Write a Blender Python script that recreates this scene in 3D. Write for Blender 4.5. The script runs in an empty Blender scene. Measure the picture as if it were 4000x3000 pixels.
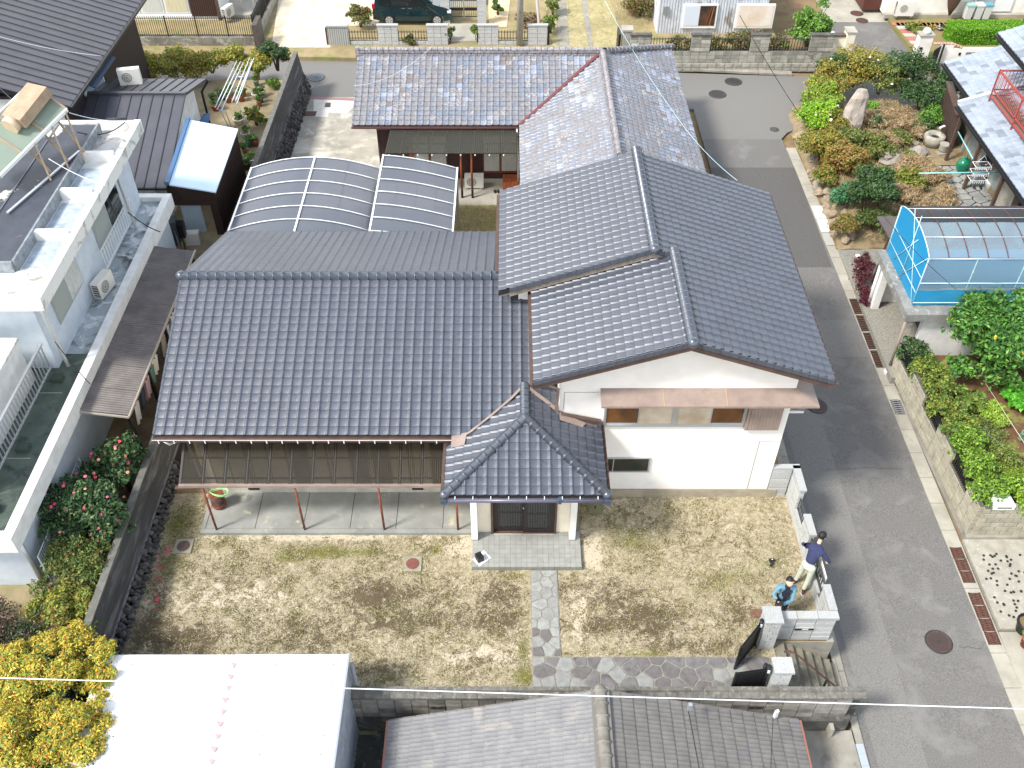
import bpy, bmesh, math, random
import numpy as np
from mathutils import Vector, Matrix
random.seed(7); rng = np.random.default_rng(7)
C = bpy.context.scene.collection
sc = bpy.context.scene
# ------------------------------------------------------------------ camera, light, exposure
CF, CT, CH, CU = 3720.0, math.radians(44), 21.3, 1990.0
cam = bpy.data.objects.new('camera', bpy.data.cameras.new('camera')); C.objects.link(cam)
cam.location = (0, 0, CH); cam.rotation_euler = (math.pi/2-CT, 0, 0)
cam.data.sensor_width = 36; cam.data.lens = CF/4000*36; cam.data.shift_x = 0.0025
cam.data.clip_start = .5; cam.data.clip_end = 2000
sc.camera = cam
SUN = Vector((-0.62, -0.36, 0.86)).normalized()
w = bpy.data.worlds.new('World'); sc.world = w; w.use_nodes = True
nt = w.node_tree; nt.nodes.clear()
sky = nt.nodes.new('ShaderNodeTexSky'); sky.sky_type = 'NISHITA'; sky.sun_disc = False
sky.sun_elevation = math.asin(SUN.z); sky.sun_rotation = math.atan2(SUN.x, SUN.y)
sky.air_density = 1.3; sky.dust_density = 2.2; sky.ozone_density = 1.0
bg = nt.nodes.new('ShaderNodeBackground'); bg.inputs[1].default_value = 0.125
wo = nt.nodes.new('ShaderNodeOutputWorld')

# thin bright cloud over blue, whiter towards the horizon
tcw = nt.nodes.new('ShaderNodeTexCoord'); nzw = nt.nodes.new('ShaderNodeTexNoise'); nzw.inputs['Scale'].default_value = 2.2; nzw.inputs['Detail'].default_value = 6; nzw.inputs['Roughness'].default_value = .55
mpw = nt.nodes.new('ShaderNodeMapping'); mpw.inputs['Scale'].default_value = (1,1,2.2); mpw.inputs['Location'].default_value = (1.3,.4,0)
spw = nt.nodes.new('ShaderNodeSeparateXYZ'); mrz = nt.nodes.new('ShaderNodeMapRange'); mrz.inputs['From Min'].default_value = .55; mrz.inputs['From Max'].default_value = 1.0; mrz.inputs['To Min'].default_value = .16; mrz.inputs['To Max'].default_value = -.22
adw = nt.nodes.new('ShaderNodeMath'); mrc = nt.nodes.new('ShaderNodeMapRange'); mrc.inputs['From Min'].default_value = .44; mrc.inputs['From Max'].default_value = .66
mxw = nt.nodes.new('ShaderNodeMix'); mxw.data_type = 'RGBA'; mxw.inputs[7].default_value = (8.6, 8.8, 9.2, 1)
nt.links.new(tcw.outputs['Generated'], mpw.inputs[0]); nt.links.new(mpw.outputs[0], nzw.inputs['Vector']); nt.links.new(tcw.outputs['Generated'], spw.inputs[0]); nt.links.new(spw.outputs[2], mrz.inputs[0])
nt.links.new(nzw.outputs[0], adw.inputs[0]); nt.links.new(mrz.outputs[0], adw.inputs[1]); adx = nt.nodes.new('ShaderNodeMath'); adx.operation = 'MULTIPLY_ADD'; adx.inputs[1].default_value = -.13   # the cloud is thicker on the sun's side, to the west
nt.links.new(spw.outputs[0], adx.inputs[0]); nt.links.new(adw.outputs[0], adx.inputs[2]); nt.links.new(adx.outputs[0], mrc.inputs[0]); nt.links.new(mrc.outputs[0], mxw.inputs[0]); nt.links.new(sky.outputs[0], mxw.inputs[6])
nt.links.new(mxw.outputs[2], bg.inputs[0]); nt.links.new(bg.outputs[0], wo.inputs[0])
sl = bpy.data.lights.new('sun', 'SUN'); sl.energy = 2.7; sl.angle = math.radians(10.0); sl.color = (1, .965, .91)
sun = bpy.data.objects.new('sun', sl); C.objects.link(sun)
sun.rotation_euler = SUN.to_track_quat('Z', 'Y').to_euler()
sc.view_settings.view_transform = 'Standard'; sc.view_settings.look = 'None'
sc.view_settings.exposure = 1.0; sc.view_settings.gamma = 1; sc.view_settings.use_curve_mapping = False

# ------------------------------------------------------------------ survey helpers (a photo point at a known height)
_c, _s = math.cos(CT), math.sin(CT)
def ray(u, v):
    a = (u-CU)/CF; b = (v-1500)/CF
    return (a, _c-b*_s, -(_s+b*_c))
def P(u, v, z=0.0):
    r = ray(u, v); t = (z-CH)/r[2]
    return Vector((r[0]*t, r[1]*t, z))
def PY(u, v, y):
    r = ray(u, v); t = y/r[1]
    return Vector((r[0]*t, y, CH+r[2]*t))
def PX(u, v, x):
    r = ray(u, v); t = x/r[0]
    return Vector((x, r[1]*t, CH+r[2]*t))
def zr(y): return -1.3+0.8*min(1, max(0, (y-11)/25))      # the side road climbs away from the gate
def PR(u, v, dz=0):
    q = -1.
    for _ in range(15): p = P(u, v, q); q = zr(p.y)+dz
    return p
def L3(a, b, t): return Vector(a).lerp(Vector(b), t)

# ------------------------------------------------------------------ mesh builder
class MB:
    def __init__(s): s.v = []; s.f = []; s.m = []; s.sm = []
    def add(s, vs, fs, mi=0, sm=False):
        k = len(s.v); s.v += [tuple(v) for v in vs]
        for f in fs: s.f.append([i+k for i in f]); s.m.append(mi); s.sm.append(sm)
        return s
    def hexa(s, p, mi=0, sm=False):   # p: bottom 4 (ccw from above), top 4
        return s.add(p, [(3,2,1,0),(4,5,6,7),(0,1,5,4),(1,2,6,5),(2,3,7,6),(3,0,4,7)], mi, sm)
    def box(s, x0, x1, y0, y1, z0, z1, mi=0):
        return s.hexa([(x0,y0,z0),(x1,y0,z0),(x1,y1,z0),(x0,y1,z0),(x0,y0,z1),(x1,y0,z1),(x1,y1,z1),(x0,y1,z1)], mi)
    def obox(s, c, sx, sy, sz, ang=0, mi=0, z0=None):   # base-centred, turned box
        c = Vector(c); ca, sa = math.cos(ang), math.sin(ang); zz = c.z if z0 is None else z0
        q = [(c.x+ca*a-sa*b, c.y+sa*a+ca*b) for a, b in ((-sx/2,-sy/2),(sx/2,-sy/2),(sx/2,sy/2),(-sx/2,sy/2))]
        return s.hexa([(x,y,zz) for x,y in q]+[(x,y,zz+sz) for x,y in q], mi)
    def beam(s, a, b, w, h, mi=0, up=(0,0,1)):   # rectangular bar a->b, centred
        a, b = Vector(a), Vector(b); d = (b-a).normalized(); up = Vector(up)
        if abs(d.dot(up)) > .98: up = Vector((0,1,0))
        r = d.cross(up).normalized(); n = r.cross(d)
        q = [(-w/2,-h/2),(w/2,-h/2),(w/2,h/2),(-w/2,h/2)]
        return s.add([a+r*x+n*y for x,y in q]+[b+r*x+n*y for x,y in q], [(3,2,1,0),(4,5,6,7),(0,1,5,4),(1,2,6,5),(2,3,7,6),(3,0,4,7)], mi)
    def prism(s, pl, off, mi=0):   # 3d polygon extruded by the vector off
        n = len(pl); pl = [Vector(p) for p in pl]; off = Vector(off)
        nor = Vector((0,0,0))
        for i in range(n): nor += (pl[i]-pl[0]).cross(pl[(i+1) % n]-pl[0])
        if nor.dot(off) < 0: pl = pl[::-1]
        return s.add(pl+[p+off for p in pl], [tuple(range(n-1,-1,-1)), tuple(range(n,2*n))]+[(i,(i+1)%n,(i+1)%n+n,i+n) for i in range(n)], mi)
    def tube(s, pts, r, n=6, mi=0, sm=True, cap=True):
        pts = [Vector(p) for p in pts]; k = len(s.v); rs = r if isinstance(r, (list,tuple)) else [r]*len(pts)
        vs = []
        for i, p in enumerate(pts):
            d = (pts[min(i+1,len(pts)-1)]-pts[max(i-1,0)]).normalized()
            up = Vector((0,0,1)) if abs(d.z) < .95 else Vector((0,1,0))
            a = d.cross(up).normalized(); b = d.cross(a)
            for j in range(n):
                t = 2*math.pi*j/n; vs.append(p+(a*math.cos(t)+b*math.sin(t))*rs[i])
        fs = [(i*n+j, i*n+(j+1)%n, (i+1)*n+(j+1)%n, (i+1)*n+j) for i in range(len(pts)-1) for j in range(n)]
        s.add(vs, fs, mi, sm)
        if cap:
            s.f.append([k+j for j in range(n)][::-1]); s.m.append(mi); s.sm.append(False)
            s.f.append([k+(len(pts)-1)*n+j for j in range(n)]); s.m.append(mi); s.sm.append(False)
        return s
    def lathe(s, c, prof, n=16, mi=0, sm=True, sx=1, sy=1):   # prof: (r, z) bottom to top
        c = Vector(c); vs = [(c.x+r*sx*math.cos(2*math.pi*j/n), c.y+r*sy*math.sin(2*math.pi*j/n), c.z+z) for r, z in prof for j in range(n)]
        fs = [(i*n+j, i*n+(j+1)%n, (i+1)*n+(j+1)%n, (i+1)*n+j) for i in range(len(prof)-1) for j in range(n)]
        k = len(s.v); s.add(vs, fs, mi, sm)
        s.f.append([k+(len(prof)-1)*n+j for j in range(n)]); s.m.append(mi); s.sm.append(False)
        s.f.append([k+j for j in range(n)][::-1]); s.m.append(mi); s.sm.append(False)
        return s
    def ball(s, c, rx, ry, rz, n=10, m=7, mi=0):
        c = Vector(c); prof = []
        vs = []
        for i in range(1, m):
            t = math.pi*i/m-math.pi/2
            for j in range(n):
                a = 2*math.pi*j/n; vs.append((c.x+rx*math.cos(t)*math.cos(a), c.y+ry*math.cos(t)*math.sin(a), c.z+rz*math.sin(t)))
        fs = [(i*n+j, i*n+(j+1)%n, (i+1)*n+(j+1)%n, (i+1)*n+j) for i in range(m-2) for j in range(n)]
        b = len(vs); vs += [(c.x,c.y,c.z-rz),(c.x,c.y,c.z+rz)]
        fs += [(b,(j+1)%n,j) for j in range(n)]+[(b+1,(m-2)*n+j,(m-2)*n+(j+1)%n) for j in range(n)]
        return s.add(vs, fs, mi, True)
    def mesh(s, name, mats, off=(0,0,0), col=None):
        me = bpy.data.meshes.new(name)
        ox, oy, oz = off
        me.from_pydata([(a-ox,b-oy,c-oz) for a,b,c in s.v], [], s.f)
        for m in (mats if isinstance(mats, (list,tuple)) else [mats]): me.materials.append(m)
        me.polygons.foreach_set('material_index', s.m); me.polygons.foreach_set('use_smooth', s.sm)
        me.update(); return me

def root_loc(o):
    while o.parent: o = o.parent
    return o.location
def tag(o, label=None, cat=None, group=None, kind=None):
    if label: o['label'] = label
    if cat: o['category'] = cat
    if group: o['group'] = group
    if kind: o['kind'] = kind
    return o
def thing(name, label, cat, loc, group=None, rz=0):
    o = bpy.data.objects.new(name, None); C.objects.link(o); o.empty_display_size = .1
    o.location = loc; o.rotation_euler = (0,0,rz); return tag(o, label, cat, group)
def part(mb, name, mats, parent, label=None, kind=None, local=False):
    me = mb.mesh(name, mats, (0,0,0) if local else root_loc(parent))
    o = bpy.data.objects.new(name, me); C.objects.link(o); o.parent = parent
    return tag(o, label, kind=kind)
def solo(mb, name, mats, loc, label=None, cat=None, group=None, kind=None):
    o = bpy.data.objects.new(name, mb.mesh(name, mats, loc)); C.objects.link(o); o.location = loc
    return tag(o, label, cat, group, kind)
def setting(mb, name, mats, kind='structure'):
    o = bpy.data.objects.new(name, mb.mesh(name, mats)); C.objects.link(o); return tag(o, kind=kind)
def inst(name, me, parent, M, world=True):
    o = bpy.data.objects.new(name, me); C.objects.link(o); o.parent = parent
    if world: M = Matrix.Translation(-root_loc(parent)) @ M
    o.matrix_basis = M; return o
def copy_thing(o, loc, label=None, rz=None):
    c = o.copy(); C.objects.link(c); c.location = loc
    if rz is not None: c.rotation_euler = (0,0,rz)
    if label: c['label'] = label
    for ch in list(o.children):
        d = ch.copy(); C.objects.link(d); d.parent = c
        for g in list(ch.children):
            e = g.copy(); C.objects.link(e); e.parent = d
    return c
def npmesh(name, V, F, mats, midx=None, col=None, smooth=False):
    me = bpy.data.meshes.new(name); n = len(F); k = F.shape[1]
    me.vertices.add(len(V)); me.vertices.foreach_set('co', V.astype(np.float32).ravel())
    me.loops.add(n*k); me.loops.foreach_set('vertex_index', F.astype(np.int32).ravel())
    me.polygons.add(n); me.polygons.foreach_set('loop_start', np.arange(0, n*k, k, dtype=np.int32))
    me.polygons.foreach_set('loop_total', np.full(n, k, dtype=np.int32))
    if midx is not None: me.polygons.foreach_set('material_index', midx.astype(np.int32))
    me.polygons.foreach_set('use_smooth', np.full(n, smooth))
    for m in (mats if isinstance(mats, (list,tuple)) else [mats]): me.materials.append(m)
    me.update(calc_edges=True)
    if col is not None:
        a = me.color_attributes.new('Col', 'FLOAT_COLOR', 'CORNER')
        c4 = np.ones((n, k, 4), dtype=np.float32); c4[:,:,:3] = col[:,None,:]
        a.data.foreach_set('color', c4.ravel())
    return me

# ------------------------------------------------------------------ materials
MAT = {}
def lin(c):
    if isinstance(c, str): c = tuple(int(c[i:i+2],16)/255 for i in (0,2,4))
    return tuple((x/12.92 if x <= .04045 else ((x+.055)/1.055)**2.4) for x in c)
def mat(name, c, rough=.8, c2=None, scale=3., detail=6, bump=0., bscale=40., metal=0., coat=0., mix=(.35,.65), spec=.5, alpha=1., trans=0., dist=.0, stretch=None, c3=None, s3=.6, m3=(.55,.7), rand=0., coatr=.2):
    if name in MAT: return MAT[name]
    m = bpy.data.materials.new(name); m.use_nodes = True; MAT[name] = m
    t = m.node_tree; N = t.nodes; Lk = t.links; b = N['Principled BSDF']
    b.inputs['Roughness'].default_value = rough; b.inputs['Metallic'].default_value = metal
    b.inputs['Coat Weight'].default_value = coat; b.inputs['Coat Roughness'].default_value = coatr; b.inputs['Specular IOR Level'].default_value = spec
    b.inputs['Alpha'].default_value = alpha; b.inputs['Transmission Weight'].default_value = trans
    c = lin(c); b.inputs['Base Color'].default_value = (*c, 1)
    tc = N.new('ShaderNodeTexCoord'); src = tc.outputs['Object']
    geo = N.new('ShaderNodeNewGeometry'); src = geo.outputs['Position']
    if stretch:
        mp = N.new('ShaderNodeMapping'); mp.inputs['Scale'].default_value = stretch; Lk.new(src, mp.inputs[0]); src = mp.outputs[0]
    out = None
    def noise(sc_, det, lo, hi, ds=0.):
        n = N.new('ShaderNodeTexNoise'); n.inputs['Scale'].default_value = sc_; n.inputs['Detail'].default_value = det; n.inputs['Roughness'].default_value = .62
        n.inputs['Distortion'].default_value = ds
        Lk.new(src, n.inputs['Vector']); r = N.new('ShaderNodeMapRange'); r.inputs['From Min'].default_value = lo; r.inputs['From Max'].default_value = hi
        Lk.new(n.outputs[0], r.inputs[0]); return r.outputs[0]
    def mixc(fac, A, B):
        x = N.new('ShaderNodeMix'); x.data_type = 'RGBA'
        Lk.new(fac, x.inputs[0])
        for v, i in ((A,6),(B,7)):
            if isinstance(v, tuple): x.inputs[i].default_value = (*v, 1)
            else: Lk.new(v, x.inputs[i])
        return x.outputs[2]
    col = c
    if c2 is not None: col = mixc(noise(scale, detail, mix[0], mix[1], dist), col, lin(c2))
    if c3 is not None: col = mixc(noise(s3, 5, m3[0], m3[1], .5), col, lin(c3))
    if rand:
        oi = N.new('ShaderNodeObjectInfo'); h = N.new('ShaderNodeHueSaturation'); r = N.new('ShaderNodeMapRange')
        r.inputs['To Min'].default_value = 1-rand; r.inputs['To Max'].default_value = 1+rand
        Lk.new(oi.outputs['Random'], r.inputs[0]); Lk.new(r.outputs[0], h.inputs['Value'])
        if isinstance(col, tuple): h.inputs['Color'].default_value = (*col, 1)
        else: Lk.new(col, h.inputs['Color'])
        col = h.outputs[0]
    if not isinstance(col, tuple): Lk.new(col, b.inputs['Base Color'])
    if bump:
        n = N.new('ShaderNodeTexNoise'); n.inputs['Scale'].default_value = bscale; n.inputs['Detail'].default_value = 5
        Lk.new(src, n.inputs['Vector']); bp = N.new('ShaderNodeBump'); bp.inputs['Strength'].default_value = bump; bp.inputs['Distance'].default_value = .02
        Lk.new(n.outputs[0], bp.inputs['Height']); Lk.new(bp.outputs[0], b.inputs['Normal'])
    return m
def leafmat(name, rough=.55, trans=.25):
    m = bpy.data.materials.new(name); m.use_nodes = True; MAT[name] = m
    t = m.node_tree; N = t.nodes; Lk = t.links; b = N['Principled BSDF']; o = N['Material Output']
    a = N.new('ShaderNodeVertexColor'); a.layer_name = 'Col'; Lk.new(a.outputs[0], b.inputs['Base Color'])
    b.inputs['Roughness'].default_value = rough
    tr = N.new('ShaderNodeBsdfTranslucent'); Lk.new(a.outputs[0], tr.inputs[0]); mx = N.new('ShaderNodeMixShader'); mx.inputs[0].default_value = trans
    Lk.new(b.outputs[0], mx.inputs[1]); Lk.new(tr.outputs[0], mx.inputs[2]); Lk.new(mx.outputs[0], o.inputs[0]); return m
def clearmat(name, c, fac, rough=.1):      # tinted see-through sheet: part transparent, part glossy surface
    m = bpy.data.materials.new(name); m.use_nodes = True; MAT[name] = m
    t = m.node_tree; N = t.nodes; Lk = t.links; b = N['Principled BSDF']; o = N['Material Output']
    b.inputs['Base Color'].default_value = (*lin(c), 1); b.inputs['Roughness'].default_value = rough
    tr = N.new('ShaderNodeBsdfTransparent'); tr.inputs[0].default_value = (*[min(1,x*1.6+.25) for x in lin(c)], 1)
    mx = N.new('ShaderNodeMixShader'); mx.inputs[0].default_value = fac
    Lk.new(tr.outputs[0], mx.inputs[1]); Lk.new(b.outputs[0], mx.inputs[2]); Lk.new(mx.outputs[0], o.inputs[0]); return m

tile_blue = mat('glazed_slate_tile', '41464f', .42, c2='4b505a', scale=1.6, mix=(.3,.7), c3='3a3f48', s3=7, m3=(.5,.7), coat=.3, coatr=.36, spec=.7, bump=.05, bscale=60, rand=.04)
old_mats = [mat('old_tile_grey', '696969', .5, c2='85848a', scale=9, bump=.3, bscale=50),
            mat('old_tile_slate', '63676f', .42, c2='7d838e', scale=10, coat=.3, bump=.2, bscale=50),
            mat('old_tile_worn', '716f73', .5, c2='a5a4a3', scale=12, mix=(.44,.66), bump=.3, bscale=50),
            mat('old_tile_silver', '7d8493', .35, c2='9299a8', scale=8, coat=.5, bump=.1, bscale=50),
            mat('old_tile_brown', '655f5d', .5, c2='7b7472', scale=9, bump=.3, bscale=50)]
plaster = mat('white_plaster', 'e9e7e2', .85, c2='e0ddd6', scale=1.5, bump=.1, bscale=120)
cream = mat('cream_plaster', 'ece3cf', .85, c2='e5dbc4', scale=2)
brown_sheet = mat('brown_sheet', '938378', .5, c2='82726a', scale=2.5, c3='9d8a7a', s3=5, m3=(.6,.75))
brown_dark = mat('brown_trim', '4a3a33', .6, c2='5a473e', scale=4)
cap_m = mat('glazed_ridge_tile', '3a414b', .3, c2='444b56', scale=3, coat=.5, coatr=.2, spec=.7)
black_under = mat('roof_underlay', '1c1c20', .9)
wood_board = mat('barge_board', '6d635a', .8, c2='8c8378', scale=8, stretch=(1,1,1))
alu = mat('aluminium', 'b9bdc0', .35, metal=.6)
white_metal = mat('white_metal', 'dadcdc', .45)
black_metal = mat('black_metal', '17181b', .45)
dark_iron = mat('dark_iron', '2b2a2b', .5, c2='3a322e', scale=12)
conc = mat('concrete', '9b978c', .9, c2='7f7b70', scale=1.4, c3='5f5b52', s3=2.2, m3=(.6,.8), bump=.3, bscale=30)
conc_light = mat('light_concrete', 'a8a497', .9, c2='918c80', scale=1.1, c3='8a857a', s3=3, m3=(.58,.75), bump=.2, bscale=30)
conc_dark = mat('stained_concrete', '5d5b55', .9, c2='3d3c39', scale=1.6, c3='7c7a74', s3=3.5, m3=(.55,.72), bump=.4, bscale=20, stretch=(1,.5,2))
granite = mat('pale_granite', 'b2b3b1', .8, c2='8e908f', scale=45, detail=3, c3='9a9b94', s3=2.5, bump=.3, bscale=60, rand=.07)
glass_dark = mat('dark_glass', '1d2322', .08, spec=.8)
glass_brown = mat('brown_window_glass', '5a4028', .12, c2='37281b', scale=2)
glass_pale = mat('curtained_glass', 'a89b88', .15, c2='bcb09c', scale=2)
curtain_w = mat('white_curtain_glass', 'c9cbc6', .2, c2='aeb1ad', scale=14, stretch=(3,1,.3))
rust = mat('rusty_steel', '5c3a30', .7, c2='432b25', scale=10)
redbrown = mat('red_brown_paint', '8a4a33', .6, c2='5f3326', scale=6)
LEAF = leafmat('leaf'); PETAL = leafmat('petal', .6, .2); STRAW = leafmat('straw', .8, .15)

# ------------------------------------------------------------------ roof tiles
def tile_mesh(T, E, name, mats, mi=0, flat=False):
    if flat: prof = [(0,.012),(.04,.0),(.3,.0),(.33,.009),(.36,0),(.62,0),(.65,.009),(.68,0),(.95,0),(1.0,.012)]
    else: prof = [(0,.0),(.05,-.010),(.13,-.013),(.62,-.013),(.72,-.009),(.79,.011),(.86,.018),(.94,.016),(.985,.004),(1.03,-.008)]
    rows = [(E+.03,-.002),(.009,.031),(-.002,.027),(-.004,-.016)]
    V = [(a*T, y, z+dz) for y, dz in rows for a, z in prof]; n = len(prof)
    F = [(r*n+i, (r+1)*n+i, (r+1)*n+i+1, r*n+i+1) for r in range(len(rows)-1) for i in range(n-1)]
    return np.array(V), np.array(F)
def frame(O, ex, es, a, b, h=.0):
    ex, es = Vector(ex), Vector(es); n = ex.cross(es).normalized(); p = Vector(O)+ex*a+es*b+n*h
    return Matrix(((ex.x,es.x,n.x,p.x),(ex.y,es.y,n.y,p.y),(ex.z,es.z,n.z,p.z),(0,0,0,1)))
class Roof:
    """collects the tiles of one building's roofs; the nearest 300 whole tiles become objects, the rest one joined part"""
    def __init__(s, T, E, flat=False): s.T, s.E = T, E; s.tv, s.tf = tile_mesh(T, E, '', None, flat=flat); s.whole = []; s.rest = []; s.streak = None
    def field(s, O, ex, es, nc, nr, poly=None, clips=(), h=.03, jit=.0):
        O, ex, es = Vector(O), Vector(ex).normalized(), Vector(es).normalized(); sec = []
        for j in range(nr):
            for i in range(nc):
                cs = [O+ex*(a*s.T)+es*(b*s.E) for a in (i, i+1.03) for b in (j-.02, j+1.1)]
                st = 1
                for p, nn in clips:
                    d = [(c-Vector(p)).dot(Vector(nn)) for c in cs]
                    if max(d) < .0: st = -1; break
                    if min(d) < 0: st = 0
                if st < 0: continue
                M = frame(O, ex, es, i*s.T, j*s.E, h)
                if jit: M = M @ Matrix.Rotation(random.uniform(-jit,jit), 4, 'Z') @ Matrix.Translation((0,0,random.uniform(0,jit*.25)))
                k = random.random(); ct = M.translation
                if s.streak: k = min(.999, max(0, s.streak(ct)+random.uniform(-.22,.22)))
                if st == 1: s.whole.append((M, k))
                else: sec.append((M, k))
        if sec: s.rest.append((sec, clips))
    def pick(s, k, nm): return 0 if nm == 1 else int(k > .8) if nm == 2 else (0 if k < .34 else 1 if k < .55 else 2 if k < .72 else 3 if k < .84 else 4)
    def build(s, parent, mats, pick=None, limit=300, uplift=0):
        mats = mats if isinstance(mats, list) else [mats]
        cp = Vector((0,0,CH)); s.whole.sort(key=lambda t: (t[0].translation-cp).length)
        mes = []
        for m in mats:
            me = npmesh('roof_tile', s.tv, s.tf, m, smooth=True); mes.append(me)
        for M, k in s.whole[:limit]: inst('roof_tile', mes[s.pick(k,len(mats))], parent, M)
        groups = [(s.whole[limit:], ())]+s.rest; allV = []; allF = []; allM = []; base = 0
        off = np.array(root_loc(parent))
        for sec, clips in groups:
            if not sec: continue
            R = np.array([np.array(M) for M, k in sec]); V = np.einsum('nij,vj->nvi', R[:,:3,:3], s.tv)+R[:,None,:3,3]
            nv = len(s.tv); F = (s.tf[None]+(np.arange(len(sec))*nv)[:,None,None]).reshape(-1,4)
            mi = np.repeat([s.pick(k,len(mats)) for M, k in sec], len(s.tf))
            V = V.reshape(-1,3)
            if clips:
                me = npmesh('t', V, F, mats, mi, smooth=True); bm = bmesh.new(); bm.from_mesh(me)
                for p, nn in clips:
                    bmesh.ops.bisect_plane(bm, geom=bm.verts[:]+bm.edges[:]+bm.faces[:], plane_co=p, plane_no=nn, clear_inner=True)
                bmesh.ops.triangulate(bm, faces=bm.faces[:])
                bm.verts.index_update()
                V = np.array([v.co[:] for v in bm.verts]); F3 = np.array([[v.index for v in f.verts] for f in bm.faces]); mi = np.array([f.material_index for f in bm.faces]); bm.free(); bpy.data.meshes.remove(me)
                if not len(F3): continue
                F = F3
            else:
                F = np.concatenate([F[:,[0,1,2]], F[:,[0,2,3]]]); mi = np.concatenate([mi, mi])
            allV.append(V-off); allF.append(F+base); allM.append(mi); base += len(V)
        if allV:
            me = npmesh('roof_tiles', np.concatenate(allV), np.concatenate(allF), mats, np.concatenate(allM), smooth=True)
            o = bpy.data.objects.new('roof_tiles', me); C.objects.link(o); o.parent = parent; tag(o, kind='stuff')
def cap_mesh(L, r, name='ridge_tile', m=None, collar=.018):
    mb = MB(); n = 8; st = [(0,r),(L*.78,r*.96),(L*.79,r+collar),(L*.9,r+collar),(L*.91,r),(L*1.02,r)]
    V = []
    for y, rr in st:
        for j in range(n+1):
            a = -.25+(math.pi+.5)*j/n; V.append((rr*math.cos(a), y, rr*math.sin(a)*.85))
    F = [(i*(n+1)+j, i*(n+1)+j+1, (i+1)*(n+1)+j+1, (i+1)*(n+1)+j) for i in range(len(st)-1) for j in range(n)]
    mb.add(V, [f[::-1] for f in F], 0, True); mb.f.append(list(range(n+1))); mb.m.append(0); mb.sm.append(False)
    return mb.mesh(name, m)
def ridge_run(parent, a, b, L, r, m, lift=.02, end_cap=None, name='ridge_tile', collar=.018):
    a, b = Vector(a), Vector(b); d = b-a; n = max(1, round(d.length/L)); l = d.length/n; me = cap_mesh(l, r, name, m, collar)
    ey = d.normalized(); ex = ey.cross(Vector((0,0,1))).normalized(); ez = ex.cross(ey)
    for i in range(n):
        p = a+ey*(i*l)+ez*lift
        inst(name, me, parent, Matrix(((ex.x,ey.x,ez.x,p.x),(ex.y,ey.y,ez.y,p.y),(ex.z,ey.z,ez.z,p.z),(0,0,0,1))))
    for which in (end_cap or ()):
        q = a if which == 0 else b
        mb = MB().ball(q+ez*lift, r*1.05, r*1.05, r*.95); part(mb, 'ridge_end_tile', m, parent)

# ------------------------------------------------------------------ foliage
def leaf_cloud(blobs, n, size, cols, seed=0, shell=.55, upbias=.35, aspect=.5, wts=None):
    """diamond leaves through ellipsoid blobs; cols: list of (hex, weight)"""
    g = np.random.default_rng(seed); B = np.array([b[:6] for b in blobs], float)
    if size > .002:   # break every clump into smaller uneven sprays
        q = g.normal(size=(len(B),7,3)); q[:,:,2] = np.abs(q[:,:,2])*.8; q /= np.linalg.norm(q,axis=2)[:,:,None]
        S = np.empty((len(B),7,6)); S[:,:,:3] = B[:,None,:3]+q*B[:,None,3:6]*g.uniform(.55,1.05,(len(B),7,1)); S[:,:,3:] = B[:,None,3:6]*g.uniform(.25,.5,(len(B),7,1)); B = np.concatenate([B*np.array([1,1,1,.85,.85,.85]), S.reshape(-1,6)])
    vol = (B[:,3]*B[:,4]*B[:,5])**(2/3.) if wts is None else np.array(wts, float)
    bi = g.choice(len(B), n, p=vol/vol.sum()); d = g.normal(size=(n,3)); d /= np.linalg.norm(d, axis=1)[:,None]
    rr = shell+(1-shell)*g.random(n)**.6; rr *= 1+.2*g.normal(size=n)
    low = d[:,2] < -.35; d[low,2] *= -1
    p = B[bi,:3]+d*rr[:,None]*B[bi,3:6]
    nor = d+g.normal(size=(n,3))*.75; nor[:,2] += upbias; nor /= np.linalg.norm(nor, axis=1)[:,None]
    t = np.cross(nor, g.normal(size=(n,3))); t /= np.linalg.norm(t, axis=1)[:,None]; bt = np.cross(nor, t)
    s = size*(.65+.7*g.random(n))[:,None]
    V = np.stack([p-t*s, p+bt*s*aspect+nor*s*.12, p+t*s, p-bt*s*aspect+nor*s*.12], 1).reshape(-1,3)
    F = np.arange(4*n).reshape(-1,4)
    W = np.array([c[1] for c in cols], float); ci = g.choice(len(cols), n, p=W/W.sum())
    K = np.array([lin(c[0]) for c in cols])[ci]*(.58+.6*g.random(n))[:,None]
    return V, F, np.clip(K, 0, 1)
def leaf_part(parent, name, blobs, n, size, cols, seed=0, m=None, kind=None, **k):
    V, F, K = leaf_cloud(blobs, n, size, cols, seed, **k)
    off = np.array(root_loc(parent)) if parent else 0
    me = npmesh(name, V-off, F, m or LEAF, col=K); o = bpy.data.objects.new(name, me); C.objects.link(o)
    if parent: o.parent = parent
    return tag(o, kind=kind)
def clump(c, r, h, k, seed, rs=.45, sq=1.):
    g = random.Random(seed); c = Vector(c); out = []
    for i in range(k):
        a = g.random()*6.283; d = math.sqrt(g.random())*r*.72; z = c.z+h*(.3+.6*g.random())*(1-.35*(d/r)**2)
        q = r*rs*(.7+.6*g.random()); out.append((c.x+d*math.cos(a), c.y+d*math.sin(a)*sq, z, q, q, min(q*.85, h*.4)))
    return out
def branches(c, r, h, k, seed, rad=.03):
    g = random.Random(seed); mb = MB(); c = Vector(c)
    for i in range(k):
        a = g.random()*6.283; d = r*(.3+.5*g.random()); m1 = c+Vector((math.cos(a)*d*.35, math.sin(a)*d*.35, h*.4))
        e = c+Vector((math.cos(a)*d, math.sin(a)*d, h*(.7+.25*g.random())))
        mb.tube([c+Vector((math.cos(a)*.04,math.sin(a)*.04,0)), m1, e], [rad, rad*.7, rad*.25], 5)
    return mb
bark = mat('bark', '6d5f50', .9, c2='4c4136', scale=12, bump=.4, bscale=30)
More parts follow.
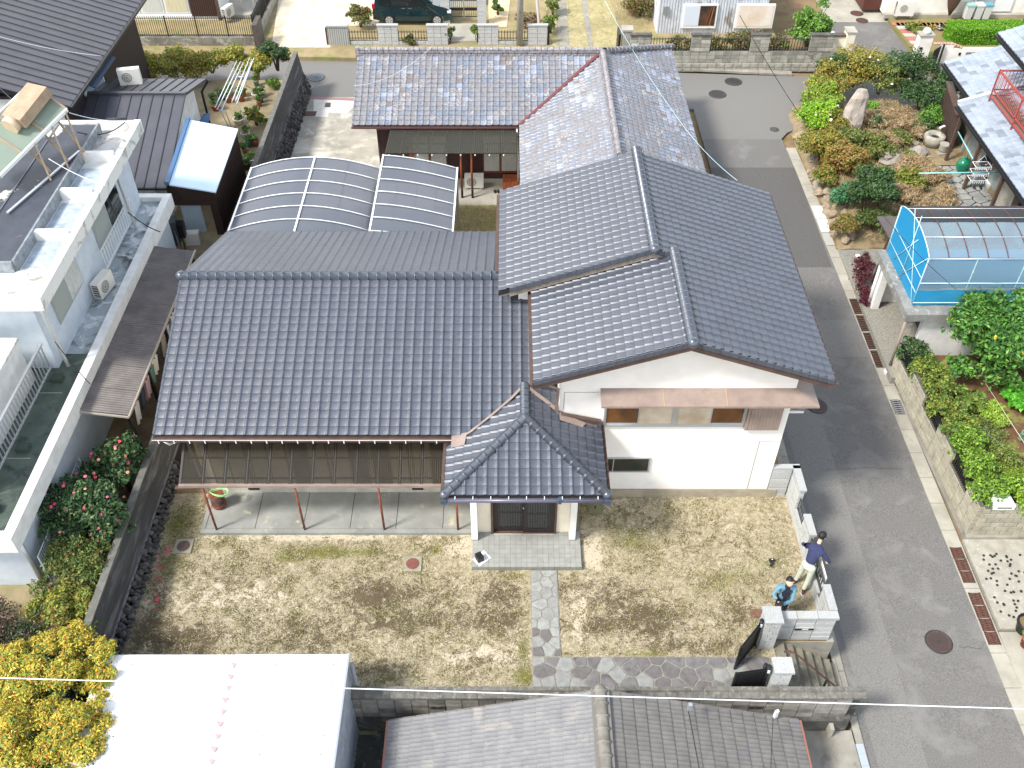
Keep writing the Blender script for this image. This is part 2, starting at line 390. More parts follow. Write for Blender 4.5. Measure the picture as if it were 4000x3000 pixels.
def bush(name, label, cat, c, r, h, n, size, cols, seed, k=12, group=None, stems=5, rs=.45, shell=.5, flowers=None, stem='branch', sq=1., aspect=.5, rad=.025, fsize=.06):
    t = thing(name, label, cat, c, group); bl = clump(c, r, h, k, seed, rs, sq)
    leaf_part(t, 'foliage', bl, n, size, cols, seed, shell=shell, aspect=aspect)
    if stems: part(branches(c, r, h, stems, seed, rad), stem, bark, t)
    if flowers:
        nf, fc = flowers; g = random.Random(seed+5)
        V, F, K = leaf_cloud(bl, nf, .001, [(fc[0],1)], seed+9, shell=.95)
        pts = V[::4]; mb = MB()
        fm = [PETALS(x) for x in fc]
        for i, p in enumerate(pts):
            mb.ball(p, fsize, fsize, fsize*.6, 7, 5, g.randrange(len(fc)))
        part(mb, 'flowers', fm, t, kind='stuff')
    return t
def PETALS(c): return mat('petal_'+c, c, .6)
# ================================================================== the setting
asphalt = mat('asphalt', '767470', .92, c2='595754', scale=30, detail=8, mix=(.35,.65), c3='7c7a76', s3=1.2, m3=(.5,.75), bump=.5, bscale=70)
asphalt_l = mat('asphalt_pale', '7f7d78', .92, c2='64625e', scale=30, detail=8, mix=(.35,.65), bump=.4, bscale=70)
asphalt_d = mat('asphalt_dark', '605e5b', .92, c2='4c4a48', scale=30, mix=(.35,.65), bump=.4, bscale=70)
soil = mat('soil', '8a7355', .95, c2='6d5a40', scale=1.5, c3='6c7038', s3=1.1, m3=(.52,.7), bump=.6, bscale=15)
lawn_dry = mat('dry_lawn', 'a89a6c', .95, c2='8b7d50', scale=3, c3='7f8340', s3=.8, m3=(.52,.68), bump=.6, bscale=22)
def sheet(name, pts, m, kind='structure', thick=.25):
    return setting(MB().prism(pts, (0,0,-thick)), name, m, kind)
# base terrain: one sheet following the slope of the side road
tb = MB(); ys = [-60, 0, 8, 11] + list(np.linspace(13,36,12)) + [45, 60, 120, 400]; xs = [-300, -60, -10.2, 0, 8.2, 14, 30, 60, 300]
vs = [(x, y, zr(y)-.12) for y in ys for x in xs]; nx = len(xs)
tb.add(vs, [(j*nx+i, j*nx+i+1, (j+1)*nx+i+1, (j+1)*nx+i) for j in range(len(ys)-1) for i in range(nx-1)])
setting(tb, 'ground', soil)
def road_strip(name, xa, xb, y0, y1, m, dz=0., n=10, mb=None, xf=None):
    mb0 = mb or MB(); yy = np.linspace(y0, y1, n+1); k = []
    for y in yy:
        a, b = (xa, xb) if xf is None else xf(y)
        k += [(a, y, zr(y)+dz), (b, y, zr(y)+dz)]
    mb0.add(k, [(2*i, 2*i+1, 2*i+3, 2*i+2) for i in range(n)])
    if mb is None: return setting(mb0, name, m)
east = lambda y: 12.72-.017*(y-10)
side_road = road_strip('road', 0, 0, -4, 38.4, asphalt, 0, 30, xf=lambda y: (8.66, east(y)))
# the back road and the lane that climbs away to the north-east
sheet('road', [(-40,42.2,-.5),(-9.6,42.2,-.5),(-9.6,42.1,-.5),(8.66,41.2,-.5),(8.66,38.4,-.5),(12.2,38.4,-.5),(12.6,39.0,-.5),(14.2,40.0,-.5),(17,41,-.5),(45,41.2,-.5),(45,43.6,-.5),(14.1,44.5,-.5),(8.2,44.9,-.5),(-9,47.0,-.5),(-40,47.6,-.5)], asphalt_l)
la, lb, lc, ld = P(3262,243,-.46), P(3600,300,-.46), P(3440,0,-.46), P(3255,0,-.46)
sheet('road', [P(3300,300,-.49), P(3640,305,-.49), P(3470,85,-.49), P(3235,85,-.49)], asphalt)
sheet('road', [P(3235,86,-.485), P(3500,86,-.485), P(3330,-90,-.485), P(3150,-90,-.485)], conc_light)
# road repairs, each a thin sheet above the asphalt
road_strip('road_patch', 8.9, 10.1, 8, 22, asphalt_l, .004, 12)
road_strip('road_patch', 8.7, 12.5, 24.3, 26.2, asphalt_l, .008, 3)
road_strip('road_patch', 8.7, 12.3, 29.2, 36, asphalt_d, .004, 6)
road_strip('road_patch', 10.6, 13.2, 8.0, 9.9, asphalt_d, .006, 2)
# kerb and channel strip of concrete slabs along the east side of the road
for i in range(30):
    y0 = 9.2+i*.98; y1 = y0+.965
    if y0 > 37.6: break
    x0, x1 = east(y0), east(y1)
    tag(setting(MB().hexa([(x0,y0,zr(y0)-.2),(x0+.42,y0,zr(y0)-.2),(x1+.42,y1,zr(y1)-.2),(x1,y1,zr(y1)-.2),(x0,y0,zr(y0)+.03),(x0+.42,y0,zr(y0)+.03),(x1+.42,y1,zr(y1)+.03),(x1,y1,zr(y1)+.03)]), 'kerb_stone', conc_light))
for i in range(14):   # west kerb below the gate and along the wall
    y0 = 9.0+i*1.2; y1 = y0+1.18
    setting(MB().hexa([(8.5,y0,zr(y0)-.2),(8.68,y0,zr(y0)-.2),(8.68,y1,zr(y1)-.2),(8.5,y1,zr(y1)-.2),(8.5,y0,zr(y0)+.05),(8.68,y0,zr(y0)+.05),(8.68,y1,zr(y1)+.05),(8.5,y1,zr(y1)+.05)]), 'kerb_stone', conc)
setting(MB().prism([(-45,47.3,-.48),(-9,46.9,-.48),(-9,47.6,-.48),(-45,47.75,-.48)],(0,0,.03)), 'verge', conc)
for i in range(14):   # kerb under the block wall north of the back road
    a = Vector((14.0,44.52,-.5)).lerp(Vector((-9,47.02,-.5)), i/14); b = Vector((14.0,44.52,-.5)).lerp(Vector((-9,47.02,-.5)), (i+.985)/14)
    setting(MB().prism([a, b, b+Vector((0,.35,0)), a+Vector((0,.35,0))], (0,0,.1)), 'kerb_stone', conc)

for k, (pts, w_) in enumerate(((((10.3,9.0),(10.5,10.0)),.012),(((11.9,13.3),(12.6,13.25)),.012),(((9.8,19.3),(11.0,19.4),(12.4,19.3)),.009),(((10.6,27),(10.7,30),(10.4,34),(10.1,38)),.012))):
    cp = [Vector((a,b,zr(b)+.014)) for a, b in pts]; mb = MB()
    fine = []
    for a, b in zip(cp, cp[1:]): fine += [a.lerp(b,t/6)+Vector((random.uniform(-.03,.03),random.uniform(-.03,.03),0)) for t in range(6)]
    for a, b in zip(fine, fine[1:]): d = (b-a).normalized().cross(Vector((0,0,1)))*w_*.5; mb.add([a-d,b-d,b+d,a+d],[(3,2,1,0)])
    setting(mb, 'road_crack', mat('crack_dark','45433f',.95))
# ------------------------------------------------------------------ front yard
yard_m = bpy.data.materials.new('yard_soil'); yard_m.use_nodes = True
t = yard_m.node_tree; N = t.nodes; Lk = t.links; b = N['Principled BSDF']; b.inputs['Roughness'].default_value = .95
va = N.new('ShaderNodeVertexColor'); va.layer_name = 'Col'; sep = N.new('ShaderNodeSeparateColor'); Lk.new(va.outputs[0], sep.inputs[0])
geo = N.new('ShaderNodeNewGeometry')
def nz(scale, det=6, rough=.65, ds=0):
    n = N.new('ShaderNodeTexNoise'); n.inputs['Scale'].default_value = scale; n.inputs['Detail'].default_value = det; n.inputs['Roughness'].default_value = rough; n.inputs['Distortion'].default_value = ds
    Lk.new(geo.outputs['Position'], n.inputs['Vector']); return n.outputs[0]
def mth(op, a, bb):
    n = N.new('ShaderNodeMath'); n.operation = op
    for i, x in enumerate((a, bb)):
        if isinstance(x, (int,float)): n.inputs[i].default_value = x
        else: Lk.new(x, n.inputs[i])
    return n.outputs[0]
def ramp(x, lo, hi):
    r = N.new('ShaderNodeMapRange'); r.inputs['From Min'].default_value = lo; r.inputs['From Max'].default_value = hi; Lk.new(x, r.inputs[0]); return r.outputs[0]
def mx(f, A, B):
    x = N.new('ShaderNodeMix'); x.data_type = 'RGBA'; Lk.new(f, x.inputs[0])
    for v, i in ((A,6),(B,7)):
        if isinstance(v, str): x.inputs[i].default_value = (*lin(v), 1)
        else: Lk.new(v, x.inputs[i])
    return x.outputs[2]
n1 = nz(1.1, 8, .7, .3); n2 = nz(7, 8, .75); n3 = nz(28, 6, .7)
col = mx(ramp(n2, .42, .58), '94896d', 'b8ad93')
col = mx(ramp(n3, .5, .62), col, '766c4c')
d1 = mth('ADD', mth('MULTIPLY', sep.outputs[0], 1.0), mth('MULTIPLY', mth('SUBTRACT', nz(3.2, 8, .85, .8), .5), 3.6))
col = mx(ramp(mth('ADD', d1, mth('MULTIPLY', mth('SUBTRACT', n3, .5), 1.8)), .16, .5), col, '5a4e3a')
d2 = mth('ADD', sep.outputs[1], mth('MULTIPLY', mth('SUBTRACT', n2, .5), 2.0))
col = mx(ramp(d2, .3, .8), col, '6c6a30')
col = mx(ramp(mth('SUBTRACT', nz(3.8, 8, .72, .8), mth('MULTIPLY', sep.outputs[2], -.35)), .58, .66), col, 'bfb39b')
Lk.new(col, b.inputs['Base Color'])
bp = N.new('ShaderNodeBump'); bp.inputs['Strength'].default_value = .8; bp.inputs['Distance'].default_value = .04; Lk.new(n3, bp.inputs['Height']); Lk.new(bp.outputs[0], b.inputs['Normal'])
G = .12; gx = np.arange(-9.7, 7.95, G); gy = np.arange(11.4, 17.6, G); X, Y = np.meshgrid(gx, gy)
def blob(lst):
    W = np.zeros_like(X)
    for u, v, ru, rv, a in lst:
        p = P(u, v); W = np.maximum(W, a*np.exp(-(((X-p.x)/(ru/150))**2+((Y-p.y)/(rv/125))**2)))
    return W
dark = blob([(1480,2330,170,70,.75),(1950,2330,90,60,.7),(1930,2420,110,60,.65),(1580,2430,230,60,.6),(1680,2390,300,90,.4),(2500,2400,140,60,.8),(2400,2330,160,60,.5),(2350,2440,120,40,.65),(2560,2450,120,50,.7),(1200,2480,220,80,.45),(700,2500,190,70,.7),(620,2420,60,80,.5),(2880,2400,70,50,.55),(900,2300,200,80,.25),(2650,2530,150,30,.4),(640,2250,60,150,.35),(1850,2580,120,40,.4),(1480,2620,100,60,.4),(2200,2300,60,50,.4),(2750,2100,250,80,.15),(560,2480,50,80,.8),(2860,2530,90,40,.5)])
green = blob([(1250,2160,200,30,.85),(1140,2180,120,30,.7),(1420,2160,110,22,.75),(700,2050,70,90,.8),(660,2200,60,80,.6),(1700,2150,25,25,.9),(2000,2250,60,12,.9),(2040,2540,25,70,.7),(1500,2650,70,25,.5),(2480,2120,120,60,.55),(2400,2080,60,40,.5),(2820,2270,100,50,.6),(2520,2560,100,20,.7),(2900,2250,100,30,.5),(1100,2300,260,60,.3),(2060,2640,60,40,.9),(2230,2460,40,20,.5),(860,2120,80,30,.55),(2990,2200,80,40,.45),(2100,2300,15,50,.5),(3080,2300,70,60,.4),(1300,2420,200,60,.2),(2700,2280,200,80,.2),(1760,2500,200,80,.15)])
bare = blob([(1850,2130,120,50,1),(2310,2150,40,90,1),(1250,2100,400,14,.8),(2260,2400,30,80,.8),(2400,1970,100,30,.5),(900,2330,260,60,.4),(1880,2550,200,40,.4)])
V = np.stack([X, Y, .012*np.sin(X*5.1+np.cos(Y*4))*np.cos(Y*6.3)+rng.normal(size=X.shape)*.006], -1).reshape(-1,3)
ny_, nx_ = X.shape; I = np.arange(ny_*nx_).reshape(ny_, nx_)
F = np.stack([I[:-1,:-1], I[:-1,1:], I[1:,1:], I[1:,:-1]], -1).reshape(-1,4); F = F[~((V[F[:,2],0] > 6.62) & (V[F[:,0],1] < 12.78))]
yme = npmesh('yard', V, F, yard_m, smooth=True)
a = yme.color_attributes.new('Col', 'FLOAT_COLOR', 'POINT'); cc = np.ones((len(V),4), np.float32); cc[:,0] = dark.ravel(); cc[:,1] = green.ravel(); cc[:,2] = bare.ravel(); a.data.foreach_set('color', cc.ravel())
yo = bpy.data.objects.new('yard', yme); C.objects.link(yo); tag(yo, kind='structure')
setting(MB().box(-9.7,6.6,11.36,30,-1.4,-.05).box(6.601,8.0,12.8,30,-1.4,-.05), 'yard_fill', soil)
# grass and straw on the yard
def vnoise(x, y, sc_, seed):
    g = np.random.default_rng(seed).random((64,64)); u, v = (x*sc_+500)%63, (y*sc_+500)%63; i, j = u.astype(int), v.astype(int); a, b = u-i, v-j; a = a*a*(3-2*a); b = b*b*(3-2*b)
    return (g[i,j]*(1-a)+g[(i+1)%64,j]*a)*(1-b)+(g[i,(j+1)%64]*(1-a)+g[(i+1)%64,(j+1)%64]*a)*b
def blades(name, n, wfun, cols, L, seed, z=0.0, area=(-9.6,7.8,11.5,17.4), flat=.55, mats=None, zf=None):
    g = np.random.default_rng(seed); x = g.uniform(area[0], area[1], n*4); y = g.uniform(area[2], area[3], n*4)
    k = wfun(x, y) > g.random(n*4); x, y = x[k][:n], y[k][:n]; n = len(x); zz = np.full(n, z) if zf is None else zf(x, y)
    d = g.normal(size=(n,3)); d[:,2] = np.abs(d[:,2])*flat+.12; d /= np.linalg.norm(d,axis=1)[:,None]
    s = np.cross(d, [0,0,1.]); s /= np.linalg.norm(s,axis=1)[:,None]; l = L*(.5+g.random(n))[:,None]; wd = .0045+.004*g.random(n)[:,None]
    p = np.stack([x,y,zz],1); V = np.stack([p-s*wd, p+s*wd, p+d*l+s*wd*.4, p+d*l-s*wd*.4], 1).reshape(-1,3)
    W = np.array([c[1] for c in cols]); ci = g.choice(len(cols), n, p=W/W.sum()); K = np.array([lin(c[0]) for c in cols])[ci]*(.7+.6*g.random(n))[:,None]
    me = npmesh(name, V, np.arange(4*n).reshape(-1,4), mats or STRAW, col=np.clip(K,0,1)); o = bpy.data.objects.new(name, me); C.objects.link(o); return tag(o, kind='stuff')
def samp(W):
    def f(x, y):
        i = np.clip(((y-11.4)/G).astype(int), 0, ny_-1); j = np.clip(((x+9.7)/G).astype(int), 0, nx_-1); return W[i,j]
    return f
def offpath(f):
    def g_(x, y):
        k = ((x > .5)&(x < 1.35)&(y < 15))|((x > .5)&(y < 12.35))|((x > -8.6)&(x < -1)&(y > 16))|((x > -1.05)&(x < 1.95)&(y > 14.85))|(x > 7.75)|((x > 6.5)&(y < 12.85))
        return np.where(k, 0, f(x, y))
    return g_
blades('dry_grass', 42000, offpath(lambda x, y: np.clip((.5*vnoise(x,y,2.2,1)+.5*vnoise(x,y,5.5,2)-.42)*3.2,0,1)*(1-.7*samp(bare)(x,y))), [('a89d78',3),('857b4f',3),('6d653c',3),('c2b798',2),('57503a',2),('6f7040',2)], .05, 3)
blades('moss', 26000, offpath(lambda x, y: np.clip((samp(dark)(x,y)*.8+.15)*np.clip((vnoise(x,y,3.5,5)*.6+vnoise(x,y,8,6)*.4-.4)*4,0,1),0,1)), [('5c4a30',2),('6b5a3a',2),('463a28',2)], .035, 4)
blades('green_grass', 34000, offpath(lambda x, y: samp(green)(x,y)**1.5+.06), [('7f7a33',3),('6c7030',3),('8f8a45',2),('55702c',1)], .05, 5)
# pebbles and bits of litter lying on the yard
pb = MB(); g = random.Random(3)
for i in range(500):
    x, y = g.uniform(-9.3,7.6), g.uniform(11.6,17.2)
    if offpath(lambda a, b: a*0+1)(np.array([x]), np.array([y]))[0] == 0: continue
    r = g.uniform(.008,.02); pb.ball((x,y,r*.5), r, r*g.uniform(.6,1), r*.6, 5, 4)
setting(pb, 'gravel', mat('pebble', 'cfc9bb', .8, c2='a39c8c', scale=3), 'stuff')

# ------------------------------------------------------------------ crazy paving path: each flagstone a piece
flag_m = [mat('flagstone_dark', '62605e', .8, c2='747270', scale=6, c3='4d4645', s3=2, bump=.5, bscale=25), mat('flagstone_grey', '7e7f7c', .8, c2='8f908c', scale=6, bump=.4, bscale=25), mat('flagstone_pale', '989a96', .8, c2='84857f', scale=7, bump=.4, bscale=25), mat('flagstone_purple', '5e5a58', .8, c2='6c6866', scale=7, bump=.5, bscale=25)]
mortar = mat('mortar', '77736a', .95, c2='8f8a7c', scale=10, bump=.3)
path = setting(MB().box(.56,1.28,12.3,14.87,-.2,.018).box(.56,6.45,11.42,12.299,-.2,.018), 'path', mortar)
def voronoi(x0, x1, y0, y1, cell, seed):
    g = random.Random(seed); pts = []
    for _ in range(4000):
        p = (g.uniform(x0,x1), g.uniform(y0,y1))
        if all((p[0]-q[0])**2+(p[1]-q[1])**2 > (cell*.72)**2 for q in pts): pts.append(p)
    out = []
    for p in pts:
        poly = [(x0,y0),(x1,y0),(x1,y1),(x0,y1)]
        for q in pts:
            if q == p or (q[0]-p[0])**2+(q[1]-p[1])**2 > (cell*4)**2: continue
            mxx, myy = (p[0]+q[0])/2, (p[1]+q[1])/2; nx, ny = q[0]-p[0], q[1]-p[1]; new = []
            for i in range(len(poly)):
                a, bq = poly[i], poly[(i+1)%len(poly)]; da = (a[0]-mxx)*nx+(a[1]-myy)*ny; db = (bq[0]-mxx)*nx+(bq[1]-myy)*ny
                if da <= 0: new.append(a)
                if da*db < 0: tt = da/(da-db); new.append((a[0]+(bq[0]-a[0])*tt, a[1]+(bq[1]-a[1])*tt))
            poly = new
            if len(poly) < 3: break
        if len(poly) >= 3: out.append((p, poly))
    return out
def flags(par, x0, x1, y0, y1, cell, seed, mats, zt=.03, name='flagstone', gap=.012, off=0.):
    g = random.Random(seed)
    for p, poly in voronoi(x0, x1, y0, y1, cell, seed):
        cx = sum(q[0] for q in poly)/len(poly); cy = sum(q[1] for q in poly)/len(poly); pts = []
        m = len(poly)
        for i in range(m):
            a, bq = poly[i], poly[(i+1)%m]
            for tt in (.12,.5,.88):
                x = a[0]+(bq[0]-a[0])*tt; y = a[1]+(bq[1]-a[1])*tt; d = math.hypot(x-cx, y-cy)+1e-6; s = max(.3, 1-gap/d-g.random()*.05)
                pts.append((cx+(x-cx)*s, cy+(y-cy)*s))
        z = off+zt+g.uniform(-.005,.006); mb = MB(); n = len(pts)
        mb.add([(x,y,off-.01) for x,y in pts]+[(x,y,z-.006) for x,y in pts]+[(cx+(x-cx)*.94,cy+(y-cy)*.94,z) for x,y in pts],
               [(i,(i+1)%n,(i+1)%n+n,i+n) for i in range(n)]+[(i+n,(i+1)%n+n,(i+1)%n+2*n,i+2*n) for i in range(n)]+[tuple(range(2*n,3*n))])
        part(mb, name, g.choice(mats) if not callable(mats) else mats(cx, cy, g), par)
def pathmat(x, y, g):
    if y > 13.3: return g.choice([flag_m[1],flag_m[2],flag_m[1]])
    if y > 12.3: return g.choice([flag_m[1],flag_m[2],flag_m[3]])
    return g.choice([flag_m[0],flag_m[0],flag_m[1],flag_m[3]])
flags(path, .565, 1.275, 12.3, 14.86, .36, 21, pathmat)
flags(path, .565, 6.44, 11.43, 12.29, .44, 22, pathmat)
# yard covers: manhole frames with round lids, square cover, paper with black case, dropped black tool
def yard_manhole(u, v, label, lidm):
    p = P(u, v); t = thing('drain_cover', label, 'drain cover', p, 'drain covers in the front yard')
    part(MB().box(p.x-.24,p.x+.24,p.y-.24,p.y+.24,-.05,.035), 'frame', mat('cover_frame', '9a9684', .9, c2='847f6c', scale=6, bump=.3), t)
    mb = MB().lathe((p.x,p.y,.035), [(.175,0),(.175,.012),(.165,.016)], 20)
    for k in range(-3,4): mb.box(p.x-.12, p.x+.12, p.y+k*.04-.008, p.y+k*.04+.008, .05, .056)
    part(mb, 'lid', lidm, t)
yard_manhole(718, 2136, 'small drain cover with dark brown round lid near the left end of the concrete slab', mat('lid_dark', '4f3f3a', .7, c2='5e4d46', scale=12))
yard_manhole(1612, 2205, 'small drain cover with reddish round lid in the middle of the dry lawn', mat('lid_red', '7d4b42', .7, c2='6d423b', scale=12))
p = P(2325, 1986); t = thing('square_cover', 'small square grey-green concrete cover with a slot beside the porch', 'drain cover', p)
part(MB().box(p.x-.2,p.x+.2,p.y-.2,p.y+.2,-.05,.04), 'slab', mat('mossy_concrete', '7f7c5f', .9, c2='686a4c', scale=9), t)
part(MB().box(p.x-.015,p.x+.015,p.y-.06,p.y+.05,.04,.046), 'slot', black_metal, t)
p = P(2965, 2397); t = MB().box(p.x-.22,p.x+.24,p.y-.12,p.y+.12,-.02,.02)
solo(t, 'iron_cover', mat('rust_plate', '7a5a48', .8, c2='5f4435', scale=9, bump=.3), p, 'rusty brown rectangular plate in the grass beside the gate pillar', 'cover plate')
# ================================================================== main house
H = thing('tiled_house', 'white two-storey house with blue-grey glazed tile roofs and a hipped porch roof in the middle', 'house', (0,17.5,0))
RW = Roof(.265, .235)
sl_ = .37; c1 = 1/math.hypot(1,sl_); s1 = sl_*c1
# one-storey wing
ye, ze, yr = 16.83, 3.2, 21.35; zrg = ze+sl_*(yr-ye)
x0m, x1m = -9.2, 1.35
nr = int(round((yr-ye)/c1/.235))
RW.field((x0m,ye,ze), (1,0,0), (0,c1,s1), 40, nr, clips=[((-1.15,ye,0), (-.56,.83,0)), ((1.3,0,0), (-1,0,0))])
# re-use: the part of the front slope right of the valley is cut along the porch roof; the strip left of it is whole
RW.field((.3,2*yr-ye,ze), (-1,0,0), (0,-c1,s1), 36, nr, clips=[((-.3,0,0), (-1,0,0))])
deck = MB()
deck.prism([(x0m,ye,ze-.02),(-1.15,ye,ze-.02),(.4,18.9,ze-.02+sl_*2.05),(1.3,18.9,ze-.02+sl_*2.05),(1.3,yr,zrg-.02),(x0m,yr,zrg-.02)], (0,0,-.1))
deck.prism([(x0m,yr+.001,zrg-.02),(1.3,yr+.001,zrg-.02),(1.3,2*yr-ye,ze-.02),(x0m,2*yr-ye,ze-.02)], (0,0,-.1))
part(deck, 'roof_deck', black_under, H)
ridge_run(H, (x0m-.02,yr,zrg), (.05,yr,zrg), .265, .145, cap_m, .05, (0,), collar=.024)
for i, a in enumerate(np.arange(0, (yr-ye)/c1, .235)):   # verge tiles on the left edge
    for sgn in (1,-1):
        y = ye+a*c1 if sgn > 0 else 2*yr-ye-a*c1; z = ze+a*s1
        if sgn > 0 or i % 1 == 0:
            mb = MB().hexa([(x0m-.05,y,z-.16),(x0m+.02,y,z-.16),(x0m+.02,y+sgn*.24*c1,z+.24*s1-.16),(x0m-.05,y+sgn*.24*c1,z+.24*s1-.16),(x0m-.05,y,z+.05),(x0m+.02,y,z+.05),(x0m+.02,y+sgn*.24*c1,z+.24*s1+.03),(x0m-.05,y+sgn*.24*c1,z+.24*s1+.03)])
            part(mb, 'verge_tile', tile_blue, H)
# walls of the wing, gable, eaves
wl = MB(); wl.box(-8.6,1.3,17.52,25.1,.32,3.1)
wl.prism([(-8.6,17.52,3.1),(-8.6,25.1,3.1),(-8.6,yr,4.55)], (.2,0,0))
part(wl, 'wall', cream, H)
fd = MB().box(-8.62,1.3,17.49,17.518,0,.4).box(-8.62,-8.602,17.5,25.1,-.3,.4); part(fd, 'foundation', mat('foundation_cement','c9c4b8',.9,c2='b0ab9e',scale=3), H)
for u in (993, 1632):
    p = PY(u, 1912, 17.488); part(MB().box(p.x-.16,p.x+.16,17.47,17.487,.22,.33), 'vent', black_metal, H)
wood_m = mat('window_wood', '8d7650', .6, c2='7c6745', scale=6)
for i in range(6):   # sliding windows behind the canopy
    xa = -8.3+i*1.12
    wnd = part(MB().box(xa,xa+1.06,17.46,17.5,.42,2.3), 'window', wood_m, H)
    for k in (0,1): part(MB().box(xa+.05+k*.5,xa+.5+k*.5,17.45,17.458,.5,2.22), 'pane', glass_pale if i < 2 else [glass_brown, glass_pale][(i+k)%2], wnd)
part(MB().box(x0m,-1.2,ye+.02,17.5,ze-.17,ze-.13), 'soffit', brown_dark, H)
part(MB().box(x0m,-1.2,ye-.01,ye+.02,ze-.2,ze-.05), 'fascia', brown_dark, H)
gut = part(MB().box(x0m-.05,-1.35,ye-.12,ye-.02,ze-.14,ze-.07).box(x0m-.05,-1.35,ye-.125,ye-.115,ze-.075,ze-.055,1), 'gutter', [brown_dark, mat('gutter_rim','d8cfc9',.4)], H)
for i in range(20):
    part(MB().box(x0m+.1+i*.4,x0m+.125+i*.4,ye-.14,ye-.126,ze-.17,ze-.06), 'gutter_hook', white_metal, gut)
part(MB().tube([(-8.95,ye-.1,ze-.12),(-8.9,ye,ze-.35),(-8.7,17.4,2.5),(-8.68,17.45,.1)], .035, 6), 'downpipe', white_metal, H)
# concrete slab terrace in front: six poured bays
xs = [-8.42,-7.05,-5.72,-4.42,-3.15,-1.85,-1.03]; SM = mat('terrace_concrete','94958f',.75,c2='7c7d78',scale=1.1,c3='b3a98c',s3=2.6,m3=(.62,.72),bump=.1)
for a, bq in zip(xs, xs[1:]): part(MB().box(a+.008,bq-.008,16.2,17.488,-.1,.1), 'slab', SM, H)
part(MB().box(-8.54,-1.03,16.04,16.192,-.1,.1).box(-8.54,-8.43,16.2,17.48,-.1,.1), 'slab_edge', SM, H)
# corrugated see-through canopy
CAN = clearmat('smoked_sheet', '48443b', .55, .2); CAN2 = clearmat('smoked_sheet_old', '55554b', .5, .25)
def corrugated(a, b, c, d, n, m, amp=.012):   # a-b low edge (left,right), d-c high edge
    a, b, c, d = map(Vector, (a,b,c,d)); mb = MB(); k = n*2; V = []
    for i in range(k+1):
        t = i/k; dz = Vector((0,0,amp if i%2 else -amp)); V += [a.lerp(b,t)+dz, d.lerp(c,t)+dz]
    mb.add(V, [(2*i,2*i+2,2*i+3,2*i+1) for i in range(k)]); return mb
def canopy(T, A, B, Cc, D, npan, m, bar, purl=(.33,.66), post=None, ncor=7, barw=.045, white_dots=False):
    A, B, Cc, D = map(Vector, (A,B,Cc,D)); up = Vector((0,0,.03))
    for i in range(npan):
        t0, t1 = i/npan, (i+1)/npan
        part(corrugated(A.lerp(B,t0),A.lerp(B,t1),D.lerp(Cc,t1),D.lerp(Cc,t0), ncor, m), 'roof_panel', m, T)
    for i in range(npan+1): t0 = i/npan; part(MB().beam(A.lerp(B,t0)-up,D.lerp(Cc,t0)-up, barw, .045), 'rafter', bar, T)
    for q in purl: part(MB().beam(A.lerp(D,q)-up*1.6,B.lerp(Cc,q)-up*1.6, .04, .04), 'purlin', bar, T)
cbar = mat('canopy_bar', '2b2928', .6); 
A, B, Cc, D = (-8.66,16.2,2.02),(-1.74,16.2,2.02),(-1.74,17.46,2.72),(-8.66,17.46,2.72)
canopy(H, A, B, Cc, D, 12, CAN, cbar, (.12,.5,.85), ncor=10, barw=.085)
part(MB().box(-8.7,-1.72,16.12,16.2,1.93,2.01), 'canopy_gutter', brown_sheet, H)
part(MB().box(-8.8,-8.3,16.1,16.2,1.88,1.93), 'gutter_end', brown_dark, H)
for x in (-8.1,-5.66,-3.46,-1.42): part(MB().tube([(x,16.16,.1),(x,16.16,1.93)], .032, 8), 'post', redbrown, H)

# porch
ztop = .15; SPX = (-1.6, 2.4); py, pz, psl = 14.96, 3.05, .335; c2_ = 1/math.hypot(1,psl); s2_ = psl*c2_; xc = .4; ap = Vector((xc, py+2.0, pz+psl*2.0)); yb = 18.25
nrw = int(round(2.0/c2_/.235))
RW.field((SPX[0]-.0,py,pz), (1,0,0), (0,c2_,s2_), 16, nrw+1, clips=[((SPX[0],py,0),(1,-1,0)), ((SPX[1],py,0),(-1,-1,0))])
# west slope: runs back to the main roof along the valley
RW.field((SPX[0],yb,pz), (0,-1,0), (c2_,0,s2_), 14, nrw+1, clips=[((SPX[0],py,0),(-1,1,0)), ((-1.15,16.83,0),(.56,-.83,0)) , ((xc,0,0),(-1,0,0))])
RW.field((SPX[1],py,pz), (0,1,0), (-c2_,0,s2_), 14, nrw+1, clips=[((SPX[1],py,0),(1,1,0)), ((2.6,17.3,0),(-.62,-.95,0)) , ((xc,0,0),(1,0,0))])
pd = MB(); q = .03
pd.prism([(SPX[0],py,pz-q),(SPX[1],py,pz-q),(ap.x,ap.y,ap.z-q)], (0,0,-.08))
pd.prism([(SPX[0],py+.001,pz-q),(ap.x-.001,ap.y,ap.z-q),(ap.x-.001,yb,ap.z-q),(-.9,17.1,pz+.7*psl-q-.02),(SPX[0],17.0,pz-q)], (0,0,-.08))
pd.prism([(SPX[1],py+.001,pz-q),(SPX[1],17.42,pz-q),(ap.x+.001,18.6,ap.z-q),(ap.x+.001,ap.y,ap.z-q)], (0,0,-.08))
part(pd, 'porch_deck', black_under, H)
for cx_ in (SPX[0], SPX[1]): ridge_run(H, (cx_,py,pz), ap, .235, .12, cap_m, .035, (0,), name='hip_tile', collar=.024)
ridge_run(H, ap, (xc,yb-.1,ap.z), .235, .12, cap_m, .04, (0,))
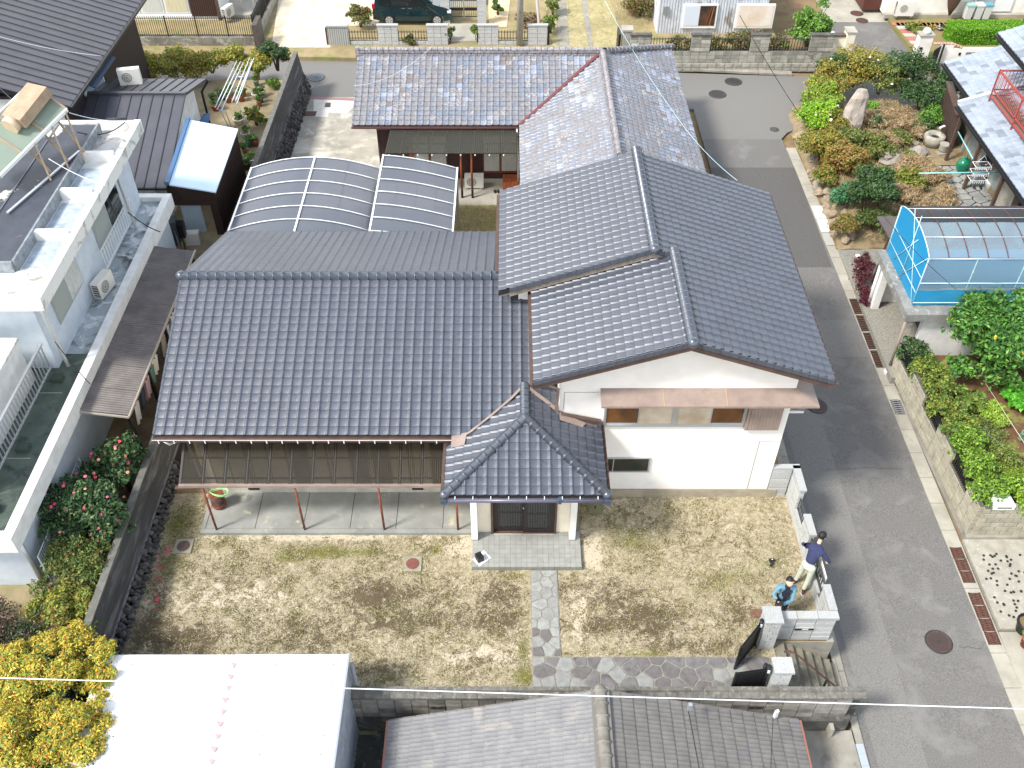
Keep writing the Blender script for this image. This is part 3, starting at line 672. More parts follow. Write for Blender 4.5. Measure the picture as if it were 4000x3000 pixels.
# valley flashings in brown sheet
def strip(pts, wv, m, name='flashing', th=.012, par=H):
    mb = MB()
    for a, bq in zip(pts, pts[1:]): mb.prism([Vector(a), Vector(bq), Vector(bq)+Vector(wv), Vector(a)+Vector(wv)], (0,0,th))
    part(mb, name, m, par)
fz = lambda x: pz+psl*(x-SPX[0])+.075
strip([(-1.3,16.72,fz(-1.3)),(-1.05,16.85,fz(-1.05)),(-.5,17.28,fz(-.5)),(0,17.72,fz(0)),(.25,18.0,fz(.25))], (.09,-.02,.03), brown_sheet)
part(MB().prism([(-1.5,16.42,fz(-1.5)),(-1.15,16.42,fz(-1.15)),(-1.1,16.84,fz(-1.1)),(-1.5,16.84,fz(-1.5)+.01)], (0,0,.012)), 'flashing', brown_sheet, H)
fe = lambda x: pz+psl*(SPX[1]-x)+.075
strip([(.55,18.05,fe(.55)),(1.0,17.72,fe(1.0)),(1.35,17.42,fe(1.35)),(1.42,17.25,fe(1.42))], (-.05,-.1,.0), brown_sheet)
part(MB().prism([(1.3,17.4,fe(1.3)),(1.3,17.1,fe(1.3)),(1.9,17.02,fe(1.9)),(2.0,17.2,fe(2.0))], (0,0,.012)), 'flashing', brown_sheet, H)
# porch eaves, gutter
part(MB().box(SPX[0]+.05,SPX[1]-.05,py+.06,17.4,pz-.2,pz-.12), 'porch_soffit', mat('soffit_board','cfc4ae',.8), H)
g_m = mat('gutter_slate', '55566a', .35, coat=.2)
gt = part(MB().tube([(SPX[0]-.04,py-.09,pz-.1),(SPX[1]+.04,py-.09,pz-.1)], .055, 8).box(SPX[0]-.09,SPX[0]+.06,py-.16,py-.02,pz-.17,pz-.04,1).box(SPX[1]-.06,SPX[1]+.09,py-.16,py-.02,pz-.17,pz-.04,1).box(1.2,1.28,py-.155,py-.02,pz-.165,pz-.03,1), 'gutter', [g_m, mat('gutter_joint','3d4c5c',.4)], H)
for i in range(9): part(MB().box(-1.35+i*.44,-1.33+i*.44,py-.1,py-.02,pz-.06,pz-.02), 'gutter_hook', white_metal, gt)
part(MB().beam((SPX[0]-.07,py-.05,pz-.1),(SPX[0]-.07,17.0,pz-.1),.08,.09), 'gutter', brown_dark, H)
part(MB().beam((SPX[1]+.07,py-.05,pz-.1),(SPX[1]+.07,17.4,pz-.1),.08,.09), 'gutter', brown_dark, H)
# porch walls, pillars, door, tiled step
part(MB().box(-1.03,-.86,15.74,16.1,.2,2.92), 'pillar', plaster, H); part(MB().box(1.62,1.79,15.74,16.1,.2,2.92), 'pillar', plaster, H)
tile_base = mat('skirting_grey','8d8c88',.8)
part(MB().box(-1.03,-.86,15.74,16.1,.151,.199).box(1.62,1.79,15.74,16.1,.151,.199), 'pillar_base', tile_base, H)
part(MB().box(-.859,-.5,16.04,17.5,.15,2.92).box(1.28,1.619,16.04,17.5,.15,2.92).box(-.499,1.279,16.1,17.5,2.25,2.92).box(-1.0,1.75,16.3,17.5,.15,2.9), 'porch_wall', cream, H)
dr = part(MB().box(-.5,-.44,15.97,16.12,.15,2.25).box(1.22,1.28,15.97,16.12,.15,2.25).box(-.439,1.219,15.97,16.12,2.17,2.25).box(-.439,1.219,15.98,16.18,.15,.17), 'door_frame', brown_dark, H)
dm = mat('dark_door', '231c1b', .5, c2='2d2423', scale=9); gl = mat('door_reed_glass', '4c5250', .25)
for k, (xa, xb, yy) in enumerate(((-.44,.41,16.06),(.38,1.22,16.01))):
    d = part(MB().box(xa,xb,yy,yy+.035,.17,.33).box(xa,xb,yy,yy+.035,2.05,2.17).box(xa,xa+(.15 if k==0 else .08),yy,yy+.035,.331,2.049).box(xb-(.08 if k==0 else .16),xb,yy,yy+.035,.331,2.049), 'door', dm, H)
    x_0 = xa+(.15 if k==0 else .08); x_1 = xb-(.08 if k==0 else .16)
    part(MB().box(x_0,x_1,yy+.02,yy+.03,.33,2.05), 'pane', gl, d)
    for i in range(9): x = x_0+(x_1-x_0)*(i+.5)/9; part(MB().box(x-.014,x+.014,yy-.003,yy+.018,.332,2.048), 'slat', dm, d)
    part(MB().box(x_0,x_1,yy-.005,yy-.0035,.95,.975), 'rail', dm, d)
part(MB().box(.36,.39,15.995,16.006,1.2,1.27), 'lock', alu, dr)
part(MB().box(-.43,.36,15.93,15.97,.151,.175).box(.36,1.22,15.93,15.97,.151,.16), 'threshold', conc_light, dr)
mbx = part(MB().box(1.38,1.46,16.02,16.038,1.35,1.55).box(1.36,1.48,16.025,16.038,1.6,1.64,1), 'doorbell', [white_metal, alu], H)
tl_m = mat('porch_tile','979893',.55,c2='8b8c87',scale=5,coat=.15,rand=.05); part(MB().box(-1.0,1.93,14.885,16.1,-.1,.138).box(1.78,1.93,16.1,17.4,-.1,.138), 'porch_step', mat('grout','77756f',.9), H)
tme = MB().box(0,.1415,0,.1415,.0,.013).mesh('floor_tile', tl_m)
for i in range(20):
    for j in range(8):
        inst('floor_tile', tme, H, Matrix.Translation((-.998+i*.1465, 14.885+j*.1465, .138)))
rme = MB().box(0,.1415,-.012,0,0,.138).mesh('riser_tile', mat('riser_tile','85867f',.6,c2='777870',scale=6,rand=.06))
for i in range(20): inst('riser_tile', rme, H, Matrix.Translation((-.998+i*.1465, 14.884, 0.01)))

# ---------------------------------------------------------------- two-storey block
sl2 = .345; ca = 1/math.hypot(1,sl2); sa = sl2*ca
xe, zeE = 7.98, 5.13; xrF, xrB = 4.33, 3.78; zF = zeE+sl2*(xe-xrF); zB = zeE+sl2*(xe-xrB)
yF, yM, yBk = 16.85, 20.3, 25.2
nE = int(math.ceil((xe-xrB)/ca/.235)); 
RW.field((xe,yF,zeE), (0,1,0), (-ca,0,sa), 13, nE, clips=[((xrF,0,0),(1,0,0))])
RW.field((xe,yF+13*.265,zeE), (0,1,0), (-ca,0,sa), 19, nE, clips=[((xrB,0,0),(1,0,0)), ((0,yBk,0),(0,-1,0))])
xw, zw = .6, zF-sl2*(xrF-.6)
RW.field((xw,20.55,zw), (0,-1,0), (ca,0,sa), 14, int(round((xrF-xw)/ca/.235)), clips=[((0,yF,0),(0,1,0)), ((xrF,0,0),(-1,0,0))])
xwB = -.3; zwB = zB-sl2*(xrB-xwB)
RW.field((xwB,yBk,zwB), (0,-1,0), (ca,0,sa), 20, int(round((xrB-xwB)/ca/.235)), clips=[((0,yM,0),(0,1,0)), ((xrB,0,0),(-1,0,0)), ((.02,21.45,0),(1,1e-6,0)) if False else ((-.3,0,0),(1,0,0))])
dk = MB(); q = .02
dk.prism([(xe,yF,zeE-q),(xe,yBk,zeE-q),(xrB,yBk,zB-q),(xrB,yM,zB-q),(xrF,yM,zF-q),(xrF,yF,zF-q)], (0,0,-.12))
dk.prism([(xrF-.001,yF,zF-q),(xrF-.001,20.9,zF-q),(xw,20.9,zw-q),(xw,yF,zw-q)], (0,0,-.12))
dk.prism([(xrB-.001,yM,zB-q),(xrB-.001,yBk,zB-q),(xwB,yBk,zwB-q),(xwB,yM,zwB-q)], (0,0,-.12))
part(dk, 'roof_deck', black_under, H)
ridge_run(H, (xrF,yF-.05,zF), (xrF,yM+.15,zF), .265, .145, cap_m, .05, (0,))
ridge_run(H, (xrB,yM-.05,zB), (xrB,yBk+.05,zB), .265, .145, cap_m, .05, (0,))
def verge(x0, z0, x1, z1, y, side=-1, n=None, board=True, dark=brown_dark):
    L = math.hypot(x1-x0, z1-z0); n = n or int(round(L/.235))
    for i in range(n):
        a, bq = i/n, (i+.97)/n; xa, za = x0+(x1-x0)*a, z0+(z1-z0)*a; xb, zb = x0+(x1-x0)*bq, z0+(z1-z0)*bq
        lift = .045 if x1 != x0 else 0
        mb = MB().prism([(xa,y,za-.1),(xb,y,zb-.1),(xb,y,zb+.035),(xa,y,za+.05)], (0,.05*-side*-1 if side < 0 else -.05,0)) if False else MB().prism([(xa,y,za-.1),(xb,y,zb-.1),(xb,y,zb+.035),(xa,y,za+.05)], (0,side*.04,0))
        part(mb, 'verge_tile', tile_blue, H)
    if board: part(MB().prism([(x0,y,z0-.27),(x1,y,z1-.27),(x1,y,z1-.11),(x0,y,z0-.11)], (0,-side*.04,0)), 'barge_board', dark, H)
verge(xe,zeE,xrF,zF,yF); verge(xw,zw,xrF,zF,yF)
verge(xwB+.3,zwB+.1,xrB,zB,yM, dark=wood_board); verge(xrB,zB,xrF,zF,yM, n=2, dark=wood_board)
# fascias and gutters on the west eaves
part(MB().box(xw-.03,xw,yF,20.5,zw-.2,zw-.03), 'fascia', brown_dark, H); part(MB().box(xw-.1,xw-.03,yF-.03,20.5,zw-.14,zw-.08), 'gutter', brown_dark, H)
part(MB().box(xwB-.09,xwB-.02,21.3,yBk,zwB-.14,zwB-.08), 'gutter', brown_dark, H); part(MB().box(xwB-.02,xwB,21.3,yBk,zwB-.2,zwB-.03), 'fascia', brown_dark, H)
part(MB().box(xe+.02,xe+.1,yF-.05,yBk,zeE-.12,zeE-.05), 'gutter', brown_dark, H)
part(MB().tube([(xw-.05,yF+.1,zw-.15),(xw+.3,yF+.3,zw-.35),(1.24,17.36,4.35),(1.22,17.36,3.55),(1.45,17.3,3.3),(2.3,17.22,3.12)], .045, 8), 'downpipe', brown_sheet, H)
# walls
wy = 17.43
w2 = MB()
gz = lambda x: (zF-sl2*abs(x-xrF) if True else 0)-.16
w2.prism([(1.3,wy,3.0),(7.33,wy,.35),(7.33,wy,gz(7.33)),(xrF,wy,gz(xrF)),(1.3,wy,gz(1.3))] if False else [(1.3,wy,.3),(7.33,wy,.3),(7.33,wy,gz(7.33)),(xrF,wy,gz(xrF)),(1.3,wy,gz(1.3))], (0,.2,0))
w2.box(7.15,7.33,wy+.2,24.8,.3,gz(7.33)); w2.box(1.3,1.5,wy+.2,20.6,2.9,gz(1.3))
w2.box(.25,.45,20.62,24.8,2.9,zwB+.1); w2.prism([(.25,20.62,2.9),(3.9,20.62,2.9),(6,20.62,5.7),(xrB,20.62,zB-.2),(.25,20.62,zwB+.03)], (0,.15,0)); w2.box(.25,7.3,24.6,24.8,0,4.9)
w2.prism([(.25,24.6,4.9),(7.3,24.6,4.9),(xrB,24.6,zB-.25)], (0,.2,0))
part(w2, 'wall', plaster, H)
part(MB().box(2.3,7.6,wy-.03,wy-.002,-.05,.3).box(7.331,7.5,wy+.15,24.8,-1,.298), 'foundation', mat('foundation_stained','a9a08c',.9,c2='8f8874',scale=2.5,bump=.2), H)
part(MB().box(2.3,7.34,wy-.022,wy-.001,.302,.325), 'sill_strip', mat('pinkish_strip','a98479',.6), H)
# upper window with four sliding sashes
def PW(u, v): return PY(u, v, wy)
a, bq = PW(2368,1562), PW(2908,1652); z1, z0 = a.z, bq.z-.02; x0_, x1_ = PW(2366,1600).x, 6.02
x1_ = PW(2912,1600).x
wn = part(MB().box(x0_-.03,x1_+.03,wy-.07,wy+.02,z0-.06,z0).box(x0_-.03,x1_+.03,wy-.07,wy+.02,z1,z1+.04).box(x0_-.04,x0_,wy-.07,wy+.02,z0,z1).box(x1_,x1_+.04,wy-.07,wy+.02,z0,z1), 'window', alu, H)
wd = (x1_-x0_); brown_g = mat('brown_dusky_glass','70482a',.15,c2='4a3423',scale=1.6); hazy_g = mat('hazy_glass','a5947c',.2,c2='c5bba9',scale=1.3)
for k, (f0, f1, mm, yy) in enumerate(((0,.25,brown_g,0),(.235,.5,hazy_g,-.03),(.5,.765,hazy_g,-.03),(.75,1,brown_g,0))):
    s_ = part(MB().box(x0_+wd*f0,x0_+wd*f1,wy-.03+yy,wy-.005+yy,z0+.002,z0+.05).box(x0_+wd*f0,x0_+wd*f1,wy-.03+yy,wy-.005+yy,z1-.04,z1-.002).box(x0_+wd*f0,x0_+wd*f0+.03,wy-.03+yy,wy-.005+yy,z0+.05,z1-.04).box(x0_+wd*f1-.03,x0_+wd*f1,wy-.03+yy,wy-.005+yy,z0+.05,z1-.04), 'sash', alu, wn)
    part(MB().box(x0_+wd*f0+.03,x0_+wd*f1-.03,wy-.022+yy,wy-.014+yy,z0+.05,z1-.04), 'pane', mm, wn)
part(MB().box(x0_+wd*.48,x0_+wd*.52,wy-.075,wy-.062,z0,z1), 'mullion', alu, wn)
# storm shutter box
bx = PW(3054,1600).x; sb = part(MB().box(x1_+.05,bx,wy-.14,wy-.002,z0-.12,z1+.02), 'shutter_box', brown_sheet, H)
for i in range(9): x = x1_+.12+i*(bx-x1_-.14)/9; part(MB().box(x,x+.008,wy-.146,wy-.14,z0-.11,z1+.01), 'rib', brown_dark if i==0 else brown_sheet, sb)
# sheet-metal awning turning the corner
at, af = PW(2345,1516).z, None; xl = PW(2345,1520).x; aw = MB(); yf2 = wy-.5; zf2 = at-.16
aw.prism([(xl,yf2,zf2),(7.85,yf2,zf2),(7.34,wy,at),(xl,wy,at)], (0,0,-.025)); aw.prism([(7.85,yf2+.001,zf2),(7.85,19.2,zf2),(7.34,19.2,at),(7.34,wy+.001,at)], (0,0,-.025))
aw.box(xl,7.85,yf2-.012,yf2,zf2-.06,zf2+.004); part(aw, 'awning', brown_sheet, H)
for x in (xl+1.6,xl+3.2): part(MB().beam((x,yf2,zf2+.006),(x,wy,at+.006),.03,.012), 'seam', mat('awning_seam','a68a74',.5), H)
# small ground-floor window
a, bq = PW(2371,1788), PW(2528,1836); wn = part(MB().box(a.x,bq.x+.04,wy-.05,wy+.01,bq.z-.04,bq.z).box(a.x,bq.x+.04,wy-.05,wy+.01,a.z,a.z+.03).box(bq.x,bq.x+.04,wy-.05,wy+.01,bq.z,a.z).box(a.x+.17,a.x+.2,wy-.05,wy-.03,bq.z,a.z), 'window', alu, H)
part(MB().box(a.x,a.x+.17,wy-.028,wy-.02,bq.z,a.z), 'pane', glass_dark, wn); part(MB().box(a.x+.2,bq.x,wy-.028,wy-.02,bq.z,a.z), 'pane', mat('green_dark_glass','24302e',.12,c2='3a322c',scale=3), wn)
# grooved control joints in the render
gm = mat('joint_line','9a8f80',.8)
def joint(u0, v0, u1, v1):
    a, bq = PW(u0,v0), PW(u1,v1); part(MB().beam((a.x,wy-.002,a.z),(bq.x,wy-.002,bq.z),.018,.012), 'joint', gm, H)
joint(2968,1722,3052,1722); a = PW(2968,1722); part(MB().beam((a.x,wy-.002,a.z-.01),(a.x,wy-.002,.33),.018,.012), 'joint', gm, H)
joint(2205,1532,2338,1532); a = PW(2205,1532); part(MB().beam((a.x,wy-.002,a.z-.01),(a.x,wy-.002,a.z-.62),.018,.012), 'joint', gm, H)
# east side: ground-floor awning, bay bracket, air brick
e0 = PX(3160,1711,8.15); 
part(MB().prism([(7.34,18.3,2.95),(7.34,21.6,2.95),(8.12,21.6,2.62),(8.12,18.3,2.62)], (0,0,-.04)), 'side_awning', mat('weathered_sheet','94817a',.45,c2='6f6470',scale=1.6), H)
part(MB().box(7.34,8.1,18.31,18.36,2.5,2.58), 'awning_edge', white_metal, H)
part(MB().prism([(7.335,18.5,2.5),(7.9,18.5,2.5),(7.335,18.5,1.6)], (0,.6,0)), 'bracket_box', brown_sheet, H)
part(MB().box(7.34,7.38,17.7,18.2,3.1,4.0), 'shutter', white_metal, H)
# porch-side eave flashing on the wall left of the upper window
part(MB().prism([(1.35,17.38,3.5),(2.42,17.38,3.22),(2.42,17.38,3.1),(1.35,17.38,3.38)], (0,-.1,0)), 'flashing', brown_dark, H)
RW.build(H, tile_blue)
# debris of the small brown step roof between the blocks
part(MB().prism([(-.25,20.32,zwB-.12),(.1,20.32,zwB-.02),(.1,21.0,zwB-.02),(-.25,21.0,zwB-.12)], (0,0,-.06)), 'step_flashing', brown_sheet, H)
# ================================================================== walls round the yard
def blockwall(par, a, b, z0, rows, m, L=.4, h=.2, th=.12, name='block', skip=None, stag=False, gap=.016, zt=None, core=True, wob=0., uneven=.004):
    a, b = Vector((*a[:2],0)), Vector((*b[:2],0)); d = b-a; ln = d.length; ang = math.atan2(d.y, d.x); n = max(1, round(ln/L)); l = ln/n
    ms = [m] if not isinstance(m, list) else m
    def bm(w): 
        q = MB(); g2 = .006; x0, x1 = gap/2, w-gap/2
        q.add([(x0,-th/2+g2,gap/2),(x1,-th/2+g2,gap/2),(x1,th/2-g2,gap/2),(x0,th/2-g2,gap/2),(x0,-th/2+g2,h-gap/2),(x1,-th/2+g2,h-gap/2),(x1,th/2-g2,h-gap/2),(x0,th/2-g2,h-gap/2),
               (x0+g2,-th/2,gap/2+g2),(x1-g2,-th/2,gap/2+g2),(x1-g2,-th/2,h-gap/2-g2),(x0+g2,-th/2,h-gap/2-g2),(x0+g2,th/2,gap/2+g2),(x1-g2,th/2,gap/2+g2),(x1-g2,th/2,h-gap/2-g2),(x0+g2,th/2,h-gap/2-g2)],
              [(3,2,1,0),(4,5,6,7),(1,2,6,5),(3,0,4,7),(8,9,10,11),(0,1,9,8),(1,5,10,9),(5,4,11,10),(4,0,8,11),(13,12,15,14),(2,3,12,13),(6,2,13,14),(7,6,14,15),(3,7,15,12)])
        return q
    mes = [bm(l).mesh(name, x) for x in ms]; half = [bm(l/2).mesh(name, x) for x in ms]
    for j in range(rows):
        row = []
        if stag and j % 2: row = [(0,.5)]+[(i+.5,1) for i in range(n-1)]+[(n-.5,.5)]
        else: row = [(i,1) for i in range(n)]
        for i, w_ in row:
            if skip and skip(i, j): continue
            k = random.randrange(len(ms)); p = a+d.normalized()*(i*l); zz = z0 if not callable(z0) else z0(p)
            M = Matrix.Translation((p.x, p.y, zz+j*h)) @ Matrix.Rotation(ang, 4, 'Z') @ Matrix.Translation((0, random.uniform(-uneven,uneven), 0))
            inst(name, (mes if w_ == 1 else half)[k], par, M)
    if core and not callable(z0) and not skip:
        mb = MB(); mid = (a+b)/2; mb.obox((mid.x,mid.y,z0), ln-.02, th-.03, rows*h, ang); part(mb, 'mortar', mat('dark_joint','55534d',.95), par)
blk = mat('aged_block', '94918a', .9, c2='7b7872', scale=3, c3='6a675b', s3=5, m3=(.58,.75), bump=.35, bscale=40, rand=.08)
blk_d = mat('aged_block_stained', '7d7a72', .9, c2='605e58', scale=4, bump=.35, bscale=40, rand=.08)
cop = mat('coping_grey', '716f68', .9, c2='56544e', scale=6, c3='8a8779', s3=9, m3=(.55,.7), bump=.5, bscale=40, rand=.08)
FW = thing('boundary_wall', 'long aged concrete block wall with tiled coping along the front edge of the yard', 'wall', (2,11.1,-1.3))
blockwall(FW, (-9.6,11.1), (8.15,11.1), -.6, 5, [blk, blk, blk_d], .4, .2, .14)
cm = MB(); cm.add([(0,-.15,0),(.29,-.15,0),(.29,-.15,.07),(0,-.15,.07),(0,-.02,.12),(.29,-.02,.12),(0,.0,.17),(.29,.0,.17),(0,.1,.17),(.29,.1,.17),(0,.12,.02),(.29,.12,.02)],
   [(0,1,2,3),(3,2,5,4),(4,5,7,6),(6,7,9,8),(8,9,11,10),(0,3,4,6,8,10),(1,11,9,7,5,2)]); cme = cm.mesh('coping_tile', cop)
for i in range(61): inst('coping_tile', cme, FW, Matrix.Translation((-9.6+i*.295, 11.1, .4)) @ Matrix.Rotation(random.uniform(-.02,.02), 4, 'Z'))
for x in (-1.9,.45,3.3,5.7):   # pierced vent blocks
    part(MB().box(x,x+.36,11.005,11.028,-.17,-.03), 'vent_block', conc_dark, FW); 
    part(MB().box(x+.05,x+.15,11.0,11.004,-.12,-.07).box(x+.2,x+.3,11.0,11.004,-.12,-.07), 'vent_hole', black_metal, FW)
part(MB().prism([(-9.6,10.98,-.6),(8.28,10.98,-.6),(8.28,10.98,-1.4),(-9.6,10.98,-1.4)], (0,.3,0)).box(-9.6,8.1,10.93,10.979,-.64,-.602), 'retaining_base', conc_dark, FW)
part(MB().beam((6.7,10.86,-.95),(6.45,10.86,-1.25),.06,.06).box(7.8,7.9,10.8,10.975,-1.2,-.8), 'buttress', conc_light, FW)
# gate wall and pillars
gran = [mat('granite_block', 'b6b8b6', .8, c2='a1a3a2', scale=30, c3='989a93', s3=3, m3=(.55,.75), bump=.3, bscale=50, rand=.07)]
def cap_slabs(par, a, b, z, wd, h=.09, L=.55, m=None, name='coping_slab'):
    a, b = Vector((*a[:2],z)), Vector((*b[:2],z)); d = b-a; n = max(1, round(d.length/L)); ang = math.atan2(d.y,d.x)
    for i in range(n):
        c = a.lerp(b, (i+.5)/n); part(MB().obox(c, d.length/n-.012, wd, h, ang), name, m or granite, par)
GW = thing('gate_wall', 'pale granite block wall with a letter slot standing above the entrance steps', 'wall', (7.3,12.9,-1.25))
blockwall(GW, (6.6,12.9), (8.06,12.9), -.1, 5, gran, .49, .195, .15, uneven=.006)
cap_slabs(GW, (6.56,12.9), (8.1,12.9), .875, .22, .085)
part(MB().box(6.0,8.2,12.78,12.97,-1.35,-.1), 'base', conc, GW)
ls = part(MB().box(7.1,7.58,12.79,12.822,.5,.53).box(7.1,7.58,12.805,12.822,.35,.38), 'letter_slot', granite, GW)
part(MB().box(7.1,7.58,12.812,12.823,.38,.5), 'recess', black_metal, ls); part(MB().box(7.28,7.44,12.806,12.811,.42,.47), 'name_plate', white_metal, ls)
def pillar(name, label, x0, x1, y0, y1, z0, z1, top=True):
    t = thing(name, label, 'pillar', ((x0+x1)/2,(y0+y1)/2,z0)); n = int(round((z1-z0)/.13)); h = (z1-z0)/n
    part(MB().box(x0+.02,x1-.02,y0+.02,y1-.02,z0,z1), 'mortar', mat('dark_joint','55534d',.95), t)
    w_ = x1-x0
    for j in range(n):
        s_ = .62 if j % 2 else .38; z = z0+j*h
        for a, bq in ((x0,x0+w_*s_-.006),(x0+w_*s_+.006,x1)):
            part(MB().box(a,bq,y0,y1,z+.005,z+h-.005), 'stone_block', gran[0], t)
    part(MB().box(x0-.035,x1+.035,y0-.035,y1+.035,z1,z1+.07), 'cap', granite, t); return t
pillar('gate_pillar', 'granite gate pillar joined to the letter-slot wall beside the open black gate', 6.2,6.58,12.52,12.92,0,1.18)
pillar('gate_pillar', 'square granite gate pillar standing alone just behind the tiled coping', 6.2,6.6,11.27,11.62,0,1.05)
# side wall along the road, low courses with tall piers and railings between
SW = thing('side_wall', 'low granite block wall with taller piers and metal railing beside the road', 'wall', (8.0,15.2,-1.1))
blockwall(SW, (8.0,13.0), (8.0,17.55), -.05, 2, gran, .46, .2, .14)
cap_slabs(SW, (8.0,13.9), (8.0,15.3), .35, .16, .05); cap_slabs(SW, (8.0,15.95), (8.0,16.65), .35, .16, .05)
for y0, y1, zt in ((13.05,13.75,.9),(15.3,15.95,.95),(16.65,17.5,1.15)):
    nn = 3
    blockwall(SW, (8.0,y0), (8.0,y1), .35, nn, gran, .35, (zt-.35)/nn, .14); part(MB().box(7.9,8.1,y0-.03,y1+.03,zt,zt+.07), 'pier_cap', granite, SW)
blockwall(SW, (7.35,17.5), (7.9,17.5), -.05, 6, gran, .55, .2, .14); part(MB().box(7.35,8.1,17.42,17.58,1.15,1.22), 'pier_cap', granite, SW)
part(MB().box(7.94,8.16,13.0,24.9,-1.4,-.06), 'retaining_base', conc, SW)
rl = mat('rail_grey', '4c4d50', .4, metal=.4)
for y0, y1 in ((13.78,15.28),(15.98,16.63)):
    rg = part(MB().beam((8.0,y0,.47),(8.0,y1,.47),.035,.035).beam((8.0,y0,.86),(8.0,y1,.86),.045,.03), 'railing', rl, SW)
    n = int((y1-y0)/.11)
    for i in range(n+1): part(MB().beam((8.0,y0+(y1-y0)*i/n,.48),(8.0,y0+(y1-y0)*i/n,.85),.018,.018), 'bar', rl, rg)
sg = thing('notice_board', 'white notice board with dark strokes hung outside the railing by the man in navy', 'sign', (8.1,14.45,.3))
part(MB().box(8.07,8.085,14.0,15.02,.32,.92), 'board', mat('board_white','d9dcd8',.5), sg)
for i in range(7): part(MB().box(8.086,8.09,14.12+i*.12,14.16+i*.12,.45,.75-.05*(i%3)), 'stroke', mat('board_ink','3b4640',.6), sg)
for i in range(5): part(MB().box(8.064,8.0685,14.1+i*.16,14.18+i*.16,.5,.62), 'mark', mat('board_ink','3b4640',.6), sg)
# gate leaves: black louvred slats, both open inwards
def gate_leaf(label, a, b, h, n=16, lift=.05):
    a, b = Vector(a), Vector(b); t = thing('gate_leaf', label, 'gate', a, 'open gate leaves'); d = (b-a); dn = d.normalized(); nrm = Vector((-dn.y,dn.x,0))
    part(MB().beam(a+Vector((0,0,lift+.04)), b+Vector((0,0,lift+.04)), .05, .06), 'bottom_rail', black_metal, t)
    part(MB().beam(a+Vector((0,0,h-.03)), b+Vector((0,0,h-.03)), .05, .05), 'top_rail', black_metal, t)
    part(MB().tube([a+Vector((0,0,lift)), a+Vector((0,0,h+.12))], .05, 10), 'hinge_post', black_metal, t)
    part(MB().beam(b+Vector((0,0,lift)), b+Vector((0,0,h+.02)), .05, .05), 'end_post', black_metal, t)
    for i in range(1, n): p = a+d*(i/n); part(MB().beam(p+Vector((0,0,lift+.07)), p+Vector((0,0,h+.02)), .07, .018, up=nrm), 'slat', black_metal, t)
    part(MB().box(a.x-.03,a.x+.02,a.y-.07,a.y-.03,h-.1,h), 'hinge', white_metal, t); return t
gate_leaf('black slatted gate leaf swung inwards from the letter-slot wall pillar', (6.12,12.62,0), (5.52,11.95,0), 1.05, 18)
gate_leaf('black slatted gate leaf folded beside the free-standing gate pillar', (6.08,11.42,0), (5.3,11.3,0), 1.0, 16)
solo(MB().tube([(6.02,11.5,0),(6.02,11.5,1.05)], .05, 10), 'gate_post', black_metal, (6.02,11.5,0), 'short black tubular post standing between the folded gate leaf and granite pillar', 'gate post')
# steps down to the road
ST = thing('entrance_steps', 'mossy concrete steps running down from the gate to the road', 'steps', (7.4,12,-1.3))
stm = mat('step_concrete', '7f7a6a', .9, c2='615d4f', scale=4, c3='8d8878', s3=8, m3=(.55,.7), bump=.4, bscale=30)
for i in range(7):
    x = 6.62+i*.275; z = -.02-i*.18
    part(MB().box(x, x+.272 if i < 6 else 8.42, 11.42, 12.775, z-.3, z), 'step', stm, ST)
part(MB().box(6.5,8.5,11.25,11.415,-1.4,-.3).prism([(6.62,11.25,-.3),(6.62,11.25,.02),(8.4,11.25,-.95),(8.4,11.25,-1.0),(8.0,11.25,-1.2)], (0,.16,0)), 'side_kerb', conc_dark, ST)
part(MB().box(8.42,8.5,11.3,14,-1.45,-1.15), 'gutter_lip', conc, ST); part(MB().box(8.5,8.66,12.0,12.9,-1.5,-1.235), 'drain_slot', mat('drain_dark','2c261f',.95), ST)
hr = thing('handrail', 'bent rusty steel handrail beside the entrance steps', 'handrail', (6.9,11.75,-.1))
part(MB().tube([(6.62,12.02,.72),(6.7,12.0,.8),(6.85,11.95,.79),(8.1,11.62,-.35),(8.2,11.6,-.5)], .022, 8), 'rail', rust, hr)
part(MB().tube([(6.75,11.98,-.1),(6.75,11.98,.78)], .018, 6), 'post', rust, hr); part(MB().tube([(7.75,11.71,-.8),(7.75,11.71,-.04)], .03, 8), 'post', black_metal, hr)
# small things lying on the yard
p = P(1895, 2176, .151); t = MB(); 
cs = [P(1845,2185,.152), P(1872,2212,.152), P(1918,2178,.152), P(1890,2150,.152)]
solo(MB().prism(cs, (0,0,.004)), 'paper_sheet', mat('paper_white','eceef0',.6), cs[0], 'white sheet of paper lying on the porch tiles under a black case', 'paper')
bc = P(1873,2186,.157); bt = thing('equipment_case', 'small black case standing on the white paper on the porch step', 'case', bc, rz=.5)
bmx = mat('case_black', '15161a', .5, c2='24262d', scale=6); mb = MB(); mb.box(-.085,.085,-.1,.1,0,.19); part(mb, 'body', bmx, bt, local=True); part(MB().box(-.08,.08,-.095,.095,.19,.215).box(-.06,.06,-.02,.02,.215,.235), 'lid', bmx, bt, local=True); part(MB().box(-.09,-.085,-.09,.09,.05,.07).box(.085,.09,-.09,.09,.05,.07), 'strap', black_metal, bt, local=True)
p = P(3015,2198,0); t = thing('camera_body', 'small black device with a white stripe lying in the grass by the side wall', 'camera', p)
part(MB().obox(p+Vector((0,.05,0)),.13,.09,.07,.3), 'body', bmx, t); part(MB().obox(p+Vector((-.02,-.07,0)),.15,.06,.05,.9), 'grip', bmx, t); part(MB().tube([p+Vector((0,.02,.05)),p+Vector((.0,-.05,.04))],.02,8), 'neck', bmx, t); part(MB().obox(p+Vector((.01,.06,.071)),.05,.02,.004,.3), 'stripe', white_metal, t)
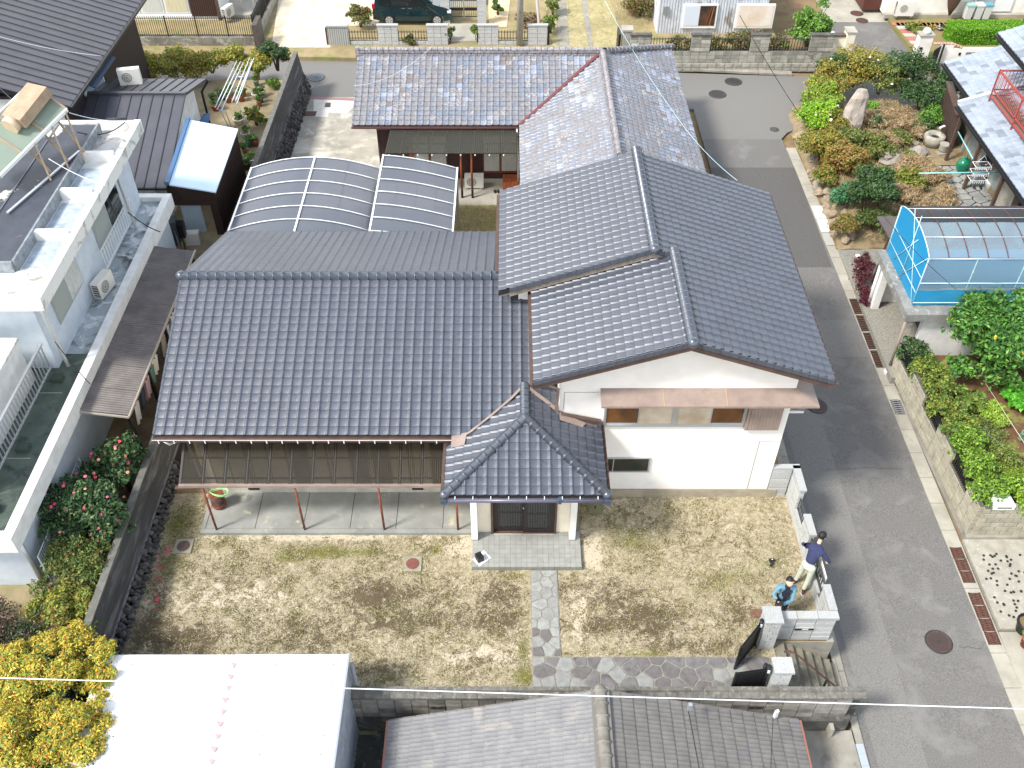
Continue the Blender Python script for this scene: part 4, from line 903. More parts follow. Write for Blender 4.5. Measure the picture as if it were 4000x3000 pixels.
# barrel and green hose at the end of the canopy
p = Vector((-8.2,17.0,.1)); t = thing('rusty_bin', 'black and rust coloured bin under the left end of the canopy', 'bin', p)
part(MB().lathe(p, [(.17,0),(.19,.1),(.2,.5)], 16), 'body', mat('bin_black','2b2a2a',.7,c2='7a4a35',scale=5), t)
for z in (.06,.12,.5): part(MB().lathe(p+Vector((0,0,z)), [(.2,0),(.207,.02),(.2,.04)], 16), 'hoop', redbrown, t)
hs = MB(); 
for k in range(3): hs.tube([p+Vector((.12+.22*math.cos(a)*(1+.1*k), .0+.13*math.sin(a), .56+.03*k+.03*math.sin(a*2))) for a in np.linspace(0,6.2,18)], .013, 6)
solo(hs, 'garden_hose', mat('hose_green','9fd08a',.4), p+Vector((0,0,.6)), 'pale green garden hose coiled on the rusty bin', 'hose')

# ------------------------------------------------------------------ left boundary wall
LW = thing('retaining_wall', 'long dark stained concrete wall on rubble stones along the left side of the lot', 'wall', (-10,25,-.4))
wm = mat('weathered_wall', '4e4e4e', .92, c2='343536', scale=1.5, c3='77777a', s3=3.2, m3=(.52,.72), bump=.4, bscale=25, stretch=(2,.25,1.5)); topm = mat('wall_top', '6d6c67', .9, c2='58574f', scale=4, bump=.3)
for y0, y1 in ((9.6,18),(18,26),(26,34),(34,43)):
    part(MB().hexa([(-10.12,y0,.45),(-9.83,y0,.45),(-9.83,y1-.01,.45),(-10.12,y1-.01,.45),(-10.1,y0,1.44),(-9.96,y0,1.44),(-9.96,y1-.01,1.44),(-10.1,y1-.01,1.44)]), 'wall_panel', wm, LW)
    part(MB().box(-10.13,-9.94,y0,y1-.01,1.441,1.5), 'coping', topm, LW)
part(MB().box(-10.12,-9.8,9.6,43,.38,.449), 'ledge', mat('ledge_grey','85858a',.9,c2='5f5f62',scale=4), LW)
part(MB().prism([(-10.1,9.6,-1.3),(-9.68,9.6,-1.3),(-9.86,9.6,.379),(-10.1,9.6,.379)], (0,33.4,0)), 'rubble_core', mat('rubble_dark','2b2a29',.95,bump=.5), LW)
rub = [mat('rubble_a','4b4947',.9,c2='312f2e',scale=5,bump=.6,bscale=20), mat('rubble_b','63605d',.9,c2='454341',scale=6,bump=.6,bscale=20)]
rms = []
for k in range(6):
    mb = MB().ball((0,0,0),.13,.09,.1,7,5); mb.v = [(x*random.uniform(.75,1.15),y*random.uniform(.75,1.15),z*random.uniform(.75,1.15)) for x,y,z in mb.v]; mb.sm = [False]*len(mb.sm); rms.append(mb.mesh('stone', rub[k%2]))
cnt = 0; rest = MB(); ystop = 300
spots = [(y, j) for y in np.arange(11.6, 43, .2) for j in range(5)]
for y, j in spots:
    if 18.5 < y < 31 : continue
    zt = -.45+ (j+.5)*.18 if y > 31 else .02+j*.085
    if y < 31 and j > 4: continue
    x = -9.64-(zt+.1)*.35 if y < 31 else -9.6-(zt+.4)*.28
    M = Matrix.Translation((x+random.uniform(-.02,.03), y+random.uniform(-.06,.06), zt)) @ Matrix.Rotation(random.random()*6.3,4,'X') @ Matrix.Scale(random.uniform(.6,1.0) if y < 31 else random.uniform(.8,1.3),4)
    if cnt < 290: inst('stone', random.choice(rms), LW, M); cnt += 1
    else:
        b0 = MB().ball((0,0,0),.12,.1,.1,6,5); rest.add([M @ Vector(v) for v in b0.v], b0.f, random.randrange(2), False)
part(rest, 'rubble', rub, LW, kind='stuff')

# ------------------------------------------------------------------ people
def skin(pts, edges, rad, sub=2, smooth=True):
    me = bpy.data.meshes.new('skin'); me.from_pydata([tuple(p) for p in pts], edges, []); o = bpy.data.objects.new('skin', me); C.objects.link(o)
    m1 = o.modifiers.new('s','SKIN'); m2 = o.modifiers.new('d','SUBSURF'); m2.levels = sub; m2.render_levels = sub; m1.use_smooth_shade = True
    for i, r in enumerate(rad):
        sv = me.skin_vertices[0].data[i]; sv.radius = r if isinstance(r, tuple) else (r, r); sv.use_root = (i == 0)
    dg = bpy.context.evaluated_depsgraph_get(); ev = o.evaluated_get(dg); out = bpy.data.meshes.new_from_object(ev)
    bpy.data.objects.remove(o); return out
def meshpart(me, name, m, par, off):
    me.name = name; me.materials.clear(); me.materials.append(m)
    for p in me.polygons: p.use_smooth = True
    me.transform(Matrix.Translation(-Vector(off))); o = bpy.data.objects.new(name, me); C.objects.link(o); o.parent = par; return o
skin_m = mat('skin', 'd9a88c', .6); hair_m = mat('black_hair', '0e0d0e', .6)
def chain(*segs):
    pts, ed, rad = [], [], []
    idx = {}
    for seg in segs:
        prev = None
        for key, p, r in seg:
            if key in idx: i = idx[key]
            else: i = len(pts); idx[key] = i; pts.append(Vector(p)); rad.append(r)
            if prev is not None and prev != i: ed.append((prev, i))
            prev = i
    return pts, ed, rad
def hand(par, w, d, palm, off, curl=.5):
    """palm with four unequal curled fingers and a thumb; w wrist, d direction, palm normal"""
    w, d, n = Vector(w), Vector(d).normalized(), Vector(palm).normalized(); s = d.cross(n).normalized()
    segs = [[('w', w, .026), ('p', w+d*.05, (.036,.02)), ('k', w+d*.085, (.038,.018))]]
    for i, (o_, l) in enumerate(((-.032,.062),(-.011,.075),(.011,.07),(.031,.055))):
        b0 = w+d*.08+s*o_; segs.append([('k', 0, 0), (f'a{i}', b0, .0105), (f'b{i}', b0+d*l*.5+n*l*.15, .0095), (f'c{i}', b0+d*l*(.9-curl*.3)+n*l*(.3+curl*.5), .008)])
    segs.append([('p', 0, 0), ('t0', w+d*.04-s*.045, .012), ('t1', w+d*.075-s*.062+n*.02, .0105), ('t2', w+d*.1-s*.05+n*.04, .009)])
    segs = [[(k, p if not isinstance(p, int) else (0,0,0), r) for k, p, r in sg] for sg in segs]
    meshpart(skin(*chain(*segs), sub=1), 'hand', skin_m, par, off)
def head(par, c, face, up, off, facing=True):
    """c: head centre, face: forward direction"""
    c, f, u = Vector(c), Vector(face).normalized(), Vector(up).normalized(); s = f.cross(u).normalized(); u = s.cross(f)
    R = lambda x, y, z: c+s*x+f*y+u*z
    c = c+u*.01; mb = MB().ball((0,0,0),.09,.108,.13,16,12)
    vs = []
    for x, y, z in mb.v:
        if z < -.02: k = 1-(-z-.02)*2.6; x *= k; y = y*(1-(-z-.02)*1.2)+.012
        vs.append(R(x,y,z))
    mb.v = [tuple(v) for v in vs]
    mb.add([R(-.014,.102,-.03),R(.014,.102,-.03),R(0,.132,-.032),R(0,.108,.012),R(0,.104,-.042)], [(0,2,3),(2,1,3),(0,4,2),(4,1,2)], 0, True)
    for sx in (-1,1): q = MB().ball((0,0,0),.012,.02,.03,6,5); mb.add([R(sx*.092+x,y-.005,z-.005) for x,y,z in q.v], q.f, 0, True)
    hd = part(mb, 'head', skin_m, par)
    for sx in (-1,1): q = MB().ball((0,0,0),.011,.005,.006,6,5); e = MB(); e.add([R(sx*.033+x,.1+y,.014+z) for x,y,z in q.v], q.f, 0, True); part(e, 'eye', black_metal, hd)
    e = MB().add([R(-.025,.098,-.062),R(.025,.098,-.062),R(.02,.098,-.07),R(-.02,.098,-.07)], [(0,1,2,3)]); part(e, 'mouth', mat('lips','a8665a',.5), hd)
    q = MB().ball((0,0,0),.1,.118,.126,16,12); keep = MB()
    k = [i for i, f_ in enumerate(q.f)]
    vv = [R(x, y-.012, z+.018) for x,y,z in q.v]; fs = []
    for f_ in q.f:
        m_ = [sum(q.v[i][a] for i in f_)/len(f_) for a in range(3)]
        if m_[2] > .035 or (m_[1] < .0 and m_[2] > -.055) or (m_[1] < .035 and m_[2] > -.01): fs.append(f_)
    keep.add(vv, fs, 0, True); part(keep, 'hair', hair_m, par)
# man leaning over the railing, back towards us
base = Vector((7.62,14.33,0)); A_ = thing('person', 'man in navy jacket and pale trousers leaning out over the side railing', 'person', base)
navy = mat('navy_cloth', '2c3358', .85, c2='252b4a', scale=10, bump=.3); pale = mat('pale_cloth', 'b9bfae', .85, c2='a8ad9c', scale=9, bump=.3)
fa, fb = Vector((7.7,14.17,.0)), Vector((7.56,14.48,.0)); pel = Vector((7.72,14.42,.93)); che = Vector((7.86,14.62,1.26)); nk = Vector((7.93,14.72,1.44))
torso = chain([('pel',pel,(.15,.115)),('wa',pel.lerp(che,.4),(.145,.11)),('che',che,(.175,.125)),('nb',che.lerp(nk,.7),(.12,.08)),('nk',nk,.055)],
              [('che',0,0),('sl',che+Vector((-.17,.08,.06)),.07),('el',Vector((7.62,14.92,1.12)),.052),('wl',Vector((7.78,15.0,.98)),.042)],
              [('che',0,0),('sr',che+Vector((.15,-.13,.04)),.07),('er',Vector((8.18,14.36,1.1)),.052),('wr',Vector((8.22,14.5,.98)),.042)])
legs = chain([('pel',pel+Vector((0,0,-.0)),(.15,.11)),('h1',Vector((7.78,14.3,.86)),.1),('k1',Vector((7.77,14.26,.47)),.075),('a1',Vector((7.7,14.2,.09)),.06)],
             [('pel',0,0),('h2',Vector((7.64,14.5,.86)),.1),('k2',Vector((7.62,14.5,.47)),.08),('a2',Vector((7.56,14.5,.09)),.06)])
fix = lambda ch: ([Vector(p) if not isinstance(p,(int,float)) else Vector((0,0,0)) for p in ch[0]], ch[1], ch[2])
meshpart(skin(*chain([('nk',nk,.055),('nt',nk+Vector((.03,.04,.09)),.05)],[('nk',0,0),('c',che,(.12,.09)),('p',pel,(.12,.09))])), 'body', skin_m, A_, base)
meshpart(skin(*torso), 'jacket', navy, A_, base); meshpart(skin(*legs), 'trousers', pale, A_, base)
head(A_, nk+Vector((.05,.06,.19)), (.7,.5,-.35), (.25,.2,1), base)
hand(A_, (8.22,14.5,.98), (0,.3,-1), (-1,0,0), base); hand(A_, (7.78,15.0,.98), (.8,.1,-.3), (0,0,-1), base)
part(MB().ball(nk+Vector((.1,.09,.13)), .03,.05,.04,8,6), 'face_mask', white_metal, A_)
for f_, an in ((fa,.5),(fb,.9)):
    sh = MB(); q = MB().ball((0,0,0),.052,.135,.05,10,6); ca_, sa_ = math.cos(-an), math.sin(-an)
    sh.add([(f_.x+x*ca_-(y+.02)*sa_, f_.y+x*sa_+(y+.02)*ca_, .055+max(z,-.03)) for x,y,z in q.v], q.f, 0, True); so = part(sh, 'shoe', mat('shoe_dark','1d1a1e',.6,c2='5a2230',scale=5), A_)
    q = MB().ball((0,0,0),.057,.14,.02,10,6); sh = MB().add([(f_.x+x*ca_-(y+.02)*sa_, f_.y+x*sa_+(y+.02)*ca_, .02+max(z,-.02)) for x,y,z in q.v], q.f, 0, True); part(sh, 'sole', white_metal, so)
# man with a camera facing us behind the gate wall
base = Vector((6.86,13.42,0)); B_ = thing('person', 'man in a light blue cardigan holding a black camera behind the gate wall', 'person', base)
teal = mat('light_blue_cardigan', '628a9b', .85, c2='557d8f', scale=12, bump=.3); dnavy = mat('dark_shirt', '171b2b', .8)
pel = base+Vector((0,0,.93)); che = base+Vector((0,-.0,1.27)); nk = base+Vector((-.01,-.02,1.47))
meshpart(skin(*chain([('pel',pel,(.13,.1)),('che',che,(.14,.11)),('nb',che.lerp(nk,.75),(.1,.07)),('nk',nk,.055),('nt',nk+Vector((0,-.02,.08)),.05)])), 'body', dnavy, B_, base)
meshpart(skin(*chain([('nk',nk+Vector((0,-.005,.02)),.053),('nt',nk+Vector((0,-.02,.1)),.05)])), 'neck', skin_m, B_, base)
wl_, wr_ = base+Vector((-.27,-.3,1.2)), base+Vector((-.19,-.36,1.1))
meshpart(skin(*chain([('pel',pel+Vector((0,.0,-.08)),(.16,.12)),('che',che+Vector((0,.03,0)),(.165,.115)),('u',che+Vector((0,.03,.1)),(.13,.085))],
   [('u',0,0),('sl',che+Vector((-.19,.02,.12)),.068),('el',base+Vector((-.33,-.08,1.18)),.05),('wl',wl_+Vector((.0,.06,0)),.042)],
   [('u',0,0),('sr',che+Vector((.19,.0,.12)),.068),('er',base+Vector((.14,-.17,1.05)),.054),('wr',wr_+Vector((.07,.04,0)),.043)])), 'cardigan', teal, B_, base)
part(MB().prism([che+Vector((-.07,-.135,.14)),che+Vector((.07,-.135,.14)),che+Vector((.0,-.15,-.32)),che+Vector((-.08,-.15,-.32))], (0,.03,0)), 'shirt_front', dnavy, B_)
meshpart(skin(*chain([('pel',pel,(.14,.11)),('h1',base+Vector((.09,0,.86)),.09),('k1',base+Vector((.09,-.02,.47)),.07),('a1',base+Vector((.1,0,.08)),.055)],
   [('pel',0,0),('h2',base+Vector((-.09,0,.86)),.09),('k2',base+Vector((-.09,-.02,.47)),.07),('a2',base+Vector((-.1,0,.08)),.055)])), 'trousers', dnavy, B_, base)
for sx in (-.1,.1): part(MB().ball(base+Vector((sx,-.05,.05)), .05,.13,.05,10,6), 'shoe', black_metal, B_)
head(B_, nk+Vector((-.005,-.035,.2)), (-.12,-.85,.42), (0,.4,1), base)
hand(B_, wl_, (.5,-.6,.1), (.2,0,-1), base, .8); hand(B_, wr_, (-.6,-.3,.3), (0,.3,1), base, .8)
t = thing('hand_camera', 'black camera held in both hands by the man in the light blue cardigan', 'camera', wl_+Vector((.05,-.05,-.03)))
cc_ = wl_+Vector((.04,-.09,-.02)); part(MB().obox(cc_,.15,.07,.1,.5), 'body', bmx, t); part(MB().tube([cc_+Vector((-.02,-.03,.05)),cc_+Vector((-.09,-.09,.02))], .034, 10), 'lens', black_metal, t)
# ================================================================== old tiled house behind
O_ = thing('old_tiled_house', 'low L-shaped old house with a mottled weathered tile roof and a red valley line', 'house', (0,37,-.4))
RO = Roof(.25, .235); from mathutils import noise as _mn
RO.streak = lambda p: .42+.6*_mn.noise(Vector((p.x*.9,p.y*.55,3.1)))+.25*_mn.noise(Vector((p.x*3.1,p.y*1.2,7))); so_ = .39; c3_ = 1/math.hypot(1,so_); s3_ = so_*c3_
oy, oz, orr = 34.0, 2.6, 37.45; ozr = oz+so_*(orr-oy); ox0 = -6.14
nro = int(round((orr-oy)/c3_/.235))
RO.field((ox0,oy,oz), (1,0,0), (0,c3_,s3_), 40, nro, clips=[((.4,34,0),(-1,1.0,0))], jit=.03)
RO.field((.4,37.6,oz), (0,-1,0), (c3_,0,s3_), 34, nro, clips=[((.4,34,0),(1,-1,0)), ((3.8,0,0),(-1,0,0))], jit=.03)
RO.field((7.18,29.2,oz), (0,1,0), (-c3_,0,s3_), 48, nro, clips=[((3.8,37.45,0),(1,-1.0,0)), ((3.8,0,0),(1,0,0))], jit=.03)
dk = MB(); q = .02
dk.prism([(ox0,oy,oz-q),(.4,oy,oz-q),(3.8,orr,ozr-q),(ox0,orr,ozr-q)], (0,0,-.1)); dk.prism([(ox0,orr+.001,ozr-q),(3.8,orr+.001,ozr-q),(7.18,40.85,oz-q),(ox0,40.85,oz-q)], (0,0,-.1))
dk.prism([(.4,29.2,oz-q-.001),(3.8,29.2,ozr-q-.001),(3.8,orr,ozr-q-.001),(.4,oy,oz-q-.001)], (0,0,-.1)); dk.prism([(3.801,29.2,ozr-q),(7.18,29.2,oz-q),(7.18,40.85,oz-q),(3.801,orr,ozr-q)], (0,0,-.1))
part(dk, 'roof_deck', mat('old_underlay','2a2826',.9), O_)
oridge = mat('old_ridge', '8f8d90', .55, c2='6b676b', scale=7, c3='b9b8b8', s3=9, m3=(.56,.7), bump=.3, bscale=40)
def stack(a, b, layers=2, w=.3):
    a, b = Vector(a), Vector(b); d = (b-a); n = int(d.length/.25)
    for k in range(layers):
        for i in range(n):
            p0, p1 = a+d*(i/n), a+d*((i+.94)/n); z = Vector((0,0,.03+k*.085)); part(MB().beam(p0+z, p1+z, w-.05*k, .05), 'ridge_layer', oridge, O_)
    ridge_run(O_, a+Vector((0,0,layers*.085)), b+Vector((0,0,layers*.085)), .25, .1, oridge, .02, ())
stack((ox0,orr,ozr), (3.8,orr,ozr), 2, .34); stack((3.8,29.2,ozr), (3.8,orr-.2,ozr), 2, .3); ridge_run(O_, (7.2,40.87,oz), (3.9,orr+.1,ozr), .25, .12, oridge, .1, (0,))
for z in (0,.13,.26): part(MB().box(ox0-.14,ox0+.0,orr-.2+z*.3,orr+.2-z*.3,ozr-.1+z,ozr+.02+z), 'ridge_end_tile', oridge, O_)
part(MB().prism([(.33,33.93,oz+.08),(.47,33.93,oz+.08),(3.75,orr-.12,ozr+.07),(3.6,orr-.12,ozr+.07)], (0,0,.012)), 'valley_flashing', mat('red_flashing','6e3a3c',.6), O_)
ver = MB()
for i in range(nro): a = i*.235; part(MB().hexa([(ox0-.06,oy+a*c3_,oz+a*s3_-.12),(ox0,oy+a*c3_,oz+a*s3_-.12),(ox0,oy+(a+.22)*c3_,oz+(a+.22)*s3_-.12),(ox0-.06,oy+(a+.22)*c3_,oz+(a+.22)*s3_-.12),(ox0-.06,oy+a*c3_,oz+a*s3_+.05),(ox0,oy+a*c3_,oz+a*s3_+.05),(ox0,oy+(a+.22)*c3_,oz+(a+.22)*s3_+.03),(ox0-.06,oy+(a+.22)*c3_,oz+(a+.22)*s3_+.03)]), 'verge_tile', old_mats[i%3], O_)
part(MB().box(ox0-.08,.36,oy-.09,oy-.02,oz-.1,oz-.04), 'gutter', mat('red_gutter','5a3c3c',.5), O_)
part(MB().box(ox0,.3,oy,oy+.5,oz-.16,oz-.12), 'soffit', mat('soffit_pale','b8b2a4',.8), O_)
part(MB().tube([(.3,33.9,oz-.1),(.36,33.9,1.2),(.36,33.9,-.2)], .035, 6), 'downpipe', white_metal, O_)
sid = mat('brown_siding', '4a2f2c', .6, c2='3d2624', scale=3)
wl = MB(); wl.box(-5.35,.6,34.65,40,-.4,2.7).box(.61,6.7,29.4,40,-.4,2.7); wl.prism([(-5.35,34.65,2.7),(-5.35,40,2.7),(-5.35,37.4,3.7)], (.2,0,0)); part(wl, 'wall', sid, O_)
for i in range(4): part(MB().box(-5.3+i*.3,-5.285+i*.3,34.63,34.648,-.4,2.5), 'siding_rib', brown_dark, O_)
part(MB().box(-5.45,-4.6,34.55,34.649,2.3,2.5), 'white_band', plaster, O_)
ow = mat('brown_sash','7a4a35',.5)
for xa, n in ((-4.0,2),(-1.1,3)):
    w_ = .72; wn = part(MB().box(xa,xa+n*w_,34.6,34.645,.1,1.85), 'window', ow, O_)
    for k in range(n): part(MB().box(xa+k*w_+.06,xa+(k+1)*w_-.04,34.585,34.599,.2,1.78), 'pane', curtain_w, wn)
canopy(O_, (-4.85,33.0,1.95), (.3,33.0,1.95), (.3,34.1,2.5), (-4.65,34.1,2.5), 9, CAN2, mat('old_canopy_bar','2e2a20',.7), (.05,.4,.75), ncor=8)
for i in range(9): part(MB().ball((-4.7+i*.56,32.98,1.88), .035,.03,.035,6,5), 'knob', white_metal, O_)
for x in (-1.92,-1.5): part(MB().tube([(x,33.2,-.2),(x,33.2,.25)], .05, 7), 'post_foot', black_metal, O_); part(MB().tube([(x,33.2,.251),(x,33.2,1.95)], .045, 7), 'post', mat('post_orange','9a5534',.6,c2='6e3a26',scale=6), O_)
part(MB().box(-4.1,-3.95,34.5,34.6,0,1.9), 'post', mat('post_orange','9a5534',.6), O_)
part(MB().box(-3.0,.62,32.55,34.64,-.4,-.2), 'terrace', conc_light, O_)
p = Vector((-1.45,33.95,-.2)); 
def ac_unit(label, p, rz, par_z=0, group=None, w_=.78, h_=.56):
    t = thing('air_conditioner', label, 'air conditioner', p, group, rz); b_ = mat('ac_white','d8d6cd',.5)
    part(MB().box(-w_/2,w_/2,-.13,.13,.06,h_+.06), 'case', b_, t, local=True)
    rg = part(MB().box(-w_/2-.004,-w_/2+.0,-.1,.1,.1,h_), 'side_grille', mat('grille_dark','55585a',.6), t, local=True)
    for i in range(5): part(MB().box(-w_/2-.009,-w_/2-.005,-.1,.1,.14+i*.09,.155+i*.09), 'fin', b_, rg, local=True)
    fan = MB(); c0 = Vector((-.1,-.135,.06+h_/2))
    for r0, r1, z in ((.2,.22,-.006),(.13,.145,-.004),(.06,.075,-.004)):
        k = len(fan.v); vs = []; n = 18
        for j in range(n): a = 6.2832*j/n; vs += [(c0.x+r0*math.cos(a), c0.y+z, c0.z+r0*math.sin(a)),(c0.x+r1*math.cos(a), c0.y+z, c0.z+r1*math.sin(a))]
        fan.add(vs, [(2*j,2*j+1,(2*j+3)%(2*n),(2*j+2)%(2*n)) for j in range(n)])
    disc = MB().add([(c0.x+.2*math.cos(6.2832*j/18), c0.y+.001, c0.z+.2*math.sin(6.2832*j/18)) for j in range(18)], [tuple(range(18))])
    part(disc, 'fan', mat('fan_grey','8d8b84',.6), t, local=True); part(fan, 'fan_guard', b_, t, local=True)
    part(MB().box(-w_/2+.05,-w_/2+.15,-.15,.15,0,.06).box(w_/2-.15,w_/2-.05,-.15,.15,0,.06), 'foot', conc, t, local=True)
    return t
ac_unit('beige air conditioner unit behind the two orange posts of the old house', p, 0)
t = thing('wooden_step', 'orange-brown wooden step box under the old house window', 'step', (0.0,34.2,-.2))
for i in range(5): part(MB().box(-.28+i*.16,-.13+i*.16,33.75,34.4,-.2,.15), 'plank', mat('orange_wood','a0522d',.6,c2='7a3d22',scale=8,rand=.1), t)
t = thing('shoes', 'pair of black shoes left on the old house terrace', 'shoes', (-.55,33.7,-.2))
for dx in (0,.13): part(MB().ball((-.6+dx,33.6,-.15), .05,.13,.05,8,6), 'shoe', black_metal, t)
RO.build(O_, old_mats)
blades('weeds', 5000, lambda x, y: .5+0*x, [('b4a577',3),('7d7a3a',2),('8a7448',2)], .07, 31, z=-.12, area=(-2.2,-.1,29.6,32.5))
setting(MB().box(-2.3,.7,26,32.55,-.6,-.12), 'lawn', lawn_dry)
# ------------------------------------------------------------------ driveway and carport
DW = setting(MB().box(-9.62,-4.9,26,42.15,-.8,-.4).box(-4.899,-2.301,26,34.6,-.8,-.4), 'driveway', mat('driveway_concrete','a7a295',.9,c2='8a867a',scale=1.1,c3='c4c0b2',s3=.8,m3=(.52,.68),bump=.2,bscale=30))
setting(MB().prism([P(1225,388,-.396),P(1400,395,-.396),P(1355,445,-.396),P(1285,440,-.396),P(1280,458,-.396),P(1225,455,-.396)], (0,0,.004)), 'concrete_patch', mat('new_concrete','c9c7bd',.9,c2='bdbab0',scale=3))
solo(MB().prism([P(1190,435,-.39),P(1238,435,-.39),P(1232,453,-.39),P(1186,453,-.39)], (0,0,.01)), 'iron_plate', rust, P(1210,444,-.39), 'rusty red-brown plate set in the driveway near the back road', 'cover plate')
solo(MB().prism([P(1272,402,-.385),P(1292,402,-.385),P(1290,418,-.385),P(1268,418,-.385)], (0,0,.01)), 'drain_grate', black_metal, P(1280,410,-.385), 'small dark square grate in the pale driveway patch', 'drain grate')
setting(MB().prism([P(1180,375,-.395),P(1390,385,-.395),P(1390,395,-.395),P(1180,385,-.395)], (0,0,.006)), 'threshold_strip', mat('pink_strip','8f6f6a',.8))
CP = thing('carport', 'arched carport with smoked polycarbonate panels and white ribs', 'carport', (-6,29,-.4))
CPM = clearmat('smoked_polycarbonate', '565c66', .82, .16); wf = mat('rib_white','dfe2e2',.4)
ya, ybk = 26.6, 31.45
def arcz(x, x0, x1, za, zc, zb):
    t = (x-x0)/(x1-x0); return za*(1-t)+zb*t+(zc)*4*t*(1-t)
secs = [(-9.72,-4.78,lambda x: arcz(x,-9.72,-4.78,2.2,.5,2.15)), (-4.70,-1.96,lambda x: 2.75-.55*((x+4.7)/2.74)**1.6+.0)]
for x0, x1, fz_ in secs:
    nb = 7; ns = 12; xs = np.linspace(x0,x1,ns+1)
    for r in range(nb):
        y = ybk-(ybk-ya)*r/(nb-1)
        part(MB().tube([(x,y,fz_(x)+.03) for x in xs], .022, 4), 'rib', wf, CP)
        if r < nb-1:
            y2 = ybk-(ybk-ya)*(r+1)/(nb-1)
            for h in ((0,.5),(.5,1)) if x0 < -6 else ((0,1),):
                xq = np.linspace(x0+(x1-x0)*h[0], x0+(x1-x0)*h[1], 8); mb = MB()
                mb.add([(x,yy,fz_(x)) for x in xq for yy in (y2,y)], [(2*i,2*i+2,2*i+3,2*i+1) for i in range(7)], 0, True); part(mb, 'panel', CPM, CP)
    for x in ([x0,(x0+x1)/2,x1] if x0 < -6 else [x0,x1]): part(MB().beam((x,ya-.03,fz_(x)+.02),(x,ybk+.03,fz_(x)+.02),.06,.07), 'edge_beam', wf, CP)
    for k in range(1,4): x = x0+(x1-x0)*k/4; part(MB().beam((x,ya,fz_(x)-.06),(x,ybk,fz_(x)-.06),.05,.05), 'purlin', mat('purlin_grey','6a6d70',.5), CP)
for x in (-9.5,-1.98): 
    for y in (ya+.4,ybk-.5): part(MB().box(x-.05,x+.05,y-.05,y+.05,-.4,2.15), 'post', alu, CP)

# ================================================================== left neighbours
lg = .4
setting(MB().box(-60,-10.1,9.0,42.3,-1,lg), 'neighbour_ground', mat('pale_soil','9b8b6c',.95,c2='7e7458',scale=1.8,c3='777a4a',s3=1,m3=(.6,.75),bump=.4,bscale=15))
setting(MB().box(-12.0,-10.15,15.5,27.2,lg,lg+.02), 'side_passage', mat('passage_concrete','8a7458',.9,c2='6e5c46',scale=2))
NW = thing('white_concrete_building', 'stained white flat-roofed concrete building with dark roofing and a long parapet', 'building', (-16,21,lg))
wc = mat('shade_tinted_white_wall','c6cfd6',.8,c2='b8c3cc',scale=2.5,bump=.1); ww = mat('bright_white_wall','e4e4e0',.8,c2='d0d0cc',scale=3)  # bluish copy of the white wall: east-side shade put into its colour
px_ = -11.75
part(MB().box(-30,-12.05,14.15,28.2,lg,2.85), 'lower_wall', wc, NW)
part(MB().box(-12.0,px_,13.6,28.4,2.55,3.08).box(-30,-12.001,13.6,13.85,2.55,3.08).box(-12.9,-12.001,28.15,28.4,2.55,3.08), 'parapet', ww, NW)
part(MB().box(-30,-12.001,13.85,20.3,2.6,2.9), 'terrace_floor', mat('green_roofing','3d4a42',.6,c2='525f52',scale=1.5,c3='2c3630',s3=2.5,m3=(.5,.65),bump=.2), NW)
part(MB().box(-30,-12.001,20.301,28.14,2.6,2.905), 'gutter_floor', mat('stained_floor','9aa3a6',.8,c2='5d605f',scale=.9,mix=(.48,.6),dist=.5,c3='c9cdd0',s3=2.2,m3=(.5,.6)), NW)
for y in (16.3,18.7): part(MB().box(-13,-12.32,y-.01,y+.01,2.9,2.906), 'seam', mat('seam_pale','9a9d8a',.8), NW)
for y in (14.6,16.6,19.2): part(MB().box(-12.75,-12.45,y-.12,y+.12,2.9,3.05), 'foot_block', mat('mossy_block','35443a',.9), NW)
ux = -12.75; uy0, uy1 = 19.7, 28.1
part(MB().box(-30,ux,uy0,uy1,2.905,5.45), 'upper_wall', wc, NW)
part(MB().box(-30,-12.08,19.15,28.45,5.46,5.62), 'roof_slab', ww, NW)
rb = mat('roof_rim_white','dcdcd6',.85,c2='8f8d84',scale=1.8,mix=(.52,.68),dist=.8)
part(MB().box(-12.3,-12.079,19.14,28.46,5.45,5.86).box(-30,-12.301,19.14,19.35,5.45,5.84).box(-30,-12.301,28.25,28.46,5.45,5.84), 'roof_rim', rb, NW)
for ya_, yb_ in ((26.3,28.249),(19.351,20.6)): part(MB().box(-13.3,-12.301,ya_,yb_,5.621,5.66), 'stained_gutter', mat('stained_gutter','c3c2bc',.8,c2='7a746a',scale=1.7,mix=(.5,.66),dist=1.), NW)
part(MB().box(-30,-13.31,20.6,28.0,5.621,5.92), 'roof_membrane', mat('dark_membrane','30353e',.55,c2='3c424c',scale=2,c3='b3b0a8',s3=.9,m3=(.61,.63),bump=.25), NW)
part(MB().box(-13.309,-13.25,20.6,28.0,5.621,6.0).box(-30,-13.31,20.52,20.599,5.621,5.98), 'membrane_upstand', mat('upstand_grey','8f979d',.7,c2='6c7175',scale=5), NW)
for y in (22.0,24.1,26.2): part(MB().box(-13.25,-12.3,y,y+.14,5.62,5.95), 'cross_wall', ww, NW)
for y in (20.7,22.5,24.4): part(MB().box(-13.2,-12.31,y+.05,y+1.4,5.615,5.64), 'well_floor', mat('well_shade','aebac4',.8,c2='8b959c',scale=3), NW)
for x in (-14.6,-16.6): part(MB().box(x-.02,x+.02,20.6,28,5.921,5.945), 'roofing_lap', mat('lap_grey','5c636b',.6), NW)
